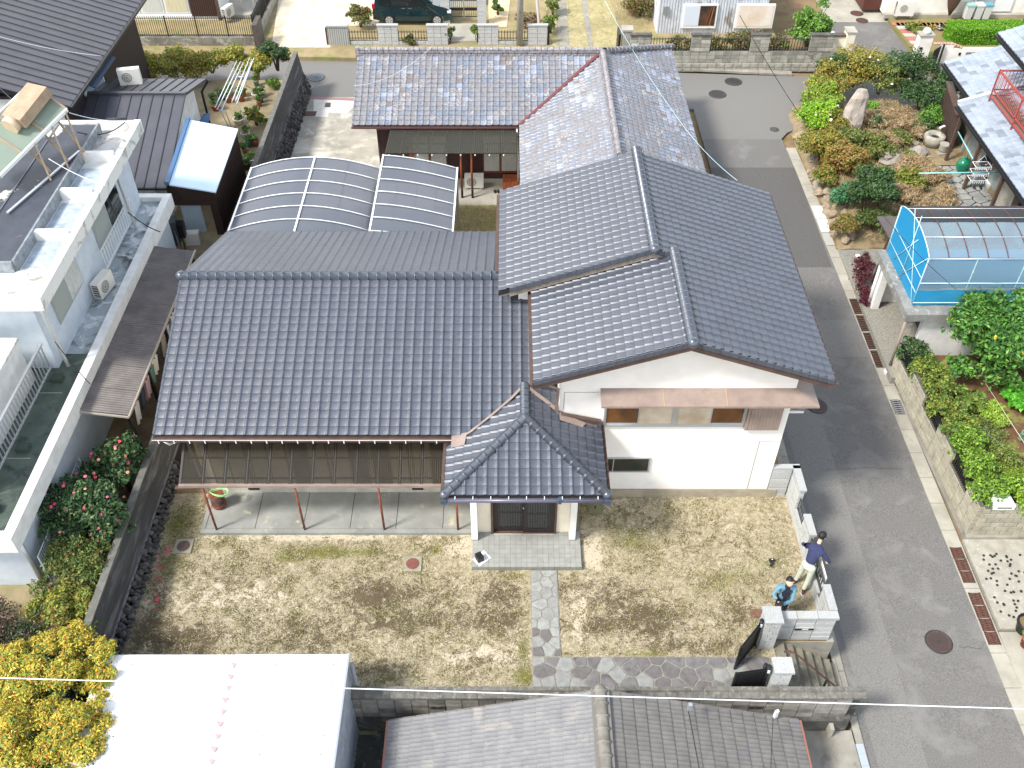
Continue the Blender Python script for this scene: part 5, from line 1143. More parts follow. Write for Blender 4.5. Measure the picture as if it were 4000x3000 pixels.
# windows on the upper east wall
for ya_, yb_, za, zb in ((20.6,22.6,3.75,5.0),(24.2,26.6,3.6,5.1)):
    wn = part(MB().box(ux-.01,ux+.04,ya_,yb_,za,zb), 'window', alu, NW); m_ = (ya_+yb_)/2
    part(MB().box(ux+.041,ux+.046,ya_+.05,m_-.03,za+.05,zb-.05), 'pane', mat('grey_frosted','99a09a',.3), wn); part(MB().box(ux+.041,ux+.046,m_+.03,yb_-.05,za+.05,zb-.05), 'pane', curtain_w if ya_ < 22 else glass_dark, wn)
gd = part(MB().beam((ux+.22,23.8,3.95),(ux+.22,26.8,3.95),.04,.03).beam((ux+.22,23.8,3.3),(ux+.22,26.8,3.3),.04,.03), 'window_guard', white_metal, NW)
for i in range(16): y = 23.85+i*.195; part(MB().beam((ux+.22,y,3.3),(ux+.22,y,3.95),.02,.02), 'bar', white_metal, gd)
part(MB().tube([(-12.2,19.25,5.45),(-12.45,19.6,5.1),(-12.48,19.73,2.95)], .05, 8), 'downpipe', white_metal, NW); part(MB().tube([(-12.15,25.6,5.45),(-12.4,26.2,5.2),(-12.45,26.44,2.95)], .05, 8), 'downpipe', white_metal, NW)
part(MB().tube([(-11.95,14.02,lg),(-11.95,14.02,2.6)], .06, 8), 'downpipe', alu, NW)
part(MB().box(-30,-13.25,14.9,19.2,2.905,4.35), 'stair_house', ww, NW); part(MB().box(-30,-13.2,14.85,19.25,4.351,4.43), 'stair_house_coping', rb, NW)
bal = thing('balcony_railing', 'grey vertical-bar railing leaning along the dark green terrace of the white building', 'railing', (-12.85,17,2.9))
part(MB().beam((-12.85,14.0,3.95),(-12.85,19.55,3.95),.07,.05).beam((-12.85,14.0,3.1),(-12.85,19.55,3.1),.05,.04), 'rail', alu, bal)
for i in range(34): y = 14.1+i*.163; part(MB().beam((-12.85,y,3.1),(-12.85,y,3.95),.028,.028), 'bar', alu, bal)
ac_unit('white air conditioner unit on the stained terrace of the white building', (-12.45,23.1,2.91), math.radians(78), w_=.8)
# solar heater on the roof
SH = thing('solar_water_heater', 'rusty beige rooftop solar water heater on angled steel legs', 'water heater', (-14.5,25,5.9))
be = mat('faded_beige','a8957b',.7,c2='96826a',scale=4); gp = clearmat('collector_glass','8d9a8c',.75,.15)
A0, A1 = Vector((-13.6,24.6,6.9)), Vector((-15.9,21.6,6.3)); sv_ = Vector((-.9,.75,.0)); 
B0 = P(262,428,7.4); B1 = P(0,690,6.6); up_ = Vector((-1.15,.55,.5))
part(MB().prism([B1, B0, B0+up_*1.0, B1+up_*1.0], (0,0,-.1)), 'collector', gp, SH); part(MB().beam(B1,B0,.06,.1), 'frame_bar', white_metal, SH); part(MB().beam(B1+up_,B0+up_,.06,.1), 'frame_bar', white_metal, SH)
for tt in (.0,.33,.66,1.): c0 = B1.lerp(B0,tt); part(MB().beam(c0,c0+up_,.05,.09), 'frame_bar', be, SH)
tk0, tk1 = B1.lerp(B0,.52)+up_*.5+Vector((0,0,.22)), B1.lerp(B0,.98)+up_*.62+Vector((0,0,.22))
part(MB().beam(tk0,tk1,.72,.34), 'tank_cover', be, SH); part(MB().tube([tk0-(tk1-tk0)*.16,tk0], .26, 14), 'tank', mat('tank_pale','c5b193',.5), SH)
for tt in (.5,.75,.97):
    c0 = B1.lerp(B0,tt); part(MB().beam(c0,Vector((c0.x+.25,c0.y-.35,5.93)),.05,.05), 'leg', be, SH); part(MB().beam(c0+up_*.9,Vector((c0.x+.1,c0.y+.1,5.93)),.05,.05), 'leg', be, SH)
part(MB().beam((-14.3,22.9,5.96),(-13.35,26.3,5.96),.08,.05), 'base_rail', alu, SH)
# corrugated lean-to over the passage
LT = thing('lean_to', 'long brown-grey corrugated lean-to roof over the washing in the side passage', 'lean-to', (-11.2,22,lg))
ltm = mat('aged_corrugated','6f6862',.45,c2='57514d',scale=2,coat=.2,stretch=(1,1,1))
for i in range(8):
    y0, y1 = 18.25+i*.95, 18.25+(i+.99)*.95; mb = MB(); n = 22; V = []
    for k in range(n+1): y = y0+(y1-y0)*k/n; dz = .012*(1 if k%2 else -1); V += [(-10.48,y,2.5+dz),(-12.03,y,2.75+dz)]
    mb.add(V, [(2*k,2*k+2,2*k+3,2*k+1) for k in range(n)]); part(mb, 'roof_panel', ltm, LT)
part(MB().beam((-10.46,18.2,2.47),(-10.46,25.9,2.47),.05,.06).beam((-12.0,18.2,2.7),(-10.46,18.2,2.45),.05,.05), 'edge_beam', mat('lean_edge','9c9488',.5), LT)
for y in (18.4,20.3,22.2,24.1,25.8): part(MB().box(-10.62,-10.54,y-.04,y+.04,lg,2.45), 'post', black_metal, LT)
cl_cols = ['c9c6c2','3a3f52','b59aa0','5d7f7a','d8d4ce','2c2d33','8f8a84','a8b4c0']
for i in range(14):
    y = 18.9+i*.48; hgt = random.uniform(.55,.85); mb = MB(); V = []; n = 6
    for a in range(n+1):
        for z in (0,1): V.append((-10.62+.05*math.sin(a*1.9+i)+z*.02-(.08 if z==0 else 0), y+a*.06, 2.15-(1-z)*hgt+.02*math.sin(a*2.)))
    mb.add(V, [(2*a,2*a+2,2*a+3,2*a+1) for a in range(n)]); mb.add([(x+.012,yy,z) for x,yy,z in V], [(2*a+1,2*a+3,2*a+2,2*a) for a in range(n)])
    c_ = cl_cols[i%8]; solo(mb, 'laundry', mat('cloth_'+c_, c_, .9), (-10.6,y,2.1), ['white towel','dark blue shirt','faded pink cloth','green-grey shirt','cream towel','black garment','grey-brown cloth','pale blue cloth'][i%8]+(' in the near half of' if i < 7 else ' in the far half of' if i != 7 else ' in the middle of')+' the washing line under the lean-to', 'laundry', 'laundry hanging under the lean-to')
solo(MB().tube([(-10.6,18.5,2.16),(-10.6,25.7,2.16)], .014, 6), 'laundry_pole', alu, (-10.6,22,2.16), 'long metal pole carrying the washing under the lean-to', 'laundry pole')
t = thing('green_net', 'crumpled dark green garden net on the passage floor below the lean-to', 'net', (-10.35,20.3,lg)); part(MB().ball((-10.35,20.3,lg+.18),.25,.35,.22,10,7), 'net', mat('green_net','0f5c4c',.8,c2='0a3b33',scale=20), t)
sm_ = MB().lathe((-10.2,20.9,lg+.02), [(.2,0),(.2,.02)], 20); solo(sm_, 'drain_cover', mat('lid_tan','86694a',.8,c2='6b523a',scale=8), (-10.2,20.9,lg), 'round earth-coloured drain lid on the passage floor', 'drain cover')

# dark metal-roofed house: high wing
DH = thing('dark_metal_house', 'dark brown house with grey standing-seam metal roofs at the upper left', 'house', (-16,34,lg))
smet = mat('grey_seam_metal','58575c',.45,c2='504f54',scale=1.2,metal=.3); smet2 = mat('grey_seam_metal_low','55555b',.42,c2='4e4e54',scale=1.2,metal=.3)
ex_, ez_ = -16.0, 4.5; rxr, rzr = -20.6, 6.0; y0_, y1_ = 31.9, 42
def seam_roof(pts, along, m, name='roof_sheet', spacing=.45, dirv=None, th=.08):
    """pts: eave0, eave1, ridge1, ridge0 - split into seamed strips from eave to ridge"""
    e0, e1, r1, r0 = map(Vector, pts); n = int(round((e1-e0).length/spacing))
    for i in range(n):
        a, b = i/n, (i+1)/n-.0001; part(MB().prism([e0.lerp(e1,a), e0.lerp(e1,b), r0.lerp(r1,b), r0.lerp(r1,a)], (0,0,-th)), name, m, along)
        part(MB().beam(e0.lerp(e1,a)+Vector((0,0,.015)), r0.lerp(r1,a)+Vector((0,0,.015)), .03, .035), 'seam', mat('seam_dark','3a3a3f',.5), along)
seam_roof([(ex_,y0_,ez_),(ex_,y1_,ez_),(rxr,y1_,rzr),(rxr,y0_,rzr)], DH, smet)
part(MB().prism([(rxr-.001,y0_,rzr),(rxr-.001,y1_,rzr),(-26,y1_,4.6),(-26,y0_,4.6)], (0,0,-.1)), 'roof_sheet', smet, DH)
part(MB().beam((rxr,y0_,rzr+.03),(rxr,y1_,rzr+.03),.2,.06), 'ridge_cap', smet, DH)
part(MB().beam((ex_+.05,y0_,ez_-.06),(ex_+.05,y1_,ez_-.06),.1,.1).prism([(ex_,y0_-.05,ez_-.02),(rxr,y0_-.05,rzr-.02),(rxr,y0_-.05,rzr-.16),(ex_,y0_-.05,ez_-.16)], (0,.05,0)), 'gutter', black_metal, DH)
dwm = mat('dark_brown_wall','2f2220',.7,c2='261b1a',scale=3)
part(MB().box(-25,-16.6,32.5,41.6,lg,4.6), 'wall', dwm, DH); part(MB().prism([(-25,32.45,4.3),(-16.6,32.45,4.55),(-16.6,32.45,.5),(-25,32.45,.5)], (0,.049,0)), 'south_wall', ww, DH)
wn = part(MB().box(-16.6,-16.53,34.6,36.6,3.0,4.1), 'window', white_metal, DH); part(MB().box(-16.529,-16.52,34.7,36.5,3.1,4.0), 'pane', mat('blue_glass','7f95a8',.2), wn); part(MB().prism([(-16.55,34.3,4.35),(-16.55,36.9,4.35),(-15.95,36.9,4.05),(-15.95,34.3,4.05)], (0,0,-.05)), 'awning', mat('navy_sheet','2b3f58',.45), DH)
# low wing
zR, zS, zN = 3.55, 2.55, 3.1; yR, yS, yN = 34.75, 29.6, 36.95
seam_roof([(-12.35,yS,zS),(-16.5,yS,zS),(-16.9,yR,zR),(-12.7,yR,zR)], DH, smet2, spacing=.42); seam_roof([(-12.45,yN,zN),(-16.55,yN,zN),(-16.55,yR+.01,zR),(-12.7,yR+.01,zR)], DH, smet2, spacing=.42)
part(MB().beam((-16.6,yR,zR+.04),(-12.68,yR,zR+.04),.16,.07), 'ridge_cap', smet2, DH); part(MB().beam((-12.3,yS,zS-.05),(-16.5,yS,zS-.05),.08,.08), 'gutter', black_metal, DH)
part(MB().box(-16.55,-13.05,30.1,36.6,lg,2.55), 'low_wall', mat('cream_wall','c9c6b8',.85), DH)
part(MB().prism([(-13.05,30.0,lg),(-13.05,36.6,lg),(-13.05,36.6,2.95),(-13.05,yR,3.42),(-13.05,30.0,2.5)], (.05,0,0)), 'gable_wall', ww, DH)
part(MB().box(-16.4,-12.9,29.95,30.09,1.3,1.9), 'navy_panel', mat('navy_sheet','2b3f58',.45), DH); part(MB().box(-16,-13.5,29.9,30.09,.5,1.2), 'cream_panel', mat('cream_panel','c4c4b2',.8), DH)
part(MB().tube([(-12.4,36.9,3.05),(-12.75,36.8,2.6),(-12.7,36.7,lg)], .05, 6), 'downpipe', black_metal, DH)
ac_unit('white air conditioner unit standing on the low dark metal roof', (-15.25,36.1,3.25), math.radians(12), w_=.85, h_=.65)
# navy awning and tin shed
SD = thing('tin_shed', 'dark brown shed with a bright pale blue sheet roof against the white gable', 'shed', (-11.5,31,lg))
rc = [Vector(v) for v in (P(742,468,3.1), P(930,503,2.75), P(842,750,2.75), P(660,720,3.1))]
part(MB().prism([rc[3],rc[2],rc[1],rc[0]], (0,0,-.05)), 'roof', mat('pale_blue_sheet','b9d3e6',.35,c2='c3dbea',scale=1.5,coat=.3), SD)
part(MB().beam(rc[0]+Vector((-.06,0,.04)),rc[3]+Vector((-.06,0,.04)),.14,.1), 'flashing', mat('blue_flashing','2f5c86',.4), SD)
dsm = mat('dark_shed_sheet','2a1c1a',.6,c2='36251f',scale=5); xL, xR_, yF_, yB_ = -12.45, -10.75, 29.75, 33.9
part(MB().prism([(xR_,yF_,lg),(xR_,yB_,lg),(xR_,yB_,2.66),(xR_,yF_,2.66)], (-.05,0,0)), 'side_wall', dsm, SD)
n = 26; 
for i in range(n): y = yF_+(yB_-yF_)*i/n; part(MB().box(xR_,xR_+.02,y,y+.07,lg,2.66), 'corrugation', dsm, SD)
part(MB().box(xL,xR_-.051,yF_,yF_+.05,1.7,2.72).box(-11.0,xR_-.051,yF_,yF_+.05,lg,1.699), 'front_wall', dsm, SD); part(MB().box(-12.2,-11.45,yF_+.2,yF_+.25,lg,1.699), 'corrugated_screen', mat('blue_white_sheet','aebfcc',.5,c2='93a6b4',scale=30,stretch=(4,1,.1)), SD)
part(MB().prism([P(795,445,2.0),P(820,440,2.0),P(815,480,1.9),P(775,478,1.9)], (0,0,-.04)), 'side_awning', mat('blue_flashing','2f5c86',.4), SD)
# boiler and clutter behind the lean-to
BL = thing('oil_boiler', 'dark grey outdoor boiler with pipes beside the tin shed', 'boiler', (-12.3,28.9,lg))
part(MB().obox((-12.35,28.9,lg+.25),.5,.45,1.0,.1), 'cabinet', mat('boiler_grey','3b3f42',.6,c2='4a4e50',scale=6), BL); part(MB().obox((-12.0,28.95,lg+.5),.25,.3,.6,.1), 'box', black_metal, BL)
for k in range(4): part(MB().tube([(-12.5+.2*k,28.6,lg),(-12.45+.2*k,28.5,lg+.5+.1*k),(-12.6+.2*k,28.8,lg+1.0)], .025, 6), 'pipe', [black_metal,rust,alu,black_metal][k], BL)
solo(MB().obox((-11.75,29.2,lg),.5,.3,.5,.1), 'white_box', mat('ac_white','d8d6cd',.5), (-11.75,29.2,lg), 'small pale metal cabinet beside the dark boiler', 'cabinet')
t = thing('brick_edging', 'square of red bricks laid on the soil beside the lean-to corner', 'bricks', (-11.0,26.9,lg))
for k in range(8): a = k//2; pos = [(-.25,-.2),(.25,-.2),(.25,.2),(-.25,.2)][a]; part(MB().obox((-11.0+pos[0]+(.1 if k%2 else -.1)*(1 if a%2==0 else 0), 26.9+pos[1]+(.1 if k%2 else -.1)*(a%2), lg), .2,.1,.08, (a%2)*1.57), 'brick', mat('brick_red','9a4f40',.85,c2='b08a78',scale=6,rand=.15), t)
bush('yellow_green_plant', 'small yellow-green plant at the corner of the brown lean-to roof', 'plant', (-10.75,26.3,lg), .35,.4, 500,.05, [('a3a339',3),('6f8a30',2),('c2ac3c',1)], 51, k=6, stems=3)

# shrubs of the left garden
CAMC = [('335230',4),('416238',3),('587a44',2),('86985c',1.2)]
flm = [PETALS('d93a5a'), PETALS('e0607a'), PETALS('e58b78')]
fmes = []
for m_ in flm:
    mb = MB()
    for k in range(7): a = k*.9; mb.ball((.028*math.cos(a),.028*math.sin(a),0), .028,.028,.012, 6,4)
    mb.ball((0,0,.012),.02,.02,.012,6,4); fmes.append(mb.mesh('flower', m_))
def camellia(label, c, r, h, n, seed, nf, **kw):
    t = bush('camellia', label, 'shrub', c, r, h, n, .055, CAMC, seed, k=16, stems=6, rs=.42, rad=.04, **kw); bl = clump(c, r, h, 16, seed, .42)
    V, F, K = leaf_cloud(bl, nf, .001, [('d93a5a',1)], seed+3, shell=1.0); 
    for p_ in V[::4]: inst('flower', random.choice(fmes), t, Matrix.Translation(Vector(p_)+Vector((0,0,.03))) @ Matrix.Rotation(random.random()*.8,4,'X') @ Matrix.Scale(random.uniform(.6,1.0),4))
    return t
camellia('large dark green camellia full of pink flowers beside the white parapet', (-11.0,15.7,lg), 1.35,2.1, 15000, 61, 80)
camellia('smaller camellia with pink flowers at the near end of the lean-to', (-10.75,17.3,lg), .75,1.9, 6500, 62, 40)
bush('nandina', 'sparse green and reddish nandina shrub below the big camellia', 'shrub', (-10.95,13.9,lg), 1.0,1.4, 8200,.04, [('4e6a35',4),('6d8038',3),('8f9545',2),('9a6a45',.5),('a8503a',.2)], 63, k=13, rs=.4, shell=.3)
bush('nandina', 'yellow-green nandina shrub beside the wire mesh fence', 'shrub', (-11.0,12.9,lg), .85,1.3, 8000,.04, [('a3a83c',3),('74883a',3),('a88a4a',.8),('b5704a',.2)], 64, k=10, rs=.4, shell=.3)
bush('pink_shrub', 'low dull green shrub with pale pink blossom at the left picture edge', 'shrub', (-12.7,12.0,lg), 1.2,1.1, 8000,.035, [('4a5535',3),('6a5546',2),('b48a86',2.2),('3a4a2e',2)], 65, k=12, rs=.4, shell=.3)
bush('dark_shrub', 'dark green spiky shrub behind the yellow tree', 'shrub', (-11.7,11.6,lg-.2), 1.1,1.1, 7000,.04, [('33452a',3),('4a5a33',2),('7a5a4a',.7)], 66, k=10, rs=.4, shell=.3)
YC = [('d8b63e',4),('e6cf5c',2.2),('b9b43e',3),('8ba63c',2.6),('567a38',1.4),('cf6a30',.45)]
YT = thing('golden_shrub', 'big golden-yellow shrub with green and orange tips in the lower left corner', 'shrub', (-10.4,10.0,-1.2))
g = random.Random(5); bl = []
for u, v, r in [(60,2560,.42),(180,2500,.36),(300,2490,.42),(400,2540,.3),(90,2700,.45),(230,2640,.4),(330,2620,.42),(395,2640,.35),(40,2820,.5),(180,2780,.42),(300,2790,.4),(420,2740,.3),(395,2820,.3),(60,2950,.45),(200,2920,.4),(330,2930,.35),(100,3020,.4),(240,3020,.35),(10,2640,.4),(130,2600,.35),(250,2860,.4),(390,2900,.3)]:
    c_ = P(u, v, 1.75+g.uniform(-.25,.2)); bl.append((c_.x,c_.y,c_.z-.1,r*.95,r*.95,r*.75))
for b_ in bl[:]: leafs = b_
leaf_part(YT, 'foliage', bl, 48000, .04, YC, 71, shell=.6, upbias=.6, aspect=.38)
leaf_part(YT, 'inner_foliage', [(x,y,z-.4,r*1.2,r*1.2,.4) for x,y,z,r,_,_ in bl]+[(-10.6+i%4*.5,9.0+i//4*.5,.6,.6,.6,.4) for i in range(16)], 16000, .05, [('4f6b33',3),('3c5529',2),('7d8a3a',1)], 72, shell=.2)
part(branches((-10.3,10.0,-1.2), 1.4, 3.0, 10, 5, .05), 'branch', bark, YT)
# wire mesh fence panels beside the building corner
for nm, a, b_ in (('slanting panel of white wire mesh fence nearest the building corner', P(85,2010,2.2), P(215,2290,.45)), ('panel of pale wire mesh fence running behind the camellia', P(190,1990,1.7), P(270,2130,.5))):
    t = thing('mesh_fence', nm, 'fence', b_, 'wire mesh fence panels'); wM = mat('wire_pale','aab4b4',.5)
    x0, y0, y1 = b_.x, b_.y, b_.y+2.0; zz0, zz1 = lg+.05, 1.75; mb = MB()
    for i in range(26): y = y0+(y1-y0)*i/25; mb.beam((x0,y,zz0),(x0,y,zz1),.008,.008)
    for i in range(14): z = zz0+(zz1-zz0)*i/13; mb.beam((x0,y0,z),(x0,y1,z),.008,.008)
    part(mb, 'mesh', wM, t, kind='stuff'); part(MB().tube([(x0,y0,lg),(x0,y0,zz1)], .025, 6), 'post', wM, t); part(MB().tube([(x0,y1,lg),(x0,y1,zz1)], .025, 6), 'post', wM, t)
    for z in (zz1,1.2,.7): part(MB().tube([(x0,y0,z),(x0,y1,z)], .014, 5), 'rail', wM, t)
solo(MB().obox((-13.6,13.0,lg),1.3,.6,.25,.3), 'concrete_block', conc_light, (-13.6,13,lg), 'pale concrete ledge at the foot of the white building', 'ledge')
# back garden of pots, hedges and laundry poles
gp_ = [mat('pot_terracotta','a85c3f',.8,c2='8f4a33',scale=6), mat('pot_white','d4d2cb',.6), mat('pot_blue','3f6a86',.5), mat('pot_dark','3a3835',.7), mat('pot_green','4b7a66',.5)]
pots = [(1005,310,0,.17,'terracotta pot with a leafy cutting near the hedge'),(1003,335,4,.14,'small blue-green pot below the terracotta one'),(948,375,0,.2,'terracotta pot beside the stacked saucers'),(945,395,0,.16,'orange stacked pot in the middle of the garden'),(895,372,1,.24,'large white pot near the laundry poles'),(870,385,2,.22,'blue pot behind the tin shed'),(846,430,0,.22,'wide terracotta pot next to the white gable'),(838,400,3,.16,'dark pot under the laundry poles'),(1002,385,1,.2,'white pot with a green plant beside the wall'),(1030,375,1,.14,'small pale square pot by the wall'),(895,400,0,.15,'brown pot under the pole ends'),(1020,400,3,.14,'small dark tray pot close to the wall'),(1015,415,0,.13,'brown flat pot in the row along the wall'),(935,485,1,.24,'long white planter below the yellow flowers'),(962,540,1,.2,'white planter with green shoots near the shed roof'),(975,570,4,.2,'green planter next to the shed corner'),(1000,570,0,.16,'terracotta planter close to the wall'),(963,605,0,.16,'red-brown planter above the water tub'),(985,640,1,.24,'white square tub holding dark jugs near the wall'),(965,660,3,.16,'dark pot beside the white tub')]
for i, (u, v, k, r, lab) in enumerate(pots):
    c_ = P(u, v, lg); t = thing('plant_pot', lab, 'plant pot', c_, 'pots in the left back garden')
    part(MB().lathe(c_, [(r*.7,0),(r*.95,.24),(r,.25),(r,.28),(r*.9,.28)], 12), 'pot', gp_[k], t); part(MB().lathe(c_+Vector((0,0,.2)), [(r*.88,0),(r*.88,.085)], 10), 'soil', soil, t)
    leaf_part(t, 'foliage', clump(c_+Vector((0,0,.2)), r*1.1, .3, 5, i, .6), 260, .045, [('4f7a34',3),('6d8f3c',2),('2f5a2c',1)], 80+i, shell=.2)
HC = [('a3a544',4),('c4a844',3),('7f9238',3),('667a34',2),('b8b860',1)]
for i, (u, v, r, h, lab) in enumerate([(480,250,1.0,1.2,'leftmost clump of the clipped yellow-green hedge by the back road'),(600,262,1.05,1.15,'bushy yellow hedge clump right of the leftmost one'),(720,235,.9,.9,'low hedge clump with bare pale stems in mid hedge'),(830,240,.9,.9,'hedge clump with yellow top above the round bush'),(930,235,.85,.9,'hedge clump right of the round bush'),(1010,240,.8,.9,'hedge clump before the dark corner shrub')]):
    bush('hedge_clump', lab, 'hedge', P(u, v+45, lg), r*1.1, h, 4200, .06, HC, 110+i, k=12, stems=7, rs=.42, shell=.4, group='hedge along the back road', rad=.03)
bush('round_bush', 'rounded olive-yellow bush in the left back garden', 'shrub', P(768,315,lg), .85,1.0, 4200,.05, [('8f8a35',4),('b09a40',3),('66722e',3)], 120, k=14, rs=.5)
bush('dark_corner_shrub', 'dark green upright shrub at the end of the left boundary wall', 'shrub', P(1085,275,lg), .75,1.5, 4200,.055, [('3f5c30',4),('56743a',3),('2f4527',2)], 121, k=14, rs=.42, rad=.05)
bush('grey_shrub', 'pale grey-green twiggy shrub between hedge and round bush', 'shrub', P(670,300,lg), .6,.9, 2200,.045, [('8f9484',3),('a3a694',2),('7a8068',2)], 122, k=8, shell=.3)
bush('wall_shrub', 'light green leafy shrub beside the left boundary wall', 'shrub', P(1070,345,lg), .5,.5, 1700,.06, [('7d9a3a',3),('5f8030',3)], 123, k=6)
bush('flowering_plant', 'tall plant with yellow-orange flowers beside the left boundary wall', 'plant', P(1003,490,lg), .45,.9, 1800,.06, [('3f6a30',4),('5a8038',2),('d9a33c',1.6)], 124, k=8)
for i, (u0, v0, u1, v1) in enumerate([(840,420,925,238),(850,425,940,240),(865,430,950,245),(905,400,975,226),(925,405,992,226),(920,395,983,240)]):
    a, b_ = P(u0, v0, 1.9), P(u1, v1, 1.9); solo(MB().tube([a,b_], .022, 6), 'laundry_pole', mat('pole_white','dfe6ea',.3), a, ['pale laundry pole, outermost on the left of the two rows','second laundry pole of the left row','third laundry pole of the left row','leftmost laundry pole of the right row','rightmost laundry pole near the wall','middle laundry pole of the right row'][i], 'laundry pole', 'laundry poles in the back garden')
LF = thing('pole_stand', 'white bent-pipe stand carrying the laundry poles', 'pole stand', P(880,470,lg))
for a, b_, c_ in ((P(845,425,1.85),P(862,432,1.85),P(895,500,lg)),(P(920,395,1.85),P(930,405,1.85),P(985,515,lg)),(P(930,300,1.85),P(960,300,1.85),P(962,335,lg)),(P(855,430,1.85),P(880,432,1.85),P(905,498,lg))):
    part(MB().tube([a,b_,c_], .02, 6), 'pipe', mat('pole_white','dfe6ea',.3), LF)
# ================================================================== across the back road
setting(MB().prism([(-45,47.7,-.3),(14.0,45.2,-.3),(14.0,80,-.3),(-45,80,-.3)], (0,0,-.4)), 'far_ground', mat('far_soil','9a8a66',.95,c2='7f7350',scale=1.2,c3='6f7a3a',s3=.9,m3=(.56,.7),bump=.4,bscale=10))
setting(MB().prism([P(1060,185,-.29),P(1290,185,-.29),P(1290,100,-.29),P(1480,100,-.29),P(1480,-80,-.29),P(1100,-80,-.29)], (0,0,-.005)), 'sandy_lot', mat('pale_sand','d6cab4',.95,c2='c4b496',scale=1.4,c3='e6d9c0',s3=.9,bump=.2))
# upper left house
UH = thing('white_curtained_house', 'house with curtained windows and dark shutters behind the black iron fence at the top', 'house', (-17,51,-.3))
part(MB().box(-26,-15.6,50.9,56,-.3,4), 'wall', plaster, UH)
for i, (xa, xb) in enumerate(((-20.9,-19.9),(-19.8,-18.6),(-18.5,-17.2))):
    wn = part(MB().box(xa,xb,50.82,50.89,.0,3), 'window', white_metal, UH); part(MB().box(xa+.08,xb-.08,50.8,50.819,.1,2.9), 'pane', [curtain_w, curtain_w, mat('beige_curtain','cfc8ad',.3,c2='b8b295',scale=6,stretch=(3,1,.3))][i], wn)
part(MB().box(-17.1,-15.75,50.7,50.89,-.1,3.2), 'shutter', mat('brown_shutter','3a2423',.6), UH)
for i in range(12): part(MB().box(-17.05+i*.11,-17.03+i*.11,50.68,50.699,-.1,3.2), 'slat', brown_dark, UH)
part(MB().box(-15.7,-15.55,50.6,50.75,-.3,3.5), 'corner_post', brown_dark, UH); part(MB().box(-26,-15.6,50.75,50.9,-.3,-.05), 'plinth', white_metal, UH)
part(MB().box(-15.5,-13.6,51,56,-.3,-.15), 'terrace', conc_light, UH)
for x in (-14.6,-13.9): part(MB().tube([(x,51.6,-.15),(x,51.6,2.5)], .05, 8), 'porch_post', white_metal, UH)
ac_unit('white air conditioner unit beside the dark shutter of the house at the top', (-15.1,50.6,-.15), math.radians(70), w_=.8, h_=.6)
LFW = thing('iron_fence_wall', 'stained low concrete wall carrying a tall black iron bar fence', 'fence', (-17,47.6,-.5))
part(MB().box(-30,-13.0,47.5,47.75,-.6,.15), 'base_wall', mat('mouldy_concrete','86847a',.9,c2='5b5a52',scale=1.5,c3='a8a69a',s3=3,m3=(.5,.65),bump=.4), LFW)
part(MB().box(-13.25,-13.0,47.751,56,-.6,.15), 'base_wall', conc, LFW)
def bar_fence(par, a, b, z0, z1, sp=.11, top=.0, r=.016, post=None):
    a, b = Vector(a), Vector(b); n = int((b-a).length/sp)
    for z in (z0+.08, z1-.1): part(MB().beam((a.x,a.y,z),(b.x,b.y,z),.03,.03), 'rail', black_metal, par)
    me = MB().tube([(0,0,z0),(0,0,z1)], r, 4).mesh('bar', black_metal)
    for i in range(n+1): p = a.lerp(b, i/n); inst('bar', me, par, Matrix.Translation((p.x,p.y,0)))
    if post:
        for i in range(0, n+1, post): p = a.lerp(b, i/n); part(MB().box(p.x-.03,p.x+.03,p.y-.03,p.y+.03,z0,z1+.02), 'fence_post', black_metal, par)
bar_fence(LFW, (-20.6,47.62,0), (-13.1,47.62,0), .15, 1.2, post=14); bar_fence(LFW, (-13.12,47.8,0), (-13.12,55,0), .15, 1.2, post=14)
GP = solo(MB().box(-13.0,-12.75,47.0,48.2,-.5,1.0), 'gate_post', mat('brown_grey_post','5a524c',.8,c2='47403b',scale=5), (-12.9,47.5,-.5), 'dark brown panel post closing the end of the iron fence wall', 'gate post')
# dark green car
CR = thing('parked_car', 'dark green compact minivan parked on the sandy lot behind the block wall', 'car', (-5.3,50.5,-.3))
cb = mat('car_paint', '0e2a30', .22, c2='12323a', scale=1, coat=1, metal=.3, coatr=.05); L0 = -7.25; cy0, cy1 = 49.95, 51.6
prof = [(0,.35),(.02,.95),(.12,1.15),(.2,1.62),(.5,1.68),(1.9,1.7),(2.5,1.6),(3.25,1.12),(3.95,.92),(4.2,.7),(4.22,.35),(3.75,.25),(3.7,.5),(3.4,.64),(3.1,.5),(3.05,.25),(1.2,.25),(1.15,.5),(.85,.64),(.55,.5),(.5,.25)]
mb = MB(); n = len(prof); ins = lambda z: .0 if z < 1.0 else .13*(z-1.0)/.7
vs = [(L0+x, cy0+ins(z), -.3+z) for x,z in prof]+[(L0+x, cy1-ins(z), -.3+z) for x,z in prof]
mb.add(vs, [tuple(range(n)), tuple(range(2*n-1,n-1,-1))]+[(i,i+n,(i+1)%n+n,(i+1)%n) for i in range(n)]); part(mb, 'body', cb, CR)
for xa, xb, za, zb, sl_x in ((.35,.95,1.1,1.52,.1),(1.05,1.95,1.08,1.55,.02),(2.03,2.95,1.08,1.52,-.55)):
    part(MB().prism([(L0+xa,cy0+.0,-.3+za),(L0+xb,cy0+.0,-.3+za),(L0+xb+min(0,sl_x),cy0+.075,-.3+zb),(L0+xa+max(0,sl_x),cy0+.075,-.3+zb)], (0,-.008,0)), 'window', glass_dark, CR)
part(MB().prism([(L0+2.55,cy0+.2,-.3+1.6),(L0+2.55,cy1-.2,-.3+1.6),(L0+3.2,cy1-.12,-.3+1.16),(L0+3.2,cy0+.12,-.3+1.16)], (.02,0,.02)), 'windscreen', glass_dark, CR)
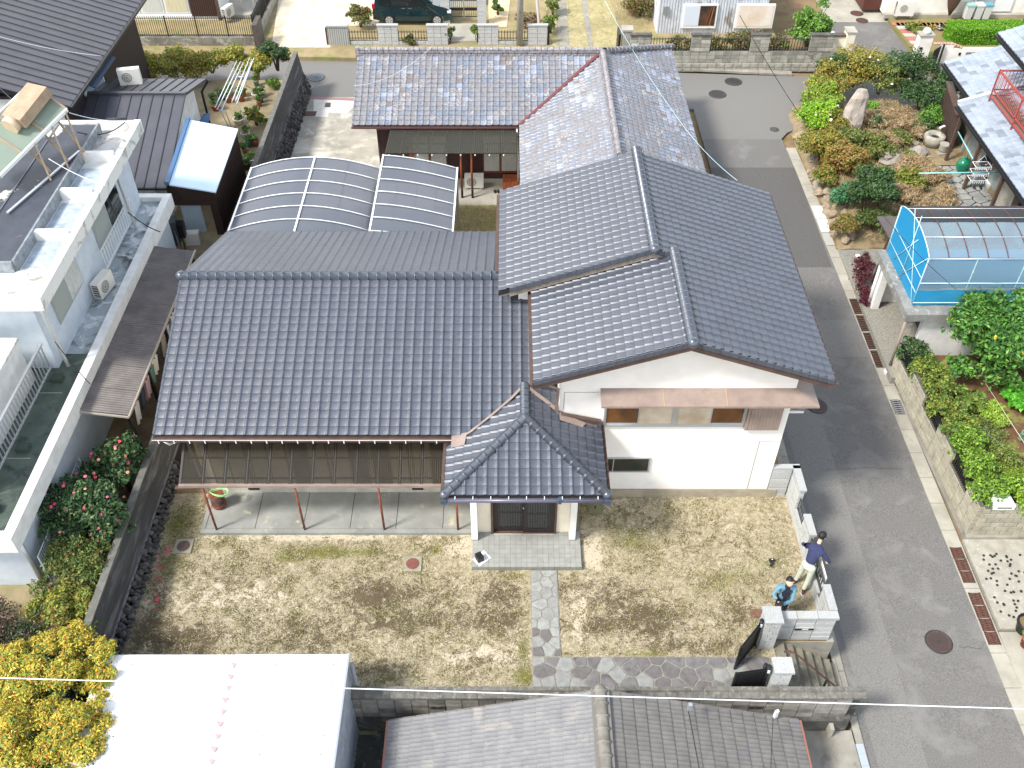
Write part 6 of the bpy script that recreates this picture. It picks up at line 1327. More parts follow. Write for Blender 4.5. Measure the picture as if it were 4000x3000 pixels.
for x in (.85,3.4):
    for y, d in ((cy0-.01,1),(cy1-.2,1)):
        w_ = part(MB().tube([(L0+x,y,-.3+.3),(L0+x,y+.2,-.3+.3)], .3, 18), 'wheel', mat('tyre','17171a',.8), CR)
        part(MB().tube([(L0+x,y-.012,0),(L0+x,y,0)], .2, 16), 'rim', mat('hubcap','c3c6c8',.3,metal=.5), w_)
        for k in range(6): a = k*1.047; part(MB().beam((L0+x+.06*math.cos(a),y-.016,.06*math.sin(a)),(L0+x+.18*math.cos(a),y-.016,.18*math.sin(a)),.035,.006,up=(0,1,0)), 'spoke', mat('hub_dark','55585a',.4), w_)
part(MB().box(L0-.01,L0+.14,cy0-.006,cy0+.12,.62,.85), 'tail_light', mat('red_lens','b01818',.2), CR); part(MB().box(L0+3.95,L0+4.16,cy0-.006,cy0+.15,.38,.52), 'headlight', mat('lens','d5dadc',.1), CR)
part(MB().box(L0+2.85,L0+3.0,cy0-.16,cy0-.02,.78,.92), 'mirror', cb, CR)
for x in (1.75,2.1): part(MB().box(L0+x-.2,L0+x-.02,cy0-.02,cy0-.003,.62,.66), 'door_handle', mat('chrome','b5b8ba',.2,metal=.8), CR)
for x in (1.0,1.99,2.95): part(MB().box(L0+x,L0+x+.012,cy0-.004,cy0+.001,.05,.78), 'door_gap', black_metal, CR)
bush('reddish_bush', 'round bush with red-tipped leaves on the sandy lot in front of the car', 'shrub', P(1410,105,-.3), .62,1.15, 3000,.06, [('7a7a3a',3),('5f7034',3),('8f6a42',2)], 130, k=12)
# granite block wall with piers
NB = thing('block_wall', 'pale granite block wall with tall piers and short black railings along the back road', 'wall', (-3,47.7,-.5))
yy = 47.7; zb = -.5; X_ = lambda u: PY(u, 150, yy).x
ng = [mat('far_granite','b9bbba',.85,c2='a4a6a5',scale=10,rand=.06)]
def pier(u0, u1, rows, m=ng, name='block'): blockwall(NB, (X_(u0),yy), (X_(u1),yy), zb, rows, m, .4, .2, .16)
blockwall(NB, (X_(1365),yy), (X_(1750),yy), zb, 2, ng, .4, .2, .15); blockwall(NB, (X_(1945),yy), (X_(2065),yy), zb, 2, ng, .4, .2, .15)
for u0, u1 in ((1478,1557),(1670,1750),(1868,1947),(2062,2137)):
    blockwall(NB, (X_(u0),yy-.02), (X_(u1),yy-.02), zb, 6, ng, .4, .2, .17); part(MB().box(X_(u0)-.03,X_(u1)+.03,yy-.14,yy+.1,zb+1.2,zb+1.26), 'cap', granite, NB)
pr_ = MB().box(X_(1283),X_(1365),yy-.12,yy+.08,zb,.66); part(pr_, 'ribbed_pier', mat('ribbed_grey','a3a5a3',.85), NB)
for i in range(11): part(MB().box(X_(1283)+.03+i*.11,X_(1283)+.05+i*.11,yy-.125,yy-.1195,zb+.05,.62), 'groove', conc_dark, NB)
part(MB().box(X_(1283)-.03,X_(1365)+.02,yy-.16,yy+.12,.66,.74), 'cap', granite, NB); part(MB().box(X_(1275),X_(1282),yy-.1,yy+.05,zb,.6), 'end_post', rust, NB)
for u0, u1 in ((1365,1478),(1557,1670),(1947,2062)): bar_fence(NB, (X_(u0)+.02,yy,0), (X_(u1)-.02,yy,0), -.05, .45, .14)
part(MB().box(X_(2138),X_(2146),yy-.1,yy+.05,zb,.75), 'end_post', black_metal, NB)
# double gate set back with steps and small hedges
GT = thing('iron_gate', 'small black double iron gate between two granite pillars', 'gate', (-1.9,49.6,-.3))
yg = 50.2; XG = lambda u: PY(u, 80, yg).x
for u0, u1 in ((1722,1758),(1866,1900)):
    for j in range(6): part(MB().box(XG(u0),XG(u1),yg-.2,yg+.2,-.3+j*.25,-.3+j*.25+.24), 'pillar_block', ng[0], GT)
    part(MB().box(XG(u0)-.05,XG(u1)+.05,yg-.25,yg+.25,1.2,1.3), 'pillar_cap', granite, GT)
for u0, u1 in ((1760,1812),(1815,1864)):
    lf = part(MB().beam((XG(u0),yg,.95),(XG(u1),yg,.95),.04,.04).beam((XG(u0),yg,.1),(XG(u1),yg,.1),.04,.04).box(XG(u0),XG(u1),yg-.015,yg+.015,.42,.58), 'gate_leaf', black_metal, GT)
    for i in range(8): x = XG(u0)+(XG(u1)-XG(u0))*(i+.0)/7; part(MB().beam((x,yg,.1),(x,yg,.95),.02,.02), 'bar', black_metal, lf)
part(MB().box(XG(1755),XG(1868),47.9,50.0,-.5,-.2), 'step', conc_light, GT)
bush('gate_bush', 'clipped green bush on the left side of the small gate passage', 'shrub', P(1760,165,-.3), .38,.9, 1200,.05, [('4f6a30',3),('6d8036',2)], 131, k=6); bush('gate_bush', 'clipped green bush on the right side of the small gate passage', 'shrub', P(1862,165,-.3), .34,.9, 1200,.05, [('5a7a30',3),('7d9038',2)], 132, k=6)
solo(MB().box(PY(1710,10,52.5).x,PY(1880,10,52.5).x,52.5,54,-.3,.3), 'lattice_wall', mat('lattice_white','d2d2ca',.8,c2='a9a99f',scale=18), (-2,53,-.3), 'low pale patterned planter wall at the top behind the gate', 'planter')
setting(MB().prism([P(1910,105,-.285),P(1980,105,-.285),P(2000,-60,-.285),P(1905,-60,-.285)], (0,0,.012)), 'paving', mat('sandstone','c4a878',.85,c2='d8c9a8',scale=1.5,c3='a98f62',s3=3))
for i, (u, v, r, h, cols, lab) in enumerate([(2060,95,.7,.5,[('8a6a50',3),('6a7038',2),('a08878',2)],'low reddish brown ground shrub right of the utility pole'),(2150,130,.5,1.0,[('5f7a34',3),('86983c',2)],'green shrub by the dry grass drive'),(2160,60,.45,1.2,[('6d7f3a',3),('9a9a4a',2)],'taller green shrub on the left edge of the dry grass drive'),(1600,170,.35,.35,[('6d6a38',3),('5a7030',2)],'small plant behind the second railing'),(1945,60,.3,.9,[('4f7030',3),('6d8a38',2)],'narrow green shrub beside the sandstone paving')]):
    bush('garden_shrub', lab, 'shrub', P(u,v,-.3), r, h, 1500, .06, cols, 140+i, k=8)
solo(MB().tube([P(2110,150,-.3), P(2085,0,-.3)+Vector((0,0,1.6))], .08, 8), 'wooden_post', mat('grey_wood','9a948a',.8), P(2110,150,-.3), 'slim pale wooden post beside the dry grass drive', 'post')
# utility pole
pb_ = P(2030,185,-.4); UPo = thing('utility_pole', 'tall round concrete utility pole in front of the granite block wall', 'utility pole', pb_)
part(MB().tube([pb_, pb_+Vector((.06,0,9))], [.17,.13], 14), 'pole', mat('pole_concrete','b3b1aa',.8,c2='a19f98',scale=3), UPo)
part(MB().tube([pb_+Vector((0,0,.02)), pb_+Vector((0,0,.14))], .178, 14), 'warning_band', mat('yellow_black','b09030',.6,c2='201c18',scale=12,mix=(.48,.52)), UPo)
for z in (1.0,1.9,2.6): part(MB().tube([pb_+Vector((0,-.17,z)), pb_+Vector((0,-.23,z))], .02, 6), 'bolt', black_metal, UPo)
part(MB().beam(pb_+Vector((-.9,0,8.2)), pb_+Vector((.9,0,8.2)), .1,.1), 'crossarm', alu, UPo)
# dry grass drive with wheel tracks
drv = mat('dry_drive','a89d76',.95,c2='938a5c',scale=2.5,c3='b8ae8a',s3=1.2,bump=.4)
setting(MB().prism([P(2160,185,-.285),P(2430,185,-.285),P(2400,40,-.285),P(2330,-90,-.285),P(2110,-90,-.285)], (0,0,.01)), 'drive', drv)
setting(MB().prism([P(2180,190,-.27),P(2225,190,-.27),P(2205,-80,-.27),P(2165,-80,-.27)], (0,0,.004)), 'wheel_track', conc); setting(MB().prism([P(2300,190,-.27),P(2318,190,-.27),P(2285,-80,-.27),P(2255,-80,-.27)], (0,0,.004)), 'wheel_track', conc)
blades('dry_grass', 9000, lambda x, y: .8+0*x, [('b8ac80',3),('9c9058',2),('80804a',1)], .1, 33, z=-.28, area=(2.2,7.5,46.5,56))
bush('red_shrub', 'red-brown and green shrub group at the top beside the metal-clad house', 'shrub', P(2500,60,-.3), 1.0,.9, 3200,.06, [('7a5034',3),('6d8034',3),('5a3a2a',1)], 150, k=12)
# aged wall with piers and railings
AW = thing('block_wall', 'aged grey block wall with five tall piers and black railings facing the road junction', 'wall', (12,45.3,-.5))
ya2 = 45.2; XA = lambda u: PY(u, 230, ya2).x; am = [mat('far_aged_block','a8a59a',.9,c2='87857a',scale=2.5,c3='5f5e56',s3=1.5,m3=(.6,.75),rand=.08,bump=.3), mat('far_aged_block2','928f84',.9,c2='6f6d64',scale=2,rand=.08,bump=.3)]
blockwall(AW, (XA(2440),ya2), (XA(3235),ya2), -.1, 3, am, .4, .2, .16); 
pm_ = mat('pattern_block','a5a297',.9,c2='8a877c',scale=4,rand=.06)
for j in range(2):
    n = 24
    for i in range(n):
        x0 = XA(2440)+(XA(3225)-XA(2440))*i/n; w_ = (XA(3225)-XA(2440))/n; z0 = -.52+j*.21
        part(MB().box(x0+.01,x0+w_-.01,ya2-.16,ya2+.06,z0,z0+.2).box(x0+.06,x0+w_-.06,ya2-.175,ya2-.1605,z0+.05,z0+.15), 'pattern_block', pm_, AW)
for u0, u1 in ((2455,2535),(2690,2765),(2920,2992),(3148,3240)):
    blockwall(AW, (XA(u0),ya2-.02), (XA(u1),ya2-.02), .5, 4, am, .4, .2, .18); part(MB().box(XA(u0)-.03,XA(u1)+.03,ya2-.15,ya2+.12,1.3,1.37), 'cap', conc_dark, AW)
for u0, u1 in ((2535,2690),(2765,2920),(2992,3148)): bar_fence(AW, (XA(u0)+.02,ya2,0), (XA(u1)-.02,ya2,0), .5, 1.2, .13)
t = thing('gate_pillar', 'block pillar with pale cap standing before the dry grass drive beside the aged wall', 'pillar', (XA(2440),45.8,-.5))
for j in range(9): part(MB().box(XA(2430),XA(2465),45.6,46.1,-.5+j*.2,-.5+j*.2+.19), 'block', am[0], t)
part(MB().box(XA(2425),XA(2470),45.55,46.15,1.3,1.38), 'cap', conc_light, t); part(MB().box(XA(2460),XA(2488),45.05,45.1,.75,.9), 'letter_box', mat('mint_grey','b7c4bd',.5), t)
part(MB().box(XA(2415),XA(2424),45.7,46.6,-.5,1.1), 'gate_edge', black_metal, t)
# metal-clad house
MH = thing('metal_clad_house', 'white corrugated metal house with peeling walls and two shuttered windows', 'house', (10.5,49,-.3))
cw = mat('peeling_metal','ccd0d6',.6,c2='b4b9c0',scale=3,c3='8f8880',s3=1.4,m3=(.58,.66),stretch=(1,1,.5))
part(MB().box(7.75,13.4,49.05,56,-.3,3.4), 'wall', cw, MH)
for i in range(38): x = 7.76+i*.148; part(MB().box(x,x+.06,49.01,49.049,-.3,3.0), 'corrugation', cw, MH)
part(MB().box(7.5,13.7,48.7,56,2.5,2.62), 'eaves', white_metal, MH); part(MB().box(7.6,13.6,48.8,49.0,2.3,2.499), 'fascia', plaster, MH)
XM = lambda u: PY(u,60,49).x; ZM = lambda v: PY(2700,v,49).z
w1 = part(MB().box(XM(2665),XM(2800),48.9,49.0,ZM(107),ZM(14)), 'window', white_metal, MH)
part(MB().box(XM(2672),XM(2730),48.88,48.899,ZM(97),ZM(20)), 'sliding_shutter', mat('shutter_bluewhite','c3ccd6',.5), w1); part(MB().box(XM(2731),XM(2793),48.885,48.899,ZM(97),ZM(20)), 'opening', mat('dark_interior','2a1a14',.8,c2='5a3a24',scale=1.5), w1)
for k in range(2): part(MB().beam((XM(2760+k*14),48.88,ZM(95)),(XM(2775+k*8),48.88,ZM(24)),.05,.01), 'wood_post', mat('inside_wood','8a5a38',.7), w1)
w2_ = part(MB().box(XM(2872),XM(3022),48.9,49.0,ZM(107),ZM(14)), 'window', white_metal, MH); part(MB().box(XM(2880),XM(3015),48.88,48.899,ZM(100),ZM(18)), 'shutter', mat('faded_shutter','ddd6cc',.5,c2='c9b49e',scale=.8), w2_)
part(MB().box(XM(2590),XM(2608),48.9,49.0,ZM(54),ZM(24)), 'meter_box', mat('meter_grey','7b7f80',.5), MH)
for i, (u, v, r, h, n) in enumerate([(2700,150,.9,.8,2400),(2790,150,.7,.7,1800),(2900,150,1.0,1.0,3200),(3010,160,.9,.9,2600),(2620,150,.6,.5,1200)]):
    bush('fence_shrub', ['red-green shrub behind the second railing of the aged wall','small shrub beneath the open window of the metal-clad house','broad red-green shrub below the faded shutter','red-green shrub at the right part of the aged wall','low shrub at the left end of the aged wall'][i], 'shrub', P(u,v+60,-.3), r, h, n, .06, [('5f7034',3),('6f5038',2.5),('7d8a3a',1.5),('8a5f4a',1)], 160+i, k=10)
bush('green_tree', 'bright green leafy tree beside the pale side road at the top', 'tree', P(3150,180,-.3), 1.2,2.4, 8000,.07, [('6d9a38',4),('8ab04a',2),('4f7a2c',3)], 170, k=20, stems=6, rs=.38, rad=.07, shell=.4)
# pale walls and gates of the houses at the upper right
LG = thing('white_gate_wall', 'short cream gate wall with brown top at the corner of the rising side road', 'wall', (16.6,46,-.5))
part(MB().box(15.7,16.6,45.7,45.9,-.5,1.0).box(16.601,17.0,45.5,46.1,-.5,1.25), 'wall', mat('cream_render','e2dccb',.85,c2='d2c9b2',scale=2), LG); part(MB().box(15.7,16.59,45.65,45.95,1.001,1.08), 'coping', brown_dark, LG)
part(MB().box(16.55,17.05,45.45,46.15,1.251,1.32), 'cap', conc_light, LG); part(MB().ball((15.85,45.5,1.2), .14,.14,.14,10,8), 'lamp_globe', white_metal, LG)
solo(MB().prism([P(3305,215,1.0),P(3330,225,1.0),P(3322,310,.2),P(3298,300,.2)],(0,.05,0)), 'carved_stone', mat('stone_carved','8f897a',.8,c2='5f5a50',scale=9), P(3310,300,-.4), 'small carved stone panel leaning by the cream gate wall', 'panel')
RW2 = thing('white_curved_wall', 'bright white rendered wall with a gate pillar and tiled stepped top', 'wall', (22.5,45.6,-.5))
wr_m = mat('bright_render','e8e6df',.85,c2='d9d5cb',scale=2)
part(MB().box(20.3,20.95,45.7,46.15,-.5,1.0), 'pillar', wr_m, RW2); part(MB().box(20.25,21.0,45.65,46.2,1.001,1.07), 'pillar_cap', conc_light, RW2); part(MB().ball((20.62,45.9,1.18), .2,.2,.18,12,8), 'globe_lamp', mat('globe','c9d6e0',.2), RW2)
part(MB().box(20.4,20.55,45.68,45.699,.35,.45), 'name_plate', black_metal, RW2)
part(MB().box(21.2,21.9,45.3,45.5,-.2,.75).box(21.9,29,45.3,45.5,-.2,.55), 'wall', wr_m, RW2); part(MB().box(21.2,29,45.2,45.55,-.5,-.201), 'plinth', conc, RW2)
for i in range(9): part(MB().ball((21.0+i*.16, 45.42, .78 if i < 6 else .78-(i-5)*.06), .12,.14,.05,8,6), 'coping_tile', mat('pink_coping','a98474',.8,rand=.1), RW2)
part(MB().box(22.6,23.2,45.27,45.299,.2,.38), 'letter_slot', mat('slot_grey','6f7478',.4), RW2); part(MB().box(22.25,22.35,45.27,45.299,.22,.36), 'intercom', black_metal, RW2)
AG = thing('accordion_gate', 'folded dark metal accordion gate standing in front of the white rendered wall', 'gate', (21.0,45,-.5))
for i in range(9): part(MB().beam((20.75+i*.06,44.75+i*.06,-.4),(20.75+i*.06,44.75+i*.06,.75),.03,.03), 'bar', dark_iron, AG)
for k in range(5): part(MB().beam((20.73,44.74,-.3+k*.2),(21.25,45.24,-.2+k*.2),.02,.03), 'lattice', dark_iron, AG)
part(MB().box(21.3,21.36,45.1,45.2,-.5,.85), 'end_post', black_metal, AG)
setting(MB().prism([P(3480,87,-.28),P(3610,250,-.28),(30,45.6,-.28),(30,60,-.28),P(3440,0,-.28)], (0,0,-.3)), 'garden_ground', mat('brown_garden','84714f',.95,c2='6b7038',scale=1.2,bump=.4))
RH2 = thing('white_house', 'white house wall with bins, brown cover and boiler at the top right', 'house', (24,50.6,-.3))
part(MB().box(20.4,34,51.2,58,-.3,4), 'wall', wr_m, RH2); part(MB().box(20.3,34,50.9,51.199,-.3,-.1), 'plinth', conc_light, RH2)
part(MB().box(25.0,27.1,51.1,51.19,0,3.5), 'door_frame', white_metal, RH2); part(MB().box(25.1,26.1,51.08,51.099,.1,3.5), 'door_panel', mat('grey_door','9da1a3',.5), RH2)
part(MB().box(19.4,20.3,52,58,-.3,3.6), 'brown_door', mat('brown_slats','5a2f24',.6,c2='40201a',scale=20), RH2)
ac_unit('large beige outdoor unit against the white house at the top right', (21.2,50.7,-.1), 0, w_=1.0, h_=.8)
bgm = MB().lathe((23.6,50.5,.0), [(.03,0),(.25,.5),(.5,1.3),(.62,2.2),(.6,3)], 12, sy=.6); t = thing('brown_cover', 'brown fabric cover hanging like a pointed bag before the white house', 'cover', (23.6,50.5,0)); part(bgm, 'cover', mat('brown_fabric','5b4335',.9,c2='4a3529',scale=5), t)
for i, (x, c_, lab) in enumerate(((24.55,'8fb5ae','grey waste bin with mint green lid, left of three'),(25.05,'c9c9c2','grey waste bin with cream lid between the other two'),(25.5,'5f93a0','grey waste bin with blue-green lid, right of three'))):
    t = thing('waste_bin', lab, 'bin', (x,50.5,-.1), 'three waste bins at the white house'); part(MB().hexa([(x-.16,50.3,-.1),(x+.16,50.3,-.1),(x+.16,50.65,-.1),(x-.16,50.65,-.1),(x-.2,50.25,.6),(x+.2,50.25,.6),(x+.2,50.7,.6),(x-.2,50.7,.6)]), 'body', mat('bin_grey','c2c4c0',.5), t)
    part(MB().box(x-.22,x+.22,50.23,50.72,.6,.68), 'lid', mat('lid_'+c_,c_,.5), t)
solo(MB().hexa([(27.6,50.2,-.3),(28.1,50.2,-.3),(28.1,50.4,-.3),(27.6,50.4,-.3),(27.8,50.5,.8),(28.4,50.5,.8),(28.4,50.7,.8),(27.8,50.7,.8)]), 'maroon_board', mat('maroon_dark','3a1414',.6), (27.8,50.4,-.3), 'dark maroon board leaning against the house near the right edge', 'board')
# red and grey paving slabs beside the lane
for i in range(7):
    a = P(3487,88,-.27).lerp(P(3575,190,-.27), i/7); b_ = P(3487,88,-.27).lerp(P(3575,190,-.27), (i+.9)/7); w_ = Vector((.6,0,0))
    setting(MB().prism([a,b_,b_+w_,a+w_],(0,0,.02)), 'paving_slab', mat(['brick_pink','pale_slab'][i%2],['a8685a','a8a698'][i%2],.85))
for i in range(14):
    a = P(3500+i*17,95,-.265); setting(MB().obox(a,.42,.35,.02,0), 'paving_slab', mat(['brick_pink','tan_slab'][i%3>0],['a8685a','b08f7c'][i%3>0],.85))
fl = [('yellow','d9a520'),('white','d8d4cc'),('dark purple','2c1420'),('yellow and red','c23a1c'),('yellow-white','dcc070')]
for i, u in enumerate((3640,3665,3685,3705,3725)): bush('pansies', ['yellow','white','red and yellow','dark purple','golden'][i]+' pansies in the flower bed before the hedge', 'flowers', P(u,118,-.28), .25,.25, 240,.05, [('4f6a30',2),(fl[i][1],3)], 180+i, k=4, stems=0)
bush('bed_plant', 'low green flower-bed plants beside the paving slabs', 'plant', P(3570,120,-.28), .5,.35, 900,.06, [('5f7a34',3),('c9b23a',.6)], 186, k=6, stems=0)
BH = thing('clipped_hedge', 'big bright green box-clipped hedge behind the white wall', 'hedge', (25.5,48,-.3))
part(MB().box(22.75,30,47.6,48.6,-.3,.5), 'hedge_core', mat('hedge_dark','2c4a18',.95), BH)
gg = np.random.default_rng(9); n = 26000; V = []; 
pp = gg.random((n,3)); face = gg.integers(0,10,n); P3 = np.empty((n,3)); P3[:,0] = 22.7+pp[:,0]*7.4; P3[:,1] = 47.55+pp[:,1]*1.1; P3[:,2] = -.3+pp[:,2]*.85
P3[face<5,2] = .56; P3[(face>=5)&(face<9),1] = 47.55; P3[face==9,0] = 22.72; P3 += gg.normal(size=(n,3))*.02
t_ = gg.normal(size=(n,3)); t_ /= np.linalg.norm(t_,axis=1)[:,None]; b_ = np.cross(t_, gg.normal(size=(n,3))); b_ /= np.linalg.norm(b_,axis=1)[:,None]; s_ = .04
V = np.stack([P3-t_*s_, P3+b_*s_*.5, P3+t_*s_, P3-b_*s_*.5],1).reshape(-1,3)-np.array(root_loc(BH)); K = np.array([lin(c) for c in ('6aa022','85b82e','4f8018')])[gg.integers(0,3,n)]*(.8+.4*gg.random(n))[:,None]
o = bpy.data.objects.new('foliage', npmesh('foliage', V, np.arange(4*n).reshape(-1,4), LEAF, col=K)); C.objects.link(o); o.parent = BH
# ================================================================== right side of the road: manholes, grates
def manhole(p, r, label, m, cat='manhole cover', grp='manhole covers in the roads', detail=True):
    t = thing('manhole_cover', label, cat, p, grp); part(MB().lathe(p, [(r,-.02),(r,.008),(r*.9,.008),(r*.9,.004)], 32), 'rim', dark_iron, t)
    part(MB().lathe(p, [(r*.88,-.01),(r*.88,.009)], 32), 'lid', m, t)
    if detail:
        k = MB()
        for i in range(-9,10):
            for j in range(-9,10):
                x, y = i*r*.09, j*r*.09
                if .16*r < math.hypot(x,y) < r*.8: k.box(p.x+x-r*.03,p.x+x+r*.03,p.y+y-r*.02,p.y+y+r*.02,p.z+.009,p.z+.013)
        part(k, 'studs', dark_iron, t, kind='stuff'); part(MB().lathe(p+Vector((0,0,.008)), [(r*.15,0),(r*.15,.008)], 12), 'boss', dark_iron, t)
rim_m = mat('lid_iron','5a463f',.6,c2='4a3b36',scale=12,metal=.2)
manhole(PR(3667,2507,.006), .36, 'large studded brown iron manhole cover in the near part of the side road', rim_m)
manhole(PR(3190,1585,.012), .34, 'brown manhole cover beside the corner of the white house', rim_m)
manhole(P(2865,319,-.49), .42, 'dark manhole cover at the junction, the farther of the pair', mat('lid_black','343435',.6,c2='4a4a48',scale=9)); manhole(P(2803,368,-.49), .42, 'dark manhole cover at the junction, the nearer of the pair', mat('lid_black','343435',.6))
manhole(PR(3025,505,.012), .2, 'small dark round cover near the rocky garden corner', mat('lid_black','343435',.6), detail=False); manhole(P(1235,302,-.49), .42, 'bluish manhole cover on the back road beside the left boundary wall', mat('lid_blue','566672',.5,c2='6b7a80',scale=9))
manhole(P(3347,52,-.475), .35, 'rusty manhole cover on the pale lane, the upper one', rust, detail=False); manhole(P(3367,80,-.475), .33, 'rusty manhole cover on the pale lane, the lower one', rust, detail=False)
gm_ = mat('rusty_grate','6b4636',.7,c2='4f3429',scale=14)
def grate(label, y0, y1, k, m=gm_, dx=.03, w_=.34):
    t = thing('drain_grate', label, 'drain grate', (east(y0)+dx, y0, zr(y0)), 'iron grates along the kerb')
    for i in range(k):
        a = y0+(y1-y0)*i/k; b_ = y0+(y1-y0)*(i+.93)/k; x = east(a)+dx; z = zr(a)+.034
        z2 = zr(b_)+.036; z = zr(a)+.036; s_ = part(MB().prism([(x,a,z),(x+w_,a,z),(x+w_,b_,z2),(x,b_,z2)],(0,0,-.02)), 'panel', mat('grate_gap','2a211d',.9), t)
        mb = MB(); n = 7
        for q in range(n): yy_ = a+(b_-a)*(q+.5)/n; zz = z+(z2-z)*(q+.5)/n+.006; mb.beam((x,yy_-.03,zz),(x+w_,yy_+.03,zz),.02,.01); mb.beam((x,yy_+.03,zz+.001),(x+w_,yy_-.03,zz+.001),.02,.01)
        part(mb, 'lattice', m, s_)
grate('three-panel rusty grate in front of the dotted driveway', 15.25, 16.45, 3); grate('four-panel rusty grate beside the flower pots', 13.35, 14.95, 4); grate('long rusty grate in front of the garage below the blue tarpaulin', 23.75, 27.4, 4)
grate('small square grate in the kerb halfway along the hedge wall', 21.6, 22.3, 1, alu)
for i, (y0, y1) in enumerate(((30.5,31.3),(31.35,32.2),(32.25,33.1))):
    x = east(y0)+.02; z = zr(y1)+.05; solo(MB().prism([(x,y0,zr(y0)+.05),(x+.45,y0,zr(y0)+.05),(x+.45,y1,z),(x,y1,z)],(0,0,.012)), 'kerb_plate', [mat('white_plate','d8dcdf',.4), mat('white_plate','d8dcdf',.4), mat('grey_plate','a3a39c',.6)][2-i], (x,y0,z), ['grey metal plate on the kerb, nearest of the three','white metal plate in the middle of the three kerb plates','white metal plate farthest of the three kerb plates'][i], 'kerb plate', 'metal plates on the kerb')
# ------------------------------------------------------------------ corner garden with rockery
mound = MB(); n_ = 16; gX = np.linspace(12.75,19.6,18); gY = np.linspace(30.2,41.6,24)
def hmd(x, y):
    e = min(1, max(0, (x-12.75)/.8), 1)*min(1, max(0,(y-30.2)/1.5))*min(1, max(0,(41.6-y-(x-12.75)*-.05)/1.5)); return -.62+.75*e+.1*math.sin(x*2.1+y)+.06*math.sin(y*3.3)
V = [(x, y, hmd(x,y) if not (x > 16.8 and y < 37) else .1) for y in gY for x in gX]; k = len(gX)
mound.add(V, [(j*k+i,j*k+i+1,(j+1)*k+i+1,(j+1)*k+i) for j in range(len(gY)-1) for i in range(k-1)], 0, True)
setting(mound, 'rockery_ground', mat('straw_soil','8f7f62',.95,c2='75674c',scale=3,c3='6a6c3c',s3=1.3,m3=(.55,.7),bump=.7,bscale=12))
setting(MB().prism([(12.75,23.0,-.62),(30,23.0,-.62),(30,30.25,-.62),(12.75,30.25,-.62)], (0,0,-.3)), 'gravel_ground', mat('grey_gravel','8f8c82',.95,c2='6f6c62',scale=22,c3='a9a69c',s3=30,bump=.6,bscale=50))
setting(MB().box(12.2+.5,30,30.26,44.0,-1,-.6), 'garden_base', soil)
blades('dry_straw', 36000, lambda x, y: .7+0*x, [('b09a7c',3),('9c8560',3),('c4b190',2),('7f8045',2.5)], .22, 41, area=(13.2,17.8,30.5,41), zf=lambda x, y: np.array([hmd(a,b) for a, b in zip(x,y)])-.02)
rk = [mat('pink_rock','9f8f7c',.85,c2='857561',scale=3,c3='6f6553',s3=4,m3=(.55,.7),bump=.6,bscale=9), mat('grey_rock','9a9288',.85,c2='7d766c',scale=3,bump=.6,bscale=9)]
RKW = thing('rock_edging', 'rough pinkish boulders piled along the road edge of the corner garden', 'rocks', (12.9,35,-.6)); g = random.Random(11)
def rockmesh(seed):
    g2 = random.Random(seed); mb = MB().ball((0,0,0),.3,.3,.3,9,7); mb.v = [(x*g2.uniform(.75,1.2),y*g2.uniform(.75,1.2),z*g2.uniform(.75,1.2)) for x,y,z in mb.v]; mb.sm = [False]*len(mb.sm); return mb
rms2 = [rockmesh(s).mesh('boulder', rk[s%2 if s > 3 else 0]) for s in range(7)]
for i in range(70):
    y = 30.5+i*.115*1.2; x = 12.85+g.uniform(-.02,.5)+max(0,y-37.5)*.25; M = Matrix.Translation((x,y,-.68+g.uniform(.05,.35)+(x-12.8)*.4)) @ Matrix.Rotation(g.random()*6,4,'Z') @ Matrix.Diagonal((g.uniform(.35,.8),g.uniform(.45,1.0),g.uniform(.4,.8),1)); inst('boulder', g.choice(rms2), RKW, M)
def rock(u, v, z, sx, sy, sz, lab, k=0, rz=0):
    c_ = P(u,v,z); t = thing('rock', lab, 'rock', c_); mb = rockmesh(40+k); part(mb, 'stone', rk[k%2], t, local=True); t.scale = (sx/.3,sy/.3,sz/.3); t.rotation_euler = (0,0,rz); return t
c_ = P(3310,520,.1); t = thing('standing_stone', 'tall pale standing stone in the middle of the corner garden', 'rock', c_); mb = MB(); g2 = random.Random(4); n = 9; vs = []
for k, (z, r, dx) in enumerate(((-.1,.42,0),(.5,.5,.05),(1.1,.42,.12),(1.6,.36,.2),(1.9,.2,.24))):
    for j in range(n): a = 6.283*j/n; rr = r*g2.uniform(.8,1.1); vs.append((c_.x+dx+rr*math.cos(a)*1.1, c_.y+.25*k*.3+rr*math.sin(a)*.6, c_.z+z))
mb.add(vs, [(k*n+j,k*n+(j+1)%n,(k+1)*n+(j+1)%n,(k+1)*n+j) for k in range(4) for j in range(n)]+[tuple(range(4*n,5*n))]); part(mb, 'stone', mat('standing_rock','b5aaa0',.85,c2='8f857a',scale=3,bump=.7,bscale=8), t)
rock(3480,620,.25,.55,.4,.3,'flat grey boulder in the middle of the straw',1); rock(3590,600,.2,.5,.4,.3,'rounded pale boulder near the stone basin',3,1); rock(3130,540,.1,.4,.35,.3,'pinkish boulder at the road corner of the garden',2); rock(3380,560,.3,.35,.3,.3,'small rust-red rock under the orange shrub',0)
GC1 = [('8fa83a',4),('a9b842',2),('6d8a30',2)]; GC2 = [('a8943c',3),('98983c',3),('b07a40',1),('75863a',3)]; GC3 = [('35522c',4),('4a6a34',3),('5f8040',1)]; GC4 = [('6d7f38',3),('8a9445',2),('4f6430',3),('a88a50',1)]
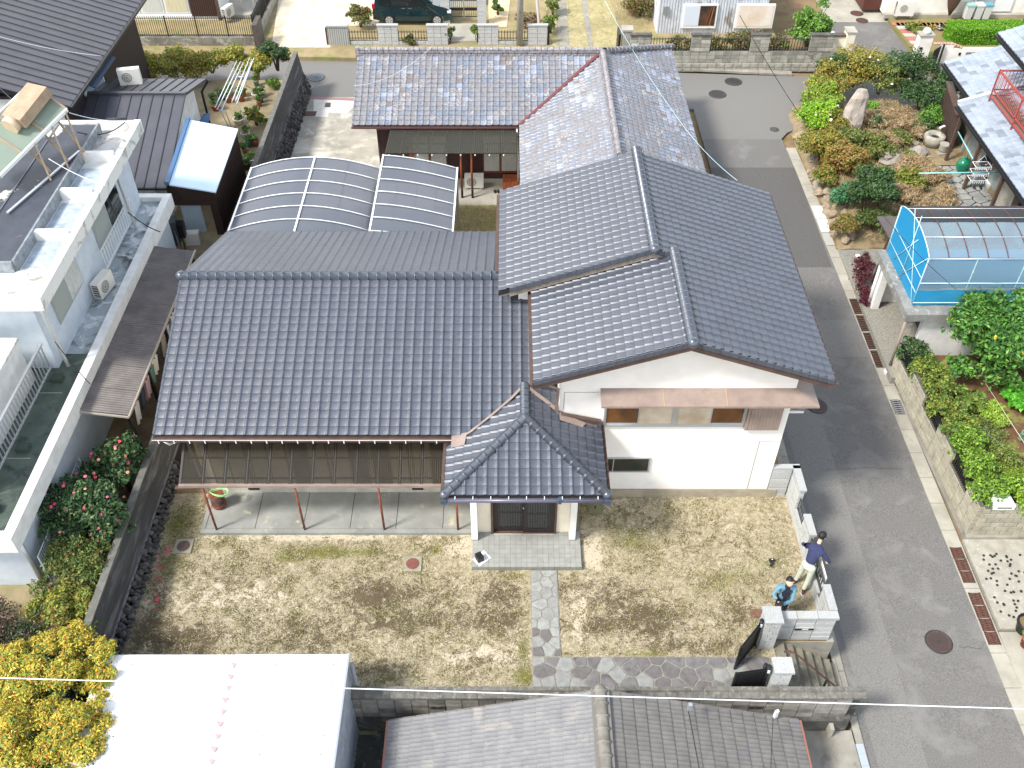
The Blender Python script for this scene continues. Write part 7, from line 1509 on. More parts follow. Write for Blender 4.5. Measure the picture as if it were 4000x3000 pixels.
for i, (u, v, r, h, cols, n, lab) in enumerate([
 (3190,400,.75,1.3,GC1,4200,'bright lime shrub at the road-side corner of the garden'),(3175,480,.6,1.0,[('8fc02c',4),('a5d038',2),('6d9a28',2)],3400,'vivid light green round shrub left of the standing stone'),(3230,350,.9,1.4,GC2,4200,'olive and orange-tipped shrub behind the lime shrub'),
 (3330,300,1.1,1.5,GC2,5200,'wide yellow-brown shrub at the far end of the garden'),(3260,300,.8,1.3,GC3,3200,'dark green shrub near the block wall pier'),(3430,330,.9,1.4,GC4,3600,'pale green twiggy shrub at the back road edge'),(3520,330,1.0,1.6,GC3,4800,'dark green tree-like shrub right of the twiggy one'),
 (3590,410,.8,1.0,GC3,3000,'dark shrub in front of the brown fence'),(3680,380,.8,1.5,GC3,3800,'dark green camellia-like shrub at the house corner'),(3640,470,.7,.6,[('5a8a34',4),('78a040',2)],2200,'low bright green spreading fern-like shrub'),
 (3200,600,.75,1.1,GC2,4200,'orange and olive shrub below the standing stone'),(3290,640,.8,1.1,[('a8744a',2.5),('a0883c',3),('80883a',3)],4200,'rusty orange shrub in the middle of the garden'),(3330,560,.7,.9,GC4,3000,'yellowish shrub beside the standing stone'),
 (3370,780,.8,1.9,GC3,6500,'tall dark green conical shrub near the gravel'),(3290,780,.5,.8,[('4f8a5a',4),('3f7048',2)],1800,'blue-green low shrub beside the tall dark one'),(3180,580,.4,.7,GC3,1400,'dark green clump on the rock edging'),
 (3430,600,.6,.7,GC4,2200,'grey-green low shrub among the straw'),(3550,730,.55,.7,[('8a9438',3),('6d8030',3),('a88a40',1)],2200,'rounded olive bush near the stone terrace'),(3450,700,.4,.4,[('6aa02c',4),('85b83a',2)],900,'small bright green weeds in the straw'),
 (3420,490,.45,.6,GC3,1400,'small dark bush right of the standing stone'),(3370,430,.4,.6,[('6d9a30',4),('85b040',1)],1200,'light green climbing plant on the standing stone'),(3500,560,.5,.5,GC4,1500,'low mixed shrub before the stone basin'),(3240,500,.6,.8,GC2,2600,'golden shrub with white blossom sprigs'),(3600,520,.5,.5,GC3,1500,'dark leafy ground plant beside the stepping stones'),(3560,640,.4,.4,[('5f8a38',4)],1000,'green tuft between basin and buckets'),
 (3300,880,.5,.3,[('8a6a3c',3),('7a8038',3)],1500,'low red-green groundcover at the gravel edge'),(3410,870,.6,.4,[('5f7034',3),('4f6030',2)],1700,'green groundcover in front of the tarpaulin shed'),(3215,700,.4,.5,[('6d8a38',3),('a8803c',2)],1200,'small yellow-green plant on the rock edging')]):
    c_ = P(u, v+45*h/1.0*.6, .0); bush('garden_shrub', lab, 'shrub', c_, r*1.3, h*1.15, int(n*1.6), .055, cols, 200+i, k=15, rs=.45, shell=.35, stems=5, flowers=(24,['e8dfd8','f0e6e0']) if i in (5,22,4) else None)
for i, (u, v) in enumerate(((3430,480),(3500,470),(3550,520),(3450,560),(3600,700),(3540,660),(3480,780),(3560,790),(3640,800))):
    bush('dry_grass_clump', ['dry reddish grass mound','straw-coloured grass mound','dry pinkish brush heap','tangle of dry stems','pale dry grass tuft','low dry brush','arching dry grass clump','dry grass beside the olive bush','dry brush at the terrace edge'][i]+[' right of the standing stone',' at the garden centre',' near the basin',' below the standing stone',' by the flagstones',' among the boulders',' in front of the tall dark shrub',' near the tarpaulin shed',' close to the buckets'][i], 'dry grass', P(u,v+10,.1), 1.0,.55, 3200, .12, [('bca07c',3),('a58a62',3),('cdb894',2),('7f7448',1.5)], 240+i, k=6, stems=8, aspect=.09, shell=.2, stem='stem', rad=.01)
# terrace, basin, tubs, laundry things by the right-hand house
TF = setting(MB().box(16.9,19.5,31.6,35.2,-.6,.1), 'terrace', mortar); flags(TF, 16.95, 19.45, 31.65, 35.15, .5, 31, [flag_m[1],flag_m[2]], .015, off=.1)
c_ = P(3645,555,.2); t = thing('stone_basin', 'round grey stone water basin among the shrubs', 'basin', c_); part(MB().lathe(c_, [(.42,-.1),(.45,.3),(.4,.36),(.24,.34),(.2,.2)], 18), 'bowl', mat('basin_stone','a5a094',.85,c2='8a8578',scale=5,bump=.4), t); part(MB().lathe(c_+Vector((0,0,.24)), [(.19,0),(.19,.01)], 14), 'water', glass_dark, t)
for i, (u, v) in enumerate(((3570,540),(3575,560),(3560,520),(3580,575))): solo(MB().lathe(P(u,v,.12), [(.17,0),(.18,.05),(.15,.06)], 9), 'stepping_stone', rk[1], P(u,v,.12), ['round pale stepping stone second from the top of the row','round pale stepping stone third in the row','topmost round pale stepping stone','lowest round pale stepping stone of the row'][i], 'stepping stone', 'stepping stones in the corner garden')
c_ = P(3683,590,.15); t = thing('pedestal_pot', 'pale round pot on a concrete block near the stone basin', 'pot', c_); part(MB().lathe(c_, [(.16,0),(.2,.08),(.2,.3),(.22,.34)], 14), 'pot', conc_light, t); part(MB().obox(c_-Vector((.05,.1,.2)),.5,.3,.2,.2), 'block', conc, t)
t = thing('bird_lamp_post', 'small white-topped post leaning beside the brown fence', 'post', P(3672,520,.1)); part(MB().beam(P(3672,530,.1),P(3680,495,.9),.06,.06), 'post', conc_light, t); part(MB().beam(P(3672,500,.9),P(3690,492,.9),.1,.05), 'head', white_metal, t)
rh_x = 19.4
HR = thing('blue_tiled_house', 'house with silver-blue tile roofs and a red balcony at the right edge', 'house', (20,35,0))
RR = Roof(.28, .28); sr = .33; cr_ = 1/math.hypot(1,sr); se_ = sr*cr_
# nearer lower roof: eave along x=18.3 falls towards the garden
RR.field((18.3,35.9,2.5), (0,-1,0), (cr_,0,se_), 30, 12, clips=[((0,27.6,0),(0,1,0))])
RR.field((18.95,39.6,2.55), (0,-1,0), (cr_,0,se_), 13, 12, clips=[((0,35.95,0),(0,1,0))])
RR.field((19.1,36.3,5.3), (0,-1,0), (cr_,0,se_), 12, 9, clips=[((0,34.2,0),(0,1,0))] if False else [((0,33.2,0),(0,1,0))])
def rdeck(x, y0, y1, z, L): part(MB().prism([(x,y0,z-.02),(x,y1,z-.02),(x+L*cr_,y1,z-.02+L*se_),(x+L*cr_,y0,z-.02+L*se_)], (0,0,-.12)), 'roof_deck', black_under, HR); part(MB().box(x-.1,x-.02,y0,y1,z-.14,z-.06), 'gutter', black_metal, HR)
rdeck(18.3,27.6,35.9,2.5,3.4); rdeck(18.95,36.0,39.6,2.55,3.4); rdeck(19.1,33.2,36.3,5.3,2.5)
RR.build(HR, [mat('silver_blue_tile','7f8995',.45,c2='939ca7',scale=2,coat=.15), mat('grey_blue_tile','6a727c',.5,c2='7b838c',scale=3)], limit=300)
part(MB().beam((18.3,35.93,2.58),(21.5,35.93,3.6),.16,.1), 'verge_cap', mat('pale_ridge','b5bcc2',.4), HR)
hw = mat('cream_siding','d9d5c8',.8)
part(MB().box(19.35,26,27,36.4,-.1,2.75).box(19.95,26,36.401,39.2,-.1,2.9), 'lower_wall', conc, HR); part(MB().box(20.9,26,28,36.1,2.8,5.5), 'upper_wall', hw, HR)
for i in range(24): part(MB().box(20.88,20.899,28.2+i*.3,28.22+i*.3,3.4,5.4), 'siding_joint', conc, HR)
part(MB().box(20.8,20.88,33.4,35.9,3.0,5.3), 'lattice_screen', mat('red_brown_lattice','5f2f22',.6,c2='3d1d16',scale=14,stretch=(1,6,.2)), HR)
for i in range(12): part(MB().box(20.77,20.799,33.45+i*.2,33.5+i*.2,3.0,5.3), 'slat', mat('red_slat','8a4a38',.6), HR)
part(MB().prism([(20.88,33.0,5.0),(20.88,34.6,5.0),(20.2,34.6,4.75),(20.2,33.0,4.75)], (0,0,-.06)), 'dark_awning', brown_dark, HR)
rr_ = mat('red_rail','99423c',.5); RB = part(MB().box(19.35,20.7,28.5,35.4,3.05,3.1), 'balcony_floor', mat('brown_floor','7a5a50',.8), HR)
for x0, y0, x1, y1 in ((19.3,28.5,19.3,35.5),(19.3,35.5,20.7,35.5)):
    for z in (3.1,3.35,4.15): part(MB().beam((x0,y0,z),(x1,y1,z),.05 if z < 4 else .08,.05), 'rail', rr_, RB)
    a, b_ = Vector((x0,y0,0)), Vector((x1,y1,0)); n = int((b_-a).length/.13)
    me = MB().tube([(0,0,3.35),(0,0,4.15)], .013, 4).mesh('bar', rr_)
    for i in range(n+1): p = a.lerp(b_,i/n); inst('bar', me, RB, Matrix.Translation((p.x,p.y,0)))
for y in (28.5,30.8,33.2,35.5): part(MB().beam((19.3,y,2.75),(19.3,y,4.2),.05,.05), 'post', rr_, RB)
sf = mat('brown_board_fence','33241f',.7,c2='423029',scale=5)
for i, (p0, p1, lab) in enumerate((((18.75,36.3),(19.3,39.3),'tall dark brown board screen at the far corner of the blue-tiled house'),((19.0,30.2),(19.5,31.6),'dark brown board screen at the near end of the terrace'))):
    t = thing('board_screen', lab, 'screen', (*p0,0), 'brown board screens'); a, b_ = Vector((*p0,0)), Vector((*p1,0)); n = 9
    for k in range(n): q = a.lerp(b_,(k+.5)/n); part(MB().obox((q.x,q.y,0),.04,(b_-a).length/n-.01,1.75,math.atan2(-(b_-a).x,(b_-a).y)), 'board', sf, t)
    part(MB().beam(a+Vector((0,0,1.8)),b_+Vector((0,0,1.8)),.3,.06), 'cap_board', brown_dark, t)
for i in range(3):   # sliding doors on the garden side
    y0 = 32.3+i*1.25; d = part(MB().box(19.3,19.345,y0,y0+1.15,.2,2.2), 'sliding_door', mat('old_door_frame','8a7a58',.7,c2='6d5f45',scale=5), HR); part(MB().box(19.285,19.299,y0+.12,y0+1.03,.5,2.05), 'pane', mat('dusty_glass','8f9894',.2,c2='6d7472',scale=2), d)
for y in (31.0,33.4,35.6): part(MB().box(18.42,18.54,y-.06,y+.06,.1,2.4), 'eave_post', brown_dark, HR)
# laundry rack, poles, person behind it, bag, tub
for i, (a, b_, lab) in enumerate(((P(3590,677,1.9),P(3900,672,1.9),'long turquoise laundry pole stretched across the terrace'),(P(3743,515,1.9),P(3800,620,1.9),'short turquoise laundry pole slanting under the eaves'))):
    solo(MB().tube([a,b_], .025, 8), 'laundry_pole', mat('turquoise_pole','7fc4c4',.4), a, lab, 'laundry pole')
hk = P(3835,640,1.9); t = thing('clothes_hanger_rack', 'white plastic peg hanger rack hanging under the eaves', 'hanger rack', hk); wp = mat('white_plastic','d9dde0',.4)
for k, dz in enumerate((0,-.3,-.6)):
    mb = MB(); q = hk+Vector((0,-.05,dz)); mb.beam(q+Vector((-.3,-.2,0)),q+Vector((.3,-.2,0)),.02,.02).beam(q+Vector((-.3,.2,0)),q+Vector((.3,.2,0)),.02,.02).beam(q+Vector((-.3,-.2,0)),q+Vector((-.3,.2,0)),.02,.02).beam(q+Vector((.3,-.2,0)),q+Vector((.3,.2,0)),.02,.02); part(mb, 'frame', wp, t)
    for i in range(8): part(MB().beam(q+Vector((-.3+i*.085,-.2,0)),q+Vector((-.3+i*.085,-.2,-.12)),.025,.02), 'peg', wp, t)
part(MB().tube([hk+Vector((-.25,0,0)),hk+Vector((0,0,.35)),hk+Vector((.25,0,0))], .01, 5), 'hook', wp, t)
t = thing('green_bag', 'tied dark green plastic bag standing on the terrace', 'bag', P(3755,670,.12)); q = P(3755,670,.12); mb = MB().ball(q+Vector((0,0,.3)),.3,.28,.32,12,9); mb.v = [(x+random.uniform(-.02,.02),y+random.uniform(-.02,.02),z+random.uniform(-.02,.02)) for x,y,z in mb.v]; part(mb, 'bag', mat('green_plastic','1a7a5a',.25,c2='115a42',scale=6), t); part(MB().ball(q+Vector((0,0,.65)),.07,.07,.08,8,6), 'knot', mat('green_plastic','1a7a5a',.25), t)
t = thing('white_bucket', 'white plastic tub beside the dark board screen', 'bucket', P(3865,745,.12)); part(MB().lathe(P(3865,745,.12), [(.2,0),(.26,.4),(.27,.42)], 14), 'tub', wp, t)
pc = P(3815,735,.12); t = thing('person', 'person in grey trousers standing half hidden behind the hanger rack', 'person', pc); gt = mat('grey_trousers','6d6f74',.85,c2='5c5e63',scale=9)
meshpart(skin(*chain([('p',pc+Vector((0,.1,.9)),(.15,.12)),('h1',pc+Vector((-.09,.1,.82)),.1),('k1',pc+Vector((-.1,.05,.46)),.08),('a1',pc+Vector((-.12,.08,.1)),.07)],[('p',0,0),('h2',pc+Vector((.09,.1,.82)),.1),('k2',pc+Vector((.12,.06,.46)),.08),('a2',pc+Vector((.14,.05,.1)),.07)])), 'trousers', gt, t, pc)
meshpart(skin(*chain([('p',pc+Vector((0,.1,.9)),(.14,.11)),('c',pc+Vector((0,.12,1.25)),(.17,.12)),('n',pc+Vector((0,.1,1.45)),.06),('hd',pc+Vector((0,.08,1.52)),.05)],[('c',0,0),('s1',pc+Vector((-.19,.1,1.36)),.07),('e1',pc+Vector((-.25,-.02,1.1)),.05),('w1',pc+Vector((-.15,-.2,1.2)),.04)],[('c',0,0),('s2',pc+Vector((.19,.1,1.36)),.07),('e2',pc+Vector((.25,0,1.1)),.05),('w2',pc+Vector((.15,-.2,1.2)),.04)])), 'body', mat('dark_jumper','2e3440',.9), t, pc)
head(t, pc+Vector((0,.06,1.63)), (-.3,-1,0), (0,0,1), pc); hand(t, pc+Vector((-.15,-.2,1.2)), (.3,-.6,.4), (0,0,1), pc); hand(t, pc+Vector((.15,-.2,1.2)), (-.3,-.6,.4), (0,0,1), pc)
for dx in (-.12,.14): part(MB().ball(pc+Vector((dx,.0,.05)), .05,.13,.05,8,6), 'shoe', black_metal, t)
# ------------------------------------------------------------------ garage with tarpaulin frame
GR = thing('concrete_garage', 'white garage with a weathered concrete roof slab beside the road', 'garage', (15,25.5,-.9))
cslab = mat('weathered_slab','8f8f8a',.85,c2='6a6a67',scale=2,c3='b0b0aa',s3=4,m3=(.55,.7),bump=.4)
part(MB().box(12.85,13.15,23.65,27.2,1.28,1.56).box(13.151,30,23.65,24.0,1.28,1.56).box(13.151,30,24.001,27.2,1.25,1.5).box(12.95,13.15,23.7,23.9,1.1,1.279), 'roof_slab', cslab, GR)
part(MB().box(13.05,13.3,26.6,27.1,-.9,1.25), 'white_pillar', ww, GR); part(MB().box(13.3,30,27.0,27.2,-.9,1.25).box(13.6,30,23.9,24.1,-.9,1.25), 'wall', ww, GR); part(MB().box(14.4,14.6,24.2,26.9,-.85,1.2), 'shutter', mat('shutter_dark','3b3d40',.5), GR)
part(MB().box(12.9,14.4,24.15,26.95,-1.1,-.84), 'floor', conc_light, GR); part(MB().tube([(12.88,23.62,-.92),(12.82,23.58,1.3)], .045, 8), 'downpipe', brown_sheet, GR); part(MB().tube([(13.0,26.82,-.85),(12.95,26.8,1.25)], .05, 8), 'downpipe', white_metal, GR)
part(MB().box(12.72,12.95,23.4,23.6,-.95,-.75), 'pipe_shoe', white_metal, GR)
TP = thing('tarpaulin_house', 'arched steel frame covered with blue tarpaulin, clear sheeting and black net on the garage', 'greenhouse', (16,25.5,1.5))
x0t, x1t, y0t, y1t, zb_, ze_ = 13.15, 20.5, 24.2, 27.1, 1.55, 3.4
blue = clearmat('blue_tarp', '2a9ccf', .62, .35); clear = clearmat('clear_sheet', 'a9b4ba', .36, .25); net = clearmat('black_net', '101216', .9, .5); blue_l = clearmat('pale_blue_tarp','4aa3cc',.6,.35)
def arch(y): t_ = (y-y0t)/(y1t-y0t); return ze_+.34*math.sin(math.pi*min(1,max(0,t_)))**.8
ysA = np.linspace(y0t,y1t,13)
part(MB().add([(x0t,y,zb_) for y in ysA]+[(x0t,y,arch(y)) for y in ysA], [(i,i+1,i+14,i+13) for i in range(12)]), 'blue_end_sheet', blue, TP)
def wav(i, j): return .02*math.sin(i*1.7+j*2.3)
nx_t = 22; xsT = np.linspace(x0t,x1t,nx_t); zsT = np.linspace(zb_,ze_,7)
def strip_sheet(f, js, name, m):
    mb = MB(); k = len(js); mb.add([f(x,j,i) for i, x in enumerate(xsT) for j in js], [(i*k+q,(i+1)*k+q,(i+1)*k+q+1,i*k+q+1) for i in range(nx_t-1) for q in range(k-1)], 0, True); part(mb, name, m, TP)
strip_sheet(lambda x,z,i: (x, y0t-.02+wav(i,z)*.5, z), np.linspace(zb_,zb_+.62,4), 'blue_skirt', blue); strip_sheet(lambda x,z,i: (x, y0t-.03+wav(i,z), z+(wav(i,1)*2 if z < 2.3 else 0)), np.linspace(zb_+.6,ze_,6), 'clear_side_sheet', mat('x','888888') and clear); strip_sheet(lambda x,z,i: (x, y0t+.9, z), np.linspace(zb_,ze_-.3,3), 'inner_blue_sheet', blue)
strip_sheet(lambda x,y,i: (x, y, arch(y)+.02+wav(i,y*3)*.4), ysA[:7], 'clear_roof_sheet', clear); strip_sheet(lambda x,y,i: (x, y, arch(y)+.025), ysA[6:], 'black_net', net)
strip_sheet(lambda x,z,i: (x, y1t, z), np.linspace(zb_,ze_,3), 'blue_back_sheet', blue)
fr = mat('frame_palegreen','b9d4d6',.4); 
for i, x in enumerate(np.arange(x0t, x1t, .62)): part(MB().tube([(x,y,arch(y)+.03) for y in ysA], .018, 6), 'hoop', [rust,fr][i==0], TP)
for x in np.arange(x0t, x1t, 1.55): part(MB().tube([(x,y0t-.01,zb_),(x,y0t,ze_)], .018, 6), 'post', fr, TP); part(MB().tube([(x,y1t,zb_),(x,y1t,ze_)], .025, 6), 'post', fr, TP)
for y, z in ((y0t-.04,ze_+.01),(y0t-.04,zb_+.1),(y0t-.04,zb_+.9),(ysA[3],arch(ysA[3])+.04),(ysA[7],arch(ysA[7])+.04),(ysA[10],arch(ysA[10])+.04)): part(MB().tube([(x0t,y,z),(x1t,y,z)], .014, 6), 'long_pipe', fr if z < 3.3 else alu, TP)
for a, b_ in (((y0t,zb_),(y0t+1.9,ze_+.6)),((y0t+1.5,zb_),(y0t,ze_)),((y0t,zb_+.5),(y1t,zb_+.5)),((y0t,zb_+1.1),(y1t,zb_+1.1)),((y0t+1.3,zb_),(y0t+1.3,ze_+.7)),((y1t-.7,zb_+.2),(y0t+1.0,ze_))): part(MB().tube([(x0t-.03,a[0],a[1]),(x0t-.03,b_[0],b_[1])], .012, 6), 'brace', fr, TP)
t = thing('brown_lean_roof', 'flat dark brown sheet roof on a post behind the blue tarpaulin', 'canopy', (13.8,28.6,-.6)); part(MB().prism([P(3425,845,1.6),P(3510,845,1.6),P(3530,930,1.6),P(3475,930,1.6)], (0,0,-.05)), 'roof', mat('dark_roof_sheet','544c49',.5,c2='463f3d',scale=3), t); part(MB().beam((13.5,28.1,-.6),(13.6,28.2,1.55),.07,.07), 'post', brown_dark, t)
t = thing('red_leaf_bush', 'dark red-leaved weeping shrub beside the garage pillar', 'shrub', (13.0,28.0,-.7)); bush_b = [(12.95,27.3,-.45,.3,.5,.3),(12.95,28.0,-.3,.35,.4,.4),(13.1,28.6,-.2,.35,.4,.45),(12.9,26.9,-.6,.22,.3,.2),(13.05,28.2,.1,.3,.3,.3)]
leaf_part(t, 'foliage', bush_b, 5000, .045, [('5a2030',4),('7a2f34',2),('40161f',2)], 260, shell=.2, aspect=.3); part(branches((13.0,28.0,-.7), .5,.9,6,5,.02), 'branch', bark, t)
solo(MB().box(12.95,13.1,28.6,29.0,.0,.05).tube([(13.0,28.7,-.7),(12.85,28.2,.0)], .015, 5), 'wire_stand', white_metal, (13,28.7,-.6), 'small white wire stand beside the garage roof', 'stand')
# ------------------------------------------------------------------ hedge wall and vegetable garden
VG = setting(MB().prism([(13.05,23.6,-.15),(13.5,16.95,-.15),(15.2,16.8,-.15),(30,16.8,-.15),(30,23.6,-.15)], (0,0,-1.0)), 'vegetable_garden', mat('brown_earth','6e5036',.95,c2='574029',scale=3,c3='7d8a3e',s3=1.1,m3=(.55,.66),bump=.7,bscale=14))
HWl = thing('hedge_wall', 'beige split-face block wall with taller piers and black railings beside the road', 'wall', (13,20,-1.1))
bg_ = [mat('beige_block','a8a290',.9,c2='8f8a79',scale=4,bump=.4,bscale=30,rand=.08)]
wa, wb = Vector((12.95,23.5,0)), Vector((13.3,16.85,0)); dW = (wb-wa).normalized(); nW = 17; lW = (wb-wa).length/nW
for seg in range(nW):
    a = wa+dW*(seg*lW); zb2 = zr(a.y)+.12; tall = seg in (3,4,5,9,10,11,15,16)
    rows = 6 if tall else 4
    blockwall(HWl, (a.x,a.y), (a.x+dW.x*lW,a.y+dW.y*lW), zb2, rows, bg_, .39, .2, .16, uneven=.01)
part(MB().prism([(12.85,23.6,-.95),(13.2,16.75,-1.15),(13.2,16.75,-1.6),(12.85,23.6,-1.6)], (.3,0,0)), 'base', conc, HWl)
blockwall(HWl, (13.36,16.85), (14.9,16.85), -1.0, 6, bg_, .4, .2, .16, stag=True, uneven=.01); part(MB().box(13.2,14.95,16.7,16.95,-1.4,-.98), 'base', conc, HWl)
part(MB().box(14.2,14.95,16.75,16.95,.201,.27), 'cap', conc, HWl)
for s0, s1 in ((0,3),(6,9),(12,15)):
    a, b_ = wa+dW*(s0*lW), wa+dW*(s1*lW); z = zr(a.y)+.12+.8
    for q in (.1,.42): part(MB().beam((a.x,a.y,z+q),(b_.x,b_.y,z+q-.05),.03,.03), 'rail', black_metal, HWl)
    me = MB().box(-.012,.012,-.02,.02,0,.45).mesh('bar', black_metal); n = 13
    for i in range(n): p = a.lerp(b_,(i+.5)/n); inst('bar', me, HWl, Matrix.Translation((p.x,p.y,zr(p.y)+.93)))
t = thing('mail_box', 'white mail box on top of the hedge wall corner', 'mail box', (13.7,16.85,.2)); part(MB().hexa([(13.55,16.75,.21),(14.15,16.75,.21),(14.05,17.1,.21),(13.6,17.1,.21),(13.55,16.75,.38),(14.15,16.75,.38),(14.05,17.1,.48),(13.6,17.1,.48)]), 'box', white_metal, t); part(MB().box(13.65,14.05,16.74,16.749,.29,.32), 'slot', black_metal, t)
for i in range(8):
    a = wa+dW*(i*.84+.3); cols = [('6d8a34',3),('8fa03c',2),('4f6a2c',3),('a89a45',1)] if i < 5 else [('7da030',3),('95b83c',2),('55782a',3)]
    bush('hedge_section', ['dark clipped hedge section at the far end of the block wall','second hedge section from the garage','third hedge section with yellow leaf tips','hedge section behind the middle pier','hedge section beside the second railing','hedge section with bare twigs behind','bright green hedge section before the last railing','bright green hedge corner behind the mail box'][i], 'hedge', (a.x+.42,a.y,-.3), .55,1.15, 3200,.05, cols if i else GC3, 270+i, k=14, rs=.5, shell=.5, stems=4, group='hedge behind the beige block wall')
bush('hedge_section', 'bright green hedge end spreading towards the pine on the right', 'hedge', (14.6,17.3,-.3), .7,1.0, 3600,.05, [('8fb030',3),('a5c43c',2),('55782a',3)], 279, k=14, rs=.5, group='hedge behind the beige block wall')
bush('citrus_tree', 'large glossy citrus bush with a few yellow leaves in front of the tarpaulin', 'tree', (15.4,22.8,-.15), 1.6,2.5, 20000,.08, [('4d7f30',4),('5f9338',3),('35602a',3),('7dab48',1),('d9b23a',.1)], 280, k=24, rs=.42, rad=.07)
bush('citrus_tree', 'second glossy citrus bush cut off by the right picture edge', 'tree', (17.4,22.9,-.15), 1.1,1.8, 7000,.085, [('4a8030',4),('5f9a38',3),('356024',3)], 281, k=16, rs=.42, rad=.06)
for i, (x, y, r, h, cols, lab, sz) in enumerate(((14.4,21.2,.5,.5,[('5f7a30',3),('7d9038',2)],'grassy clump at the foot of the citrus bush',.09),(16.2,21.3,.55,.4,[('5fb030',4),('7ac840',2)],'large round bright green leaves below the citrus bush',.12),(15.0,20.6,.45,.5,[('8fb03a',4),('a5c04a',2)],'fluffy yellow-green clump on the soil',.04),
   (16.8,20.4,.35,.2,[('95c83a',4)],'flat row of yellow-green lettuce at the right edge',.06),(14.3,19.6,.7,.7,[('7d8f45',3),('5f7038',3)],'feathery olive shrub in the vegetable bed',.035),(14.6,18.9,.6,.6,[('6d8038',3),('8f9a4a',2)],'second feathery shrub in the vegetable bed',.035),(15.7,19.8,.2,.3,[('7a9a80',3)],'grey-green spiky plant in the bed',.1),(16.1,19.5,.2,.3,[('6d9078',3)],'grey-green spiky plant nearer the edge',.1),
   (16.6,18.3,.5,.5,[('8fa845',3),('c9c98a',2)],'pale green leafy plant at the right edge',.06),(14.75,18.0,.5,.75,[('7d9a2c',4),('95b034',2)],'upper of two rounded clipped green balls',.03),(14.95,17.5,.55,.8,[('7d9a2c',4),('8fae34',2)],'lower of two rounded clipped green balls',.03),(14.0,18.3,.4,.5,[('6d4a35',2),('5f4535',2),('7d8038',1)],'brown twiggy gap behind the hedge',.04),(15.9,16.9,.7,1.2,[('7d8a30',3),('95983a',2),('5f6a28',2)],'dark olive pine branches at the right edge',.035),(15.9,16.0,.6,1.0,[('8a8f30',3),('6d7428',2)],'lower olive pine branches over the dotted driveway',.035))):
    bush('garden_plant', lab, 'plant', (x,y,-.15 if y > 16.5 else -1.0), r, h, 2600 if r > .4 else 500, sz, cols, 290+i, k=12 if r > .4 else 4, rs=.5, shell=.35)
solo(MB().tube([P(3722,1565,.3), P(3915,1745,.3)], .03, 6), 'garden_pole', mat('pole_bluewhite','b3c4d4',.4), P(3722,1565,.3), 'long pale plastic pole lying over the vegetable bed', 'pole'); solo(MB().tube([P(3842,1485,.5), P(4010,1745,.5)], .012, 5), 'garden_cane', mat('cane','b5a88a',.7), P(3842,1485,.5), 'thin cane slanting over the vegetable bed', 'cane')
# dotted driveway, planter wall, pots
DD = setting(MB().prism([(13.12,16.7,-1.08),(13.15,13.8,-1.14),(30,13.8,-1.14),(30,16.7,-1.08)], (0,0,-.5)), 'side_driveway', mat('pebble_concrete','a39f92',.9,c2='8f8b7e',scale=3,c3='b5b1a5',s3=12,m3=(.55,.7),bump=.3)); g = random.Random(8)
for i in range(110):
    x, y = g.uniform(13.3,15.6), g.uniform(14.0,16.2); mb = MB().lathe((x,y,-1.12+(y-13.8)*.02), [(.03,-.01),(.035,.018),(.02,.026)], 8); part(mb, 'pebble', black_metal, DD)
PLW = thing('planter_wall', 'pale stone block planter wall with pots at the lower right edge', 'wall', (13.8,12.5,-1.2)); 
pa, pbb = Vector((14.25,14.1,0)), Vector((13.55,9.0,0)); dp = (pbb-pa).normalized()
for j in range(4): blockwall(PLW, (pa.x+.0,pa.y), (pbb.x,pbb.y), -1.25+j*.2, 1, [mat('cream_split_block','c4bb9f',.85,c2='aea58a',scale=4,bump=.4,rand=.08)], .33, .19, .3)
part(MB().prism([(pa.x+.14,pa.y,-.55),(pbb.x+.14,pbb.y,-.55),(pbb.x+3,pbb.y,-.55),(pa.x+3,pa.y,-.55)], (0,0,-.8)), 'soil', soil, PLW)
setting(MB().prism([(13.12,13.75,-1.22),(12.9,9,-1.33),(13.6,9,-1.33),(14.2,13.75,-1.22)], (0,0,-.3)), 'gutter_slab', conc_light)
for i, (x, y, z, r, h, k, lab, lf) in enumerate(((13.75,13.75,-1.14,.27,.35,3,'large dark blue-black pot at the planter wall corner',0),(13.62,13.3,-1.14,.17,.3,0,'terracotta pot with bright green leaves in front of the black pot',1),(13.78,13.05,-1.14,.16,.3,4,'dark green pot with leafy plant at the foot of the wall',1),(14.2,14.0,-.6,.2,.3,3,'brown-purple pot on the planter wall corner',0),(14.5,12.6,-.5,.22,.3,3,'black pot with spiky grass on the planter wall',1))):
    c_ = Vector((x,y,z)); t = thing('plant_pot', lab, 'plant pot', c_, 'pots by the planter wall'); part(MB().lathe(c_, [(r*.75,0),(r,h),(r*1.08,h),(r*1.08,h+.05),(r*.92,h+.05),(r*.9,h-.05)], 16), 'pot', [gp_[0],gp_[1],gp_[2],black_metal,mat('pot_darkgreen','1f3a2c',.5)][k], t)
    part(MB().lathe(c_+Vector((0,0,h-.06)), [(r*.9,0),(r*.9,.02)], 12), 'soil', soil, t)
    if lf: leaf_part(t, 'foliage', clump(c_+Vector((0,0,h)), r*1.3, .3, 6, i, .5), 300, .055, [('5faa3a',4),('7ac04c',2)], 310+i, shell=.2)
for i, (x, y) in enumerate(((14.15,13.45),(14.25,13.1))): t = thing('solar_lamp', ['small square solar lamp nearer the corner pot','small square solar lamp farther along the planter wall'][i], 'lamp', (x,y,-.45)); part(MB().obox((x,y,-.45),.02,.02,.2,0), 'stake', black_metal, t); part(MB().obox((x,y,-.25),.16,.16,.03,.3), 'panel', mat('solar_cell','1f2c48',.2,c2='3a4a6a',scale=30), t); part(MB().obox((x,y,-.265),.19,.19,.014,.3), 'frame', white_metal, t)
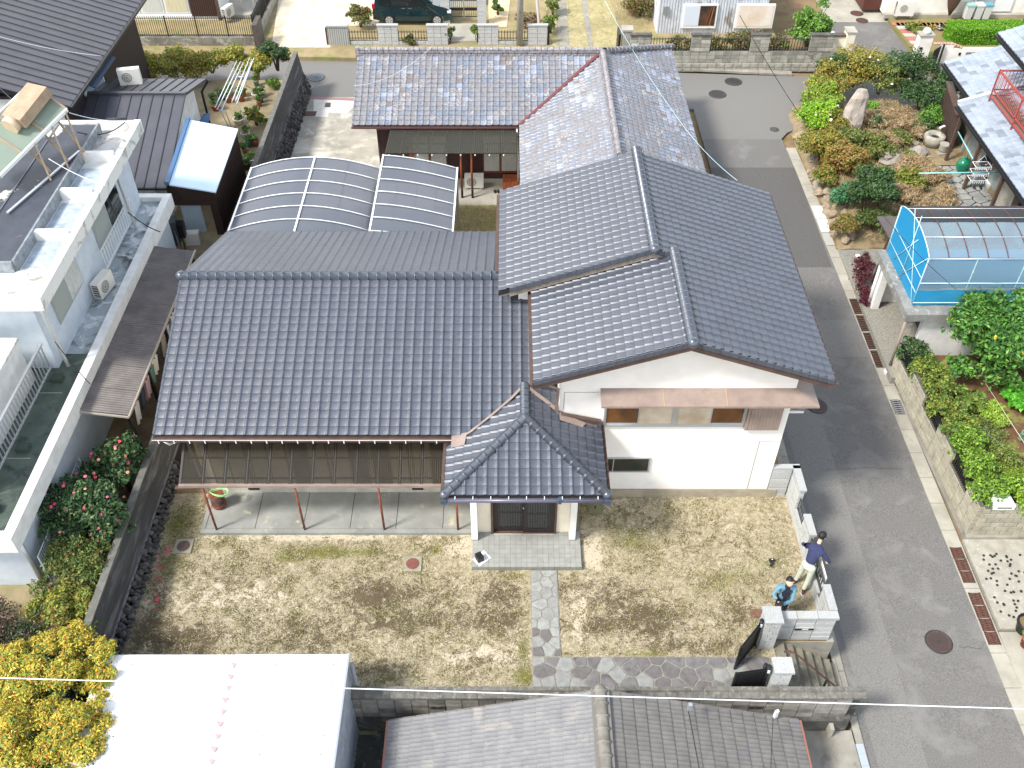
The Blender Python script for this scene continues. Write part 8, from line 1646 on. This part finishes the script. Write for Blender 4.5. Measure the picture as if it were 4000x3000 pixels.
# ================================================================== foreground: alley, grey tiled roof, white shed, cables
setting(MB().box(-9.5,8.2,5,11.0,-1.6,-1.25), 'alley', mat('mossy_alley','55554e',.9,c2='3f403a',scale=2,c3='7a786c',s3=5,m3=(.58,.7),bump=.5,bscale=20))
setting(MB().box(7.0,8.45,8.5,10.99,-1.5,-1.22), 'concrete_apron', conc)
setting(MB().prism([P(1400,2830,-1.24),P(1490,2830,-1.24),P(1470,2870,-1.24),P(1385,2870,-1.24)], (0,0,.01)), 'mossy_patch', mat('moss_green','6f7252',.9,c2='8a8a6a',scale=4))
t = thing('drain_cover', 'bright steel drain cover plate beside the near kerb', 'drain cover', (8.5,10,-1.25)); part(MB().box(8.47,8.66,9.0,10.65,-1.27,-1.23), 'plate', mat('steel_plate','b9c2c6',.35,metal=.4), t)
for i in range(5): part(MB().box(8.47,8.66,9.2+i*.3,9.21+i*.3,-1.229,-1.226), 'seam', alu, t)
# grey concrete-tile roof
BHs = thing('grey_tiled_house', 'house below with a weathered grey ribbed tile roof cut off by the lower edge', 'house', (2,8.5,-1.25))
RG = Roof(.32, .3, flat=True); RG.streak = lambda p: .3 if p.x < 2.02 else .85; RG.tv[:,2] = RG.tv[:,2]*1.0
rgx, rgz, sg_ = 2.02, 1.55, .3; cg, sg2 = 1/math.hypot(1,sg_), sg_/math.hypot(1,sg_); wl_g, wr_g = 4.85, 4.75; yN = 10.55
ezl = rgz-sg_*wl_g; ezr = rgz-sg_*wr_g
# the north verge runs square to the ridge: eaves at the same y
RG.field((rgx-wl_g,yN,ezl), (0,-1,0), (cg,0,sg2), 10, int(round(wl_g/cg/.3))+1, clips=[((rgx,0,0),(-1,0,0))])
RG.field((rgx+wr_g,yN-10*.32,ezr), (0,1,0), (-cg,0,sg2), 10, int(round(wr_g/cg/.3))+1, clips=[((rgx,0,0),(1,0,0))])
part(MB().prism([(rgx-wl_g,yN,ezl-.02),(rgx-wl_g,5,ezl-.02),(rgx,5,rgz-.02),(rgx,yN,rgz-.02)], (0,0,-.1)).prism([(rgx+.001,yN,rgz-.02),(rgx+.001,5,rgz-.02),(rgx+wr_g,5,ezr-.02),(rgx+wr_g,yN,ezr-.02)], (0,0,-.1)), 'roof_deck', black_under, BHs)
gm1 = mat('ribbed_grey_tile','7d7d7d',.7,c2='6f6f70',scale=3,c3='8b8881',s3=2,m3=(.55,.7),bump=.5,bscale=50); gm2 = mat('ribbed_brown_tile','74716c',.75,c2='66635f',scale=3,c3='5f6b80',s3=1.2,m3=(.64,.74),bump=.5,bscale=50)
class _P: pass
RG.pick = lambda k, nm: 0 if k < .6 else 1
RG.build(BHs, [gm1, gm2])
ridge_run(BHs, (rgx,5.5,rgz+.05), (rgx,yN,rgz+.05), .3, .13, mat('mossy_ridge','6a675f',.85,c2='85827a',scale=4,bump=.5), .03, (1,), collar=.03)
part(MB().box(rgx-.2,rgx+.2,5,yN-.02,rgz-.02,rgz+.08), 'ridge_bed', mat('ridge_bed','6f6c66',.9), BHs)
part(MB().beam((rgx-wl_g-.03,yN,ezl+.02),(rgx-wl_g-.03,6,ezl+.02),.04,.1), 'rusty_edge', mat('salmon_edge','8a5a4c',.7), BHs); part(MB().beam((rgx+wr_g+.03,yN,ezr+.02),(rgx+wr_g+.03,6,ezr+.02),.04,.1), 'rusty_edge', mat('salmon_edge','8a5a4c',.7), BHs)
for i in range(15):
    for sx, w_, ez2 in ((-1,wl_g,ezl),(1,wr_g,ezr)):
        a, b_ = i/15, (i+.96)/15; part(MB().prism([(rgx+sx*w_*(1-a),yN,ez2+(rgz-ez2)*a-.08),(rgx+sx*w_*(1-b_),yN,ez2+(rgz-ez2)*b_-.08),(rgx+sx*w_*(1-b_),yN,ez2+(rgz-ez2)*b_+.03),(rgx+sx*w_*(1-a),yN,ez2+(rgz-ez2)*a+.04)], (0,.05,0)), 'verge_tile', gm2, BHs)
part(MB().box(rgx-wl_g+.4,rgx+wr_g-.4,4,yN-.5,-1.3,-.1), 'wall', conc, BHs)
# white corrugated shed
WS = thing('white_shed', 'white corrugated sheet shed roof with a row of torn seams in the lower left', 'shed', (-6.5,10,-1.25))
wsm = mat('white_corrugated','e9eaea',.45,c2='dcdee0',scale=2); zw1 = 2.0
def wz(x): return 1.62+.0*x
for k, (xa, xb) in enumerate(((-9.35,-6.25),(-6.3,-3.68))):
    mb = MB(); ys_ = np.linspace(6.8,11.42,60); V = []
    for i, y in enumerate(ys_): dz = .016*(1,0,-1,0)[i%4]; V += [(xa,y,wz(xa)+dz+k*.02),(xb,y,wz(xb)+dz+k*.02)]
    mb.add(V, [(2*i,2*i+1,2*i+3,2*i+2) for i in range(59)], 0, True); part(mb, 'roof_sheet', wsm, WS)
for i in range(14):   # torn gaps along the lap
    y = 11.2-i*.28; part(MB().prism([(-6.33-.05*(i%2),y,1.665),(-6.2,y-.02,1.665),(-6.27,y-.16,1.665)], (0,0,.004)), 'torn_seam', mat('torn_pink','a8918e',.8), WS)
for x in (-8.6,-5.3,-4.0):
    for i in range(9): part(MB().lathe((x,11.15-i*.42,1.66), [(.018,0),(.012,.015)], 6), 'bolt', mat('bolt_brown','8a7a70',.6), WS)
mb = MB(); ysw = np.linspace(7,11.38,64); mb.add([(-3.74+(.02 if i%2 else 0),y,z) for i, y in enumerate(ysw) for z in (-1.25,1.6)], [(2*i,2*i+2,2*i+3,2*i+1) for i in range(63)]); part(mb, 'side_wall', mat('grey_corrugated','a9b0b8',.5,c2='8f969e',scale=3), WS)
part(MB().box(-9.3,-3.76,11.3,11.34,-1.25,1.6), 'back_wall', mat('grey_corrugated','a9b0b8',.5), WS); part(MB().beam((-3.68,11.42,1.66),(-3.68,7,1.66),.05,.08), 'edge_trim', alu, WS); part(MB().tube([(-3.62,11.3,-1.25),(-3.62,11.25,1.5)], .05, 8), 'downpipe', mat('pipe_grey','8a9096',.5), WS)
# overhead wires
def wire(label, a, b, r, m, sag=0., n=24):
    a, b = Vector(a), Vector(b); pts = [a.lerp(b,i/n)-Vector((0,0,4*sag*(i/n)*(1-i/n))) for i in range(n+1)]
    return solo(MB().tube(pts, r, 5), 'cable', m, a, label, 'cable')
wc_ = mat('white_cable','dfe3e8',.5); bc_ = mat('black_cable','222428',.6); bl_ = mat('blue_white_cable','a9cbd8',.5)
wire('straight white cable crossing the whole lower part of the view', P(-60,2646,5), P(4060,2771,5), .011, wc_)
wire('pale blue-white cable running from the top down to the two-storey roof', P(2330,-60,4), P(2625,430,3.6), .009, bl_, .2); wire('pale blue-white cable hanging above the side road behind the house', P(2625,430,3.6), P(2880,705,4.2), .009, bl_, .2)
wire('thin dark cable above the road junction', P(2890,60,5), P(3145,478,1.0), .014, bc_, .1); wire('thin grey cable curving over the left end of the old tile roof', P(1385,335,3.4), P(1690,180,5.0), .009, mat('grey_cable','b5b8ba',.5), .35)
wire('thin white cable over the dark seamed roof', P(-20,138,6.6), P(395,218,5.2), .01, wc_, .1); wire('white cable from the solar heater to the parapet', P(190,620,6.6), P(415,725,5.9), .012, wc_, .1); wire('black cable looping from the white roof corner to the house behind', P(300,515,6.1), P(490,475,5.9), .018, bc_, .25); wire('white cable from the heater frame to the roof corner', P(270,440,7.2), P(490,470,5.9), .012, wc_, .1)
wire('black cable drooping across the white upper roof to the left', P(0,345,6.6), P(160,460,6.2), .02, bc_, .15); wire('black cable hanging over the white parapet', P(500,830,4.5), P(625,905,3.0), .018, bc_, .1); wire('thin black cable falling over the parapet near the lean-to', P(215,1335,4.6), P(352,1500,3.0), .012, bc_, .1)
wire('thin dark cable in front of the blue tarpaulin', P(3440,830,4.5), P(3735,1130,3.9), .01, bc_, .1); wire('dark cable over the right slope of the grey tiled roof', P(2690,2780,1.6), P(2735,3020,1.9), .012, bc_); wire('thin dark cable at the right end of the grey tiled roof', P(3020,2800,1.0), P(3010,3020,1.9), .008, bc_)
solo(MB().obox(P(2692,2770,1.5), .08,.08,.22,0), 'cable_bracket', alu, P(2692,2770,1.5), 'small metal cable bracket on the grey tiled roof', 'bracket'); solo(MB().obox(P(3027,2800,.5), .09,.06,.28,.4), 'insulator', white_metal, P(3027,2800,.5), 'white insulator hanging in front of the stained base wall', 'insulator')
solo(MB().tube([P(490,465,5.9)+Vector((-.6,0,0)), P(490,465,5.9)], .04, 6), 'cable_joint', bc_, P(490,465,5.9), 'thick black cable joint at the white roof corner', 'cable joint')
# fallen camellia petals by the left wall
g = random.Random(2); pm = MB()
for i in range(90):
    u, v = g.gauss(600,28), g.gauss(2200,90); p_ = P(u,v,.01)
    if p_.x > -9.5: pm.ball(p_+Vector((0,0,.01)), .022,.022,.01,6,4)
part_ = setting(pm, 'fallen_petals', PETALS('d93a5a'), 'stuff')
for u, v, lab in ((612,2345,'large fallen pink flower in the middle of the petals'),(655,2150,'fallen pink flower close to the round drain cover')):
    p_ = P(u,v,.03); t = solo(MB().ball(p_,.06,.06,.035,10,6), 'fallen_flower', PETALS('d93a5a'), p_, lab, 'flower')
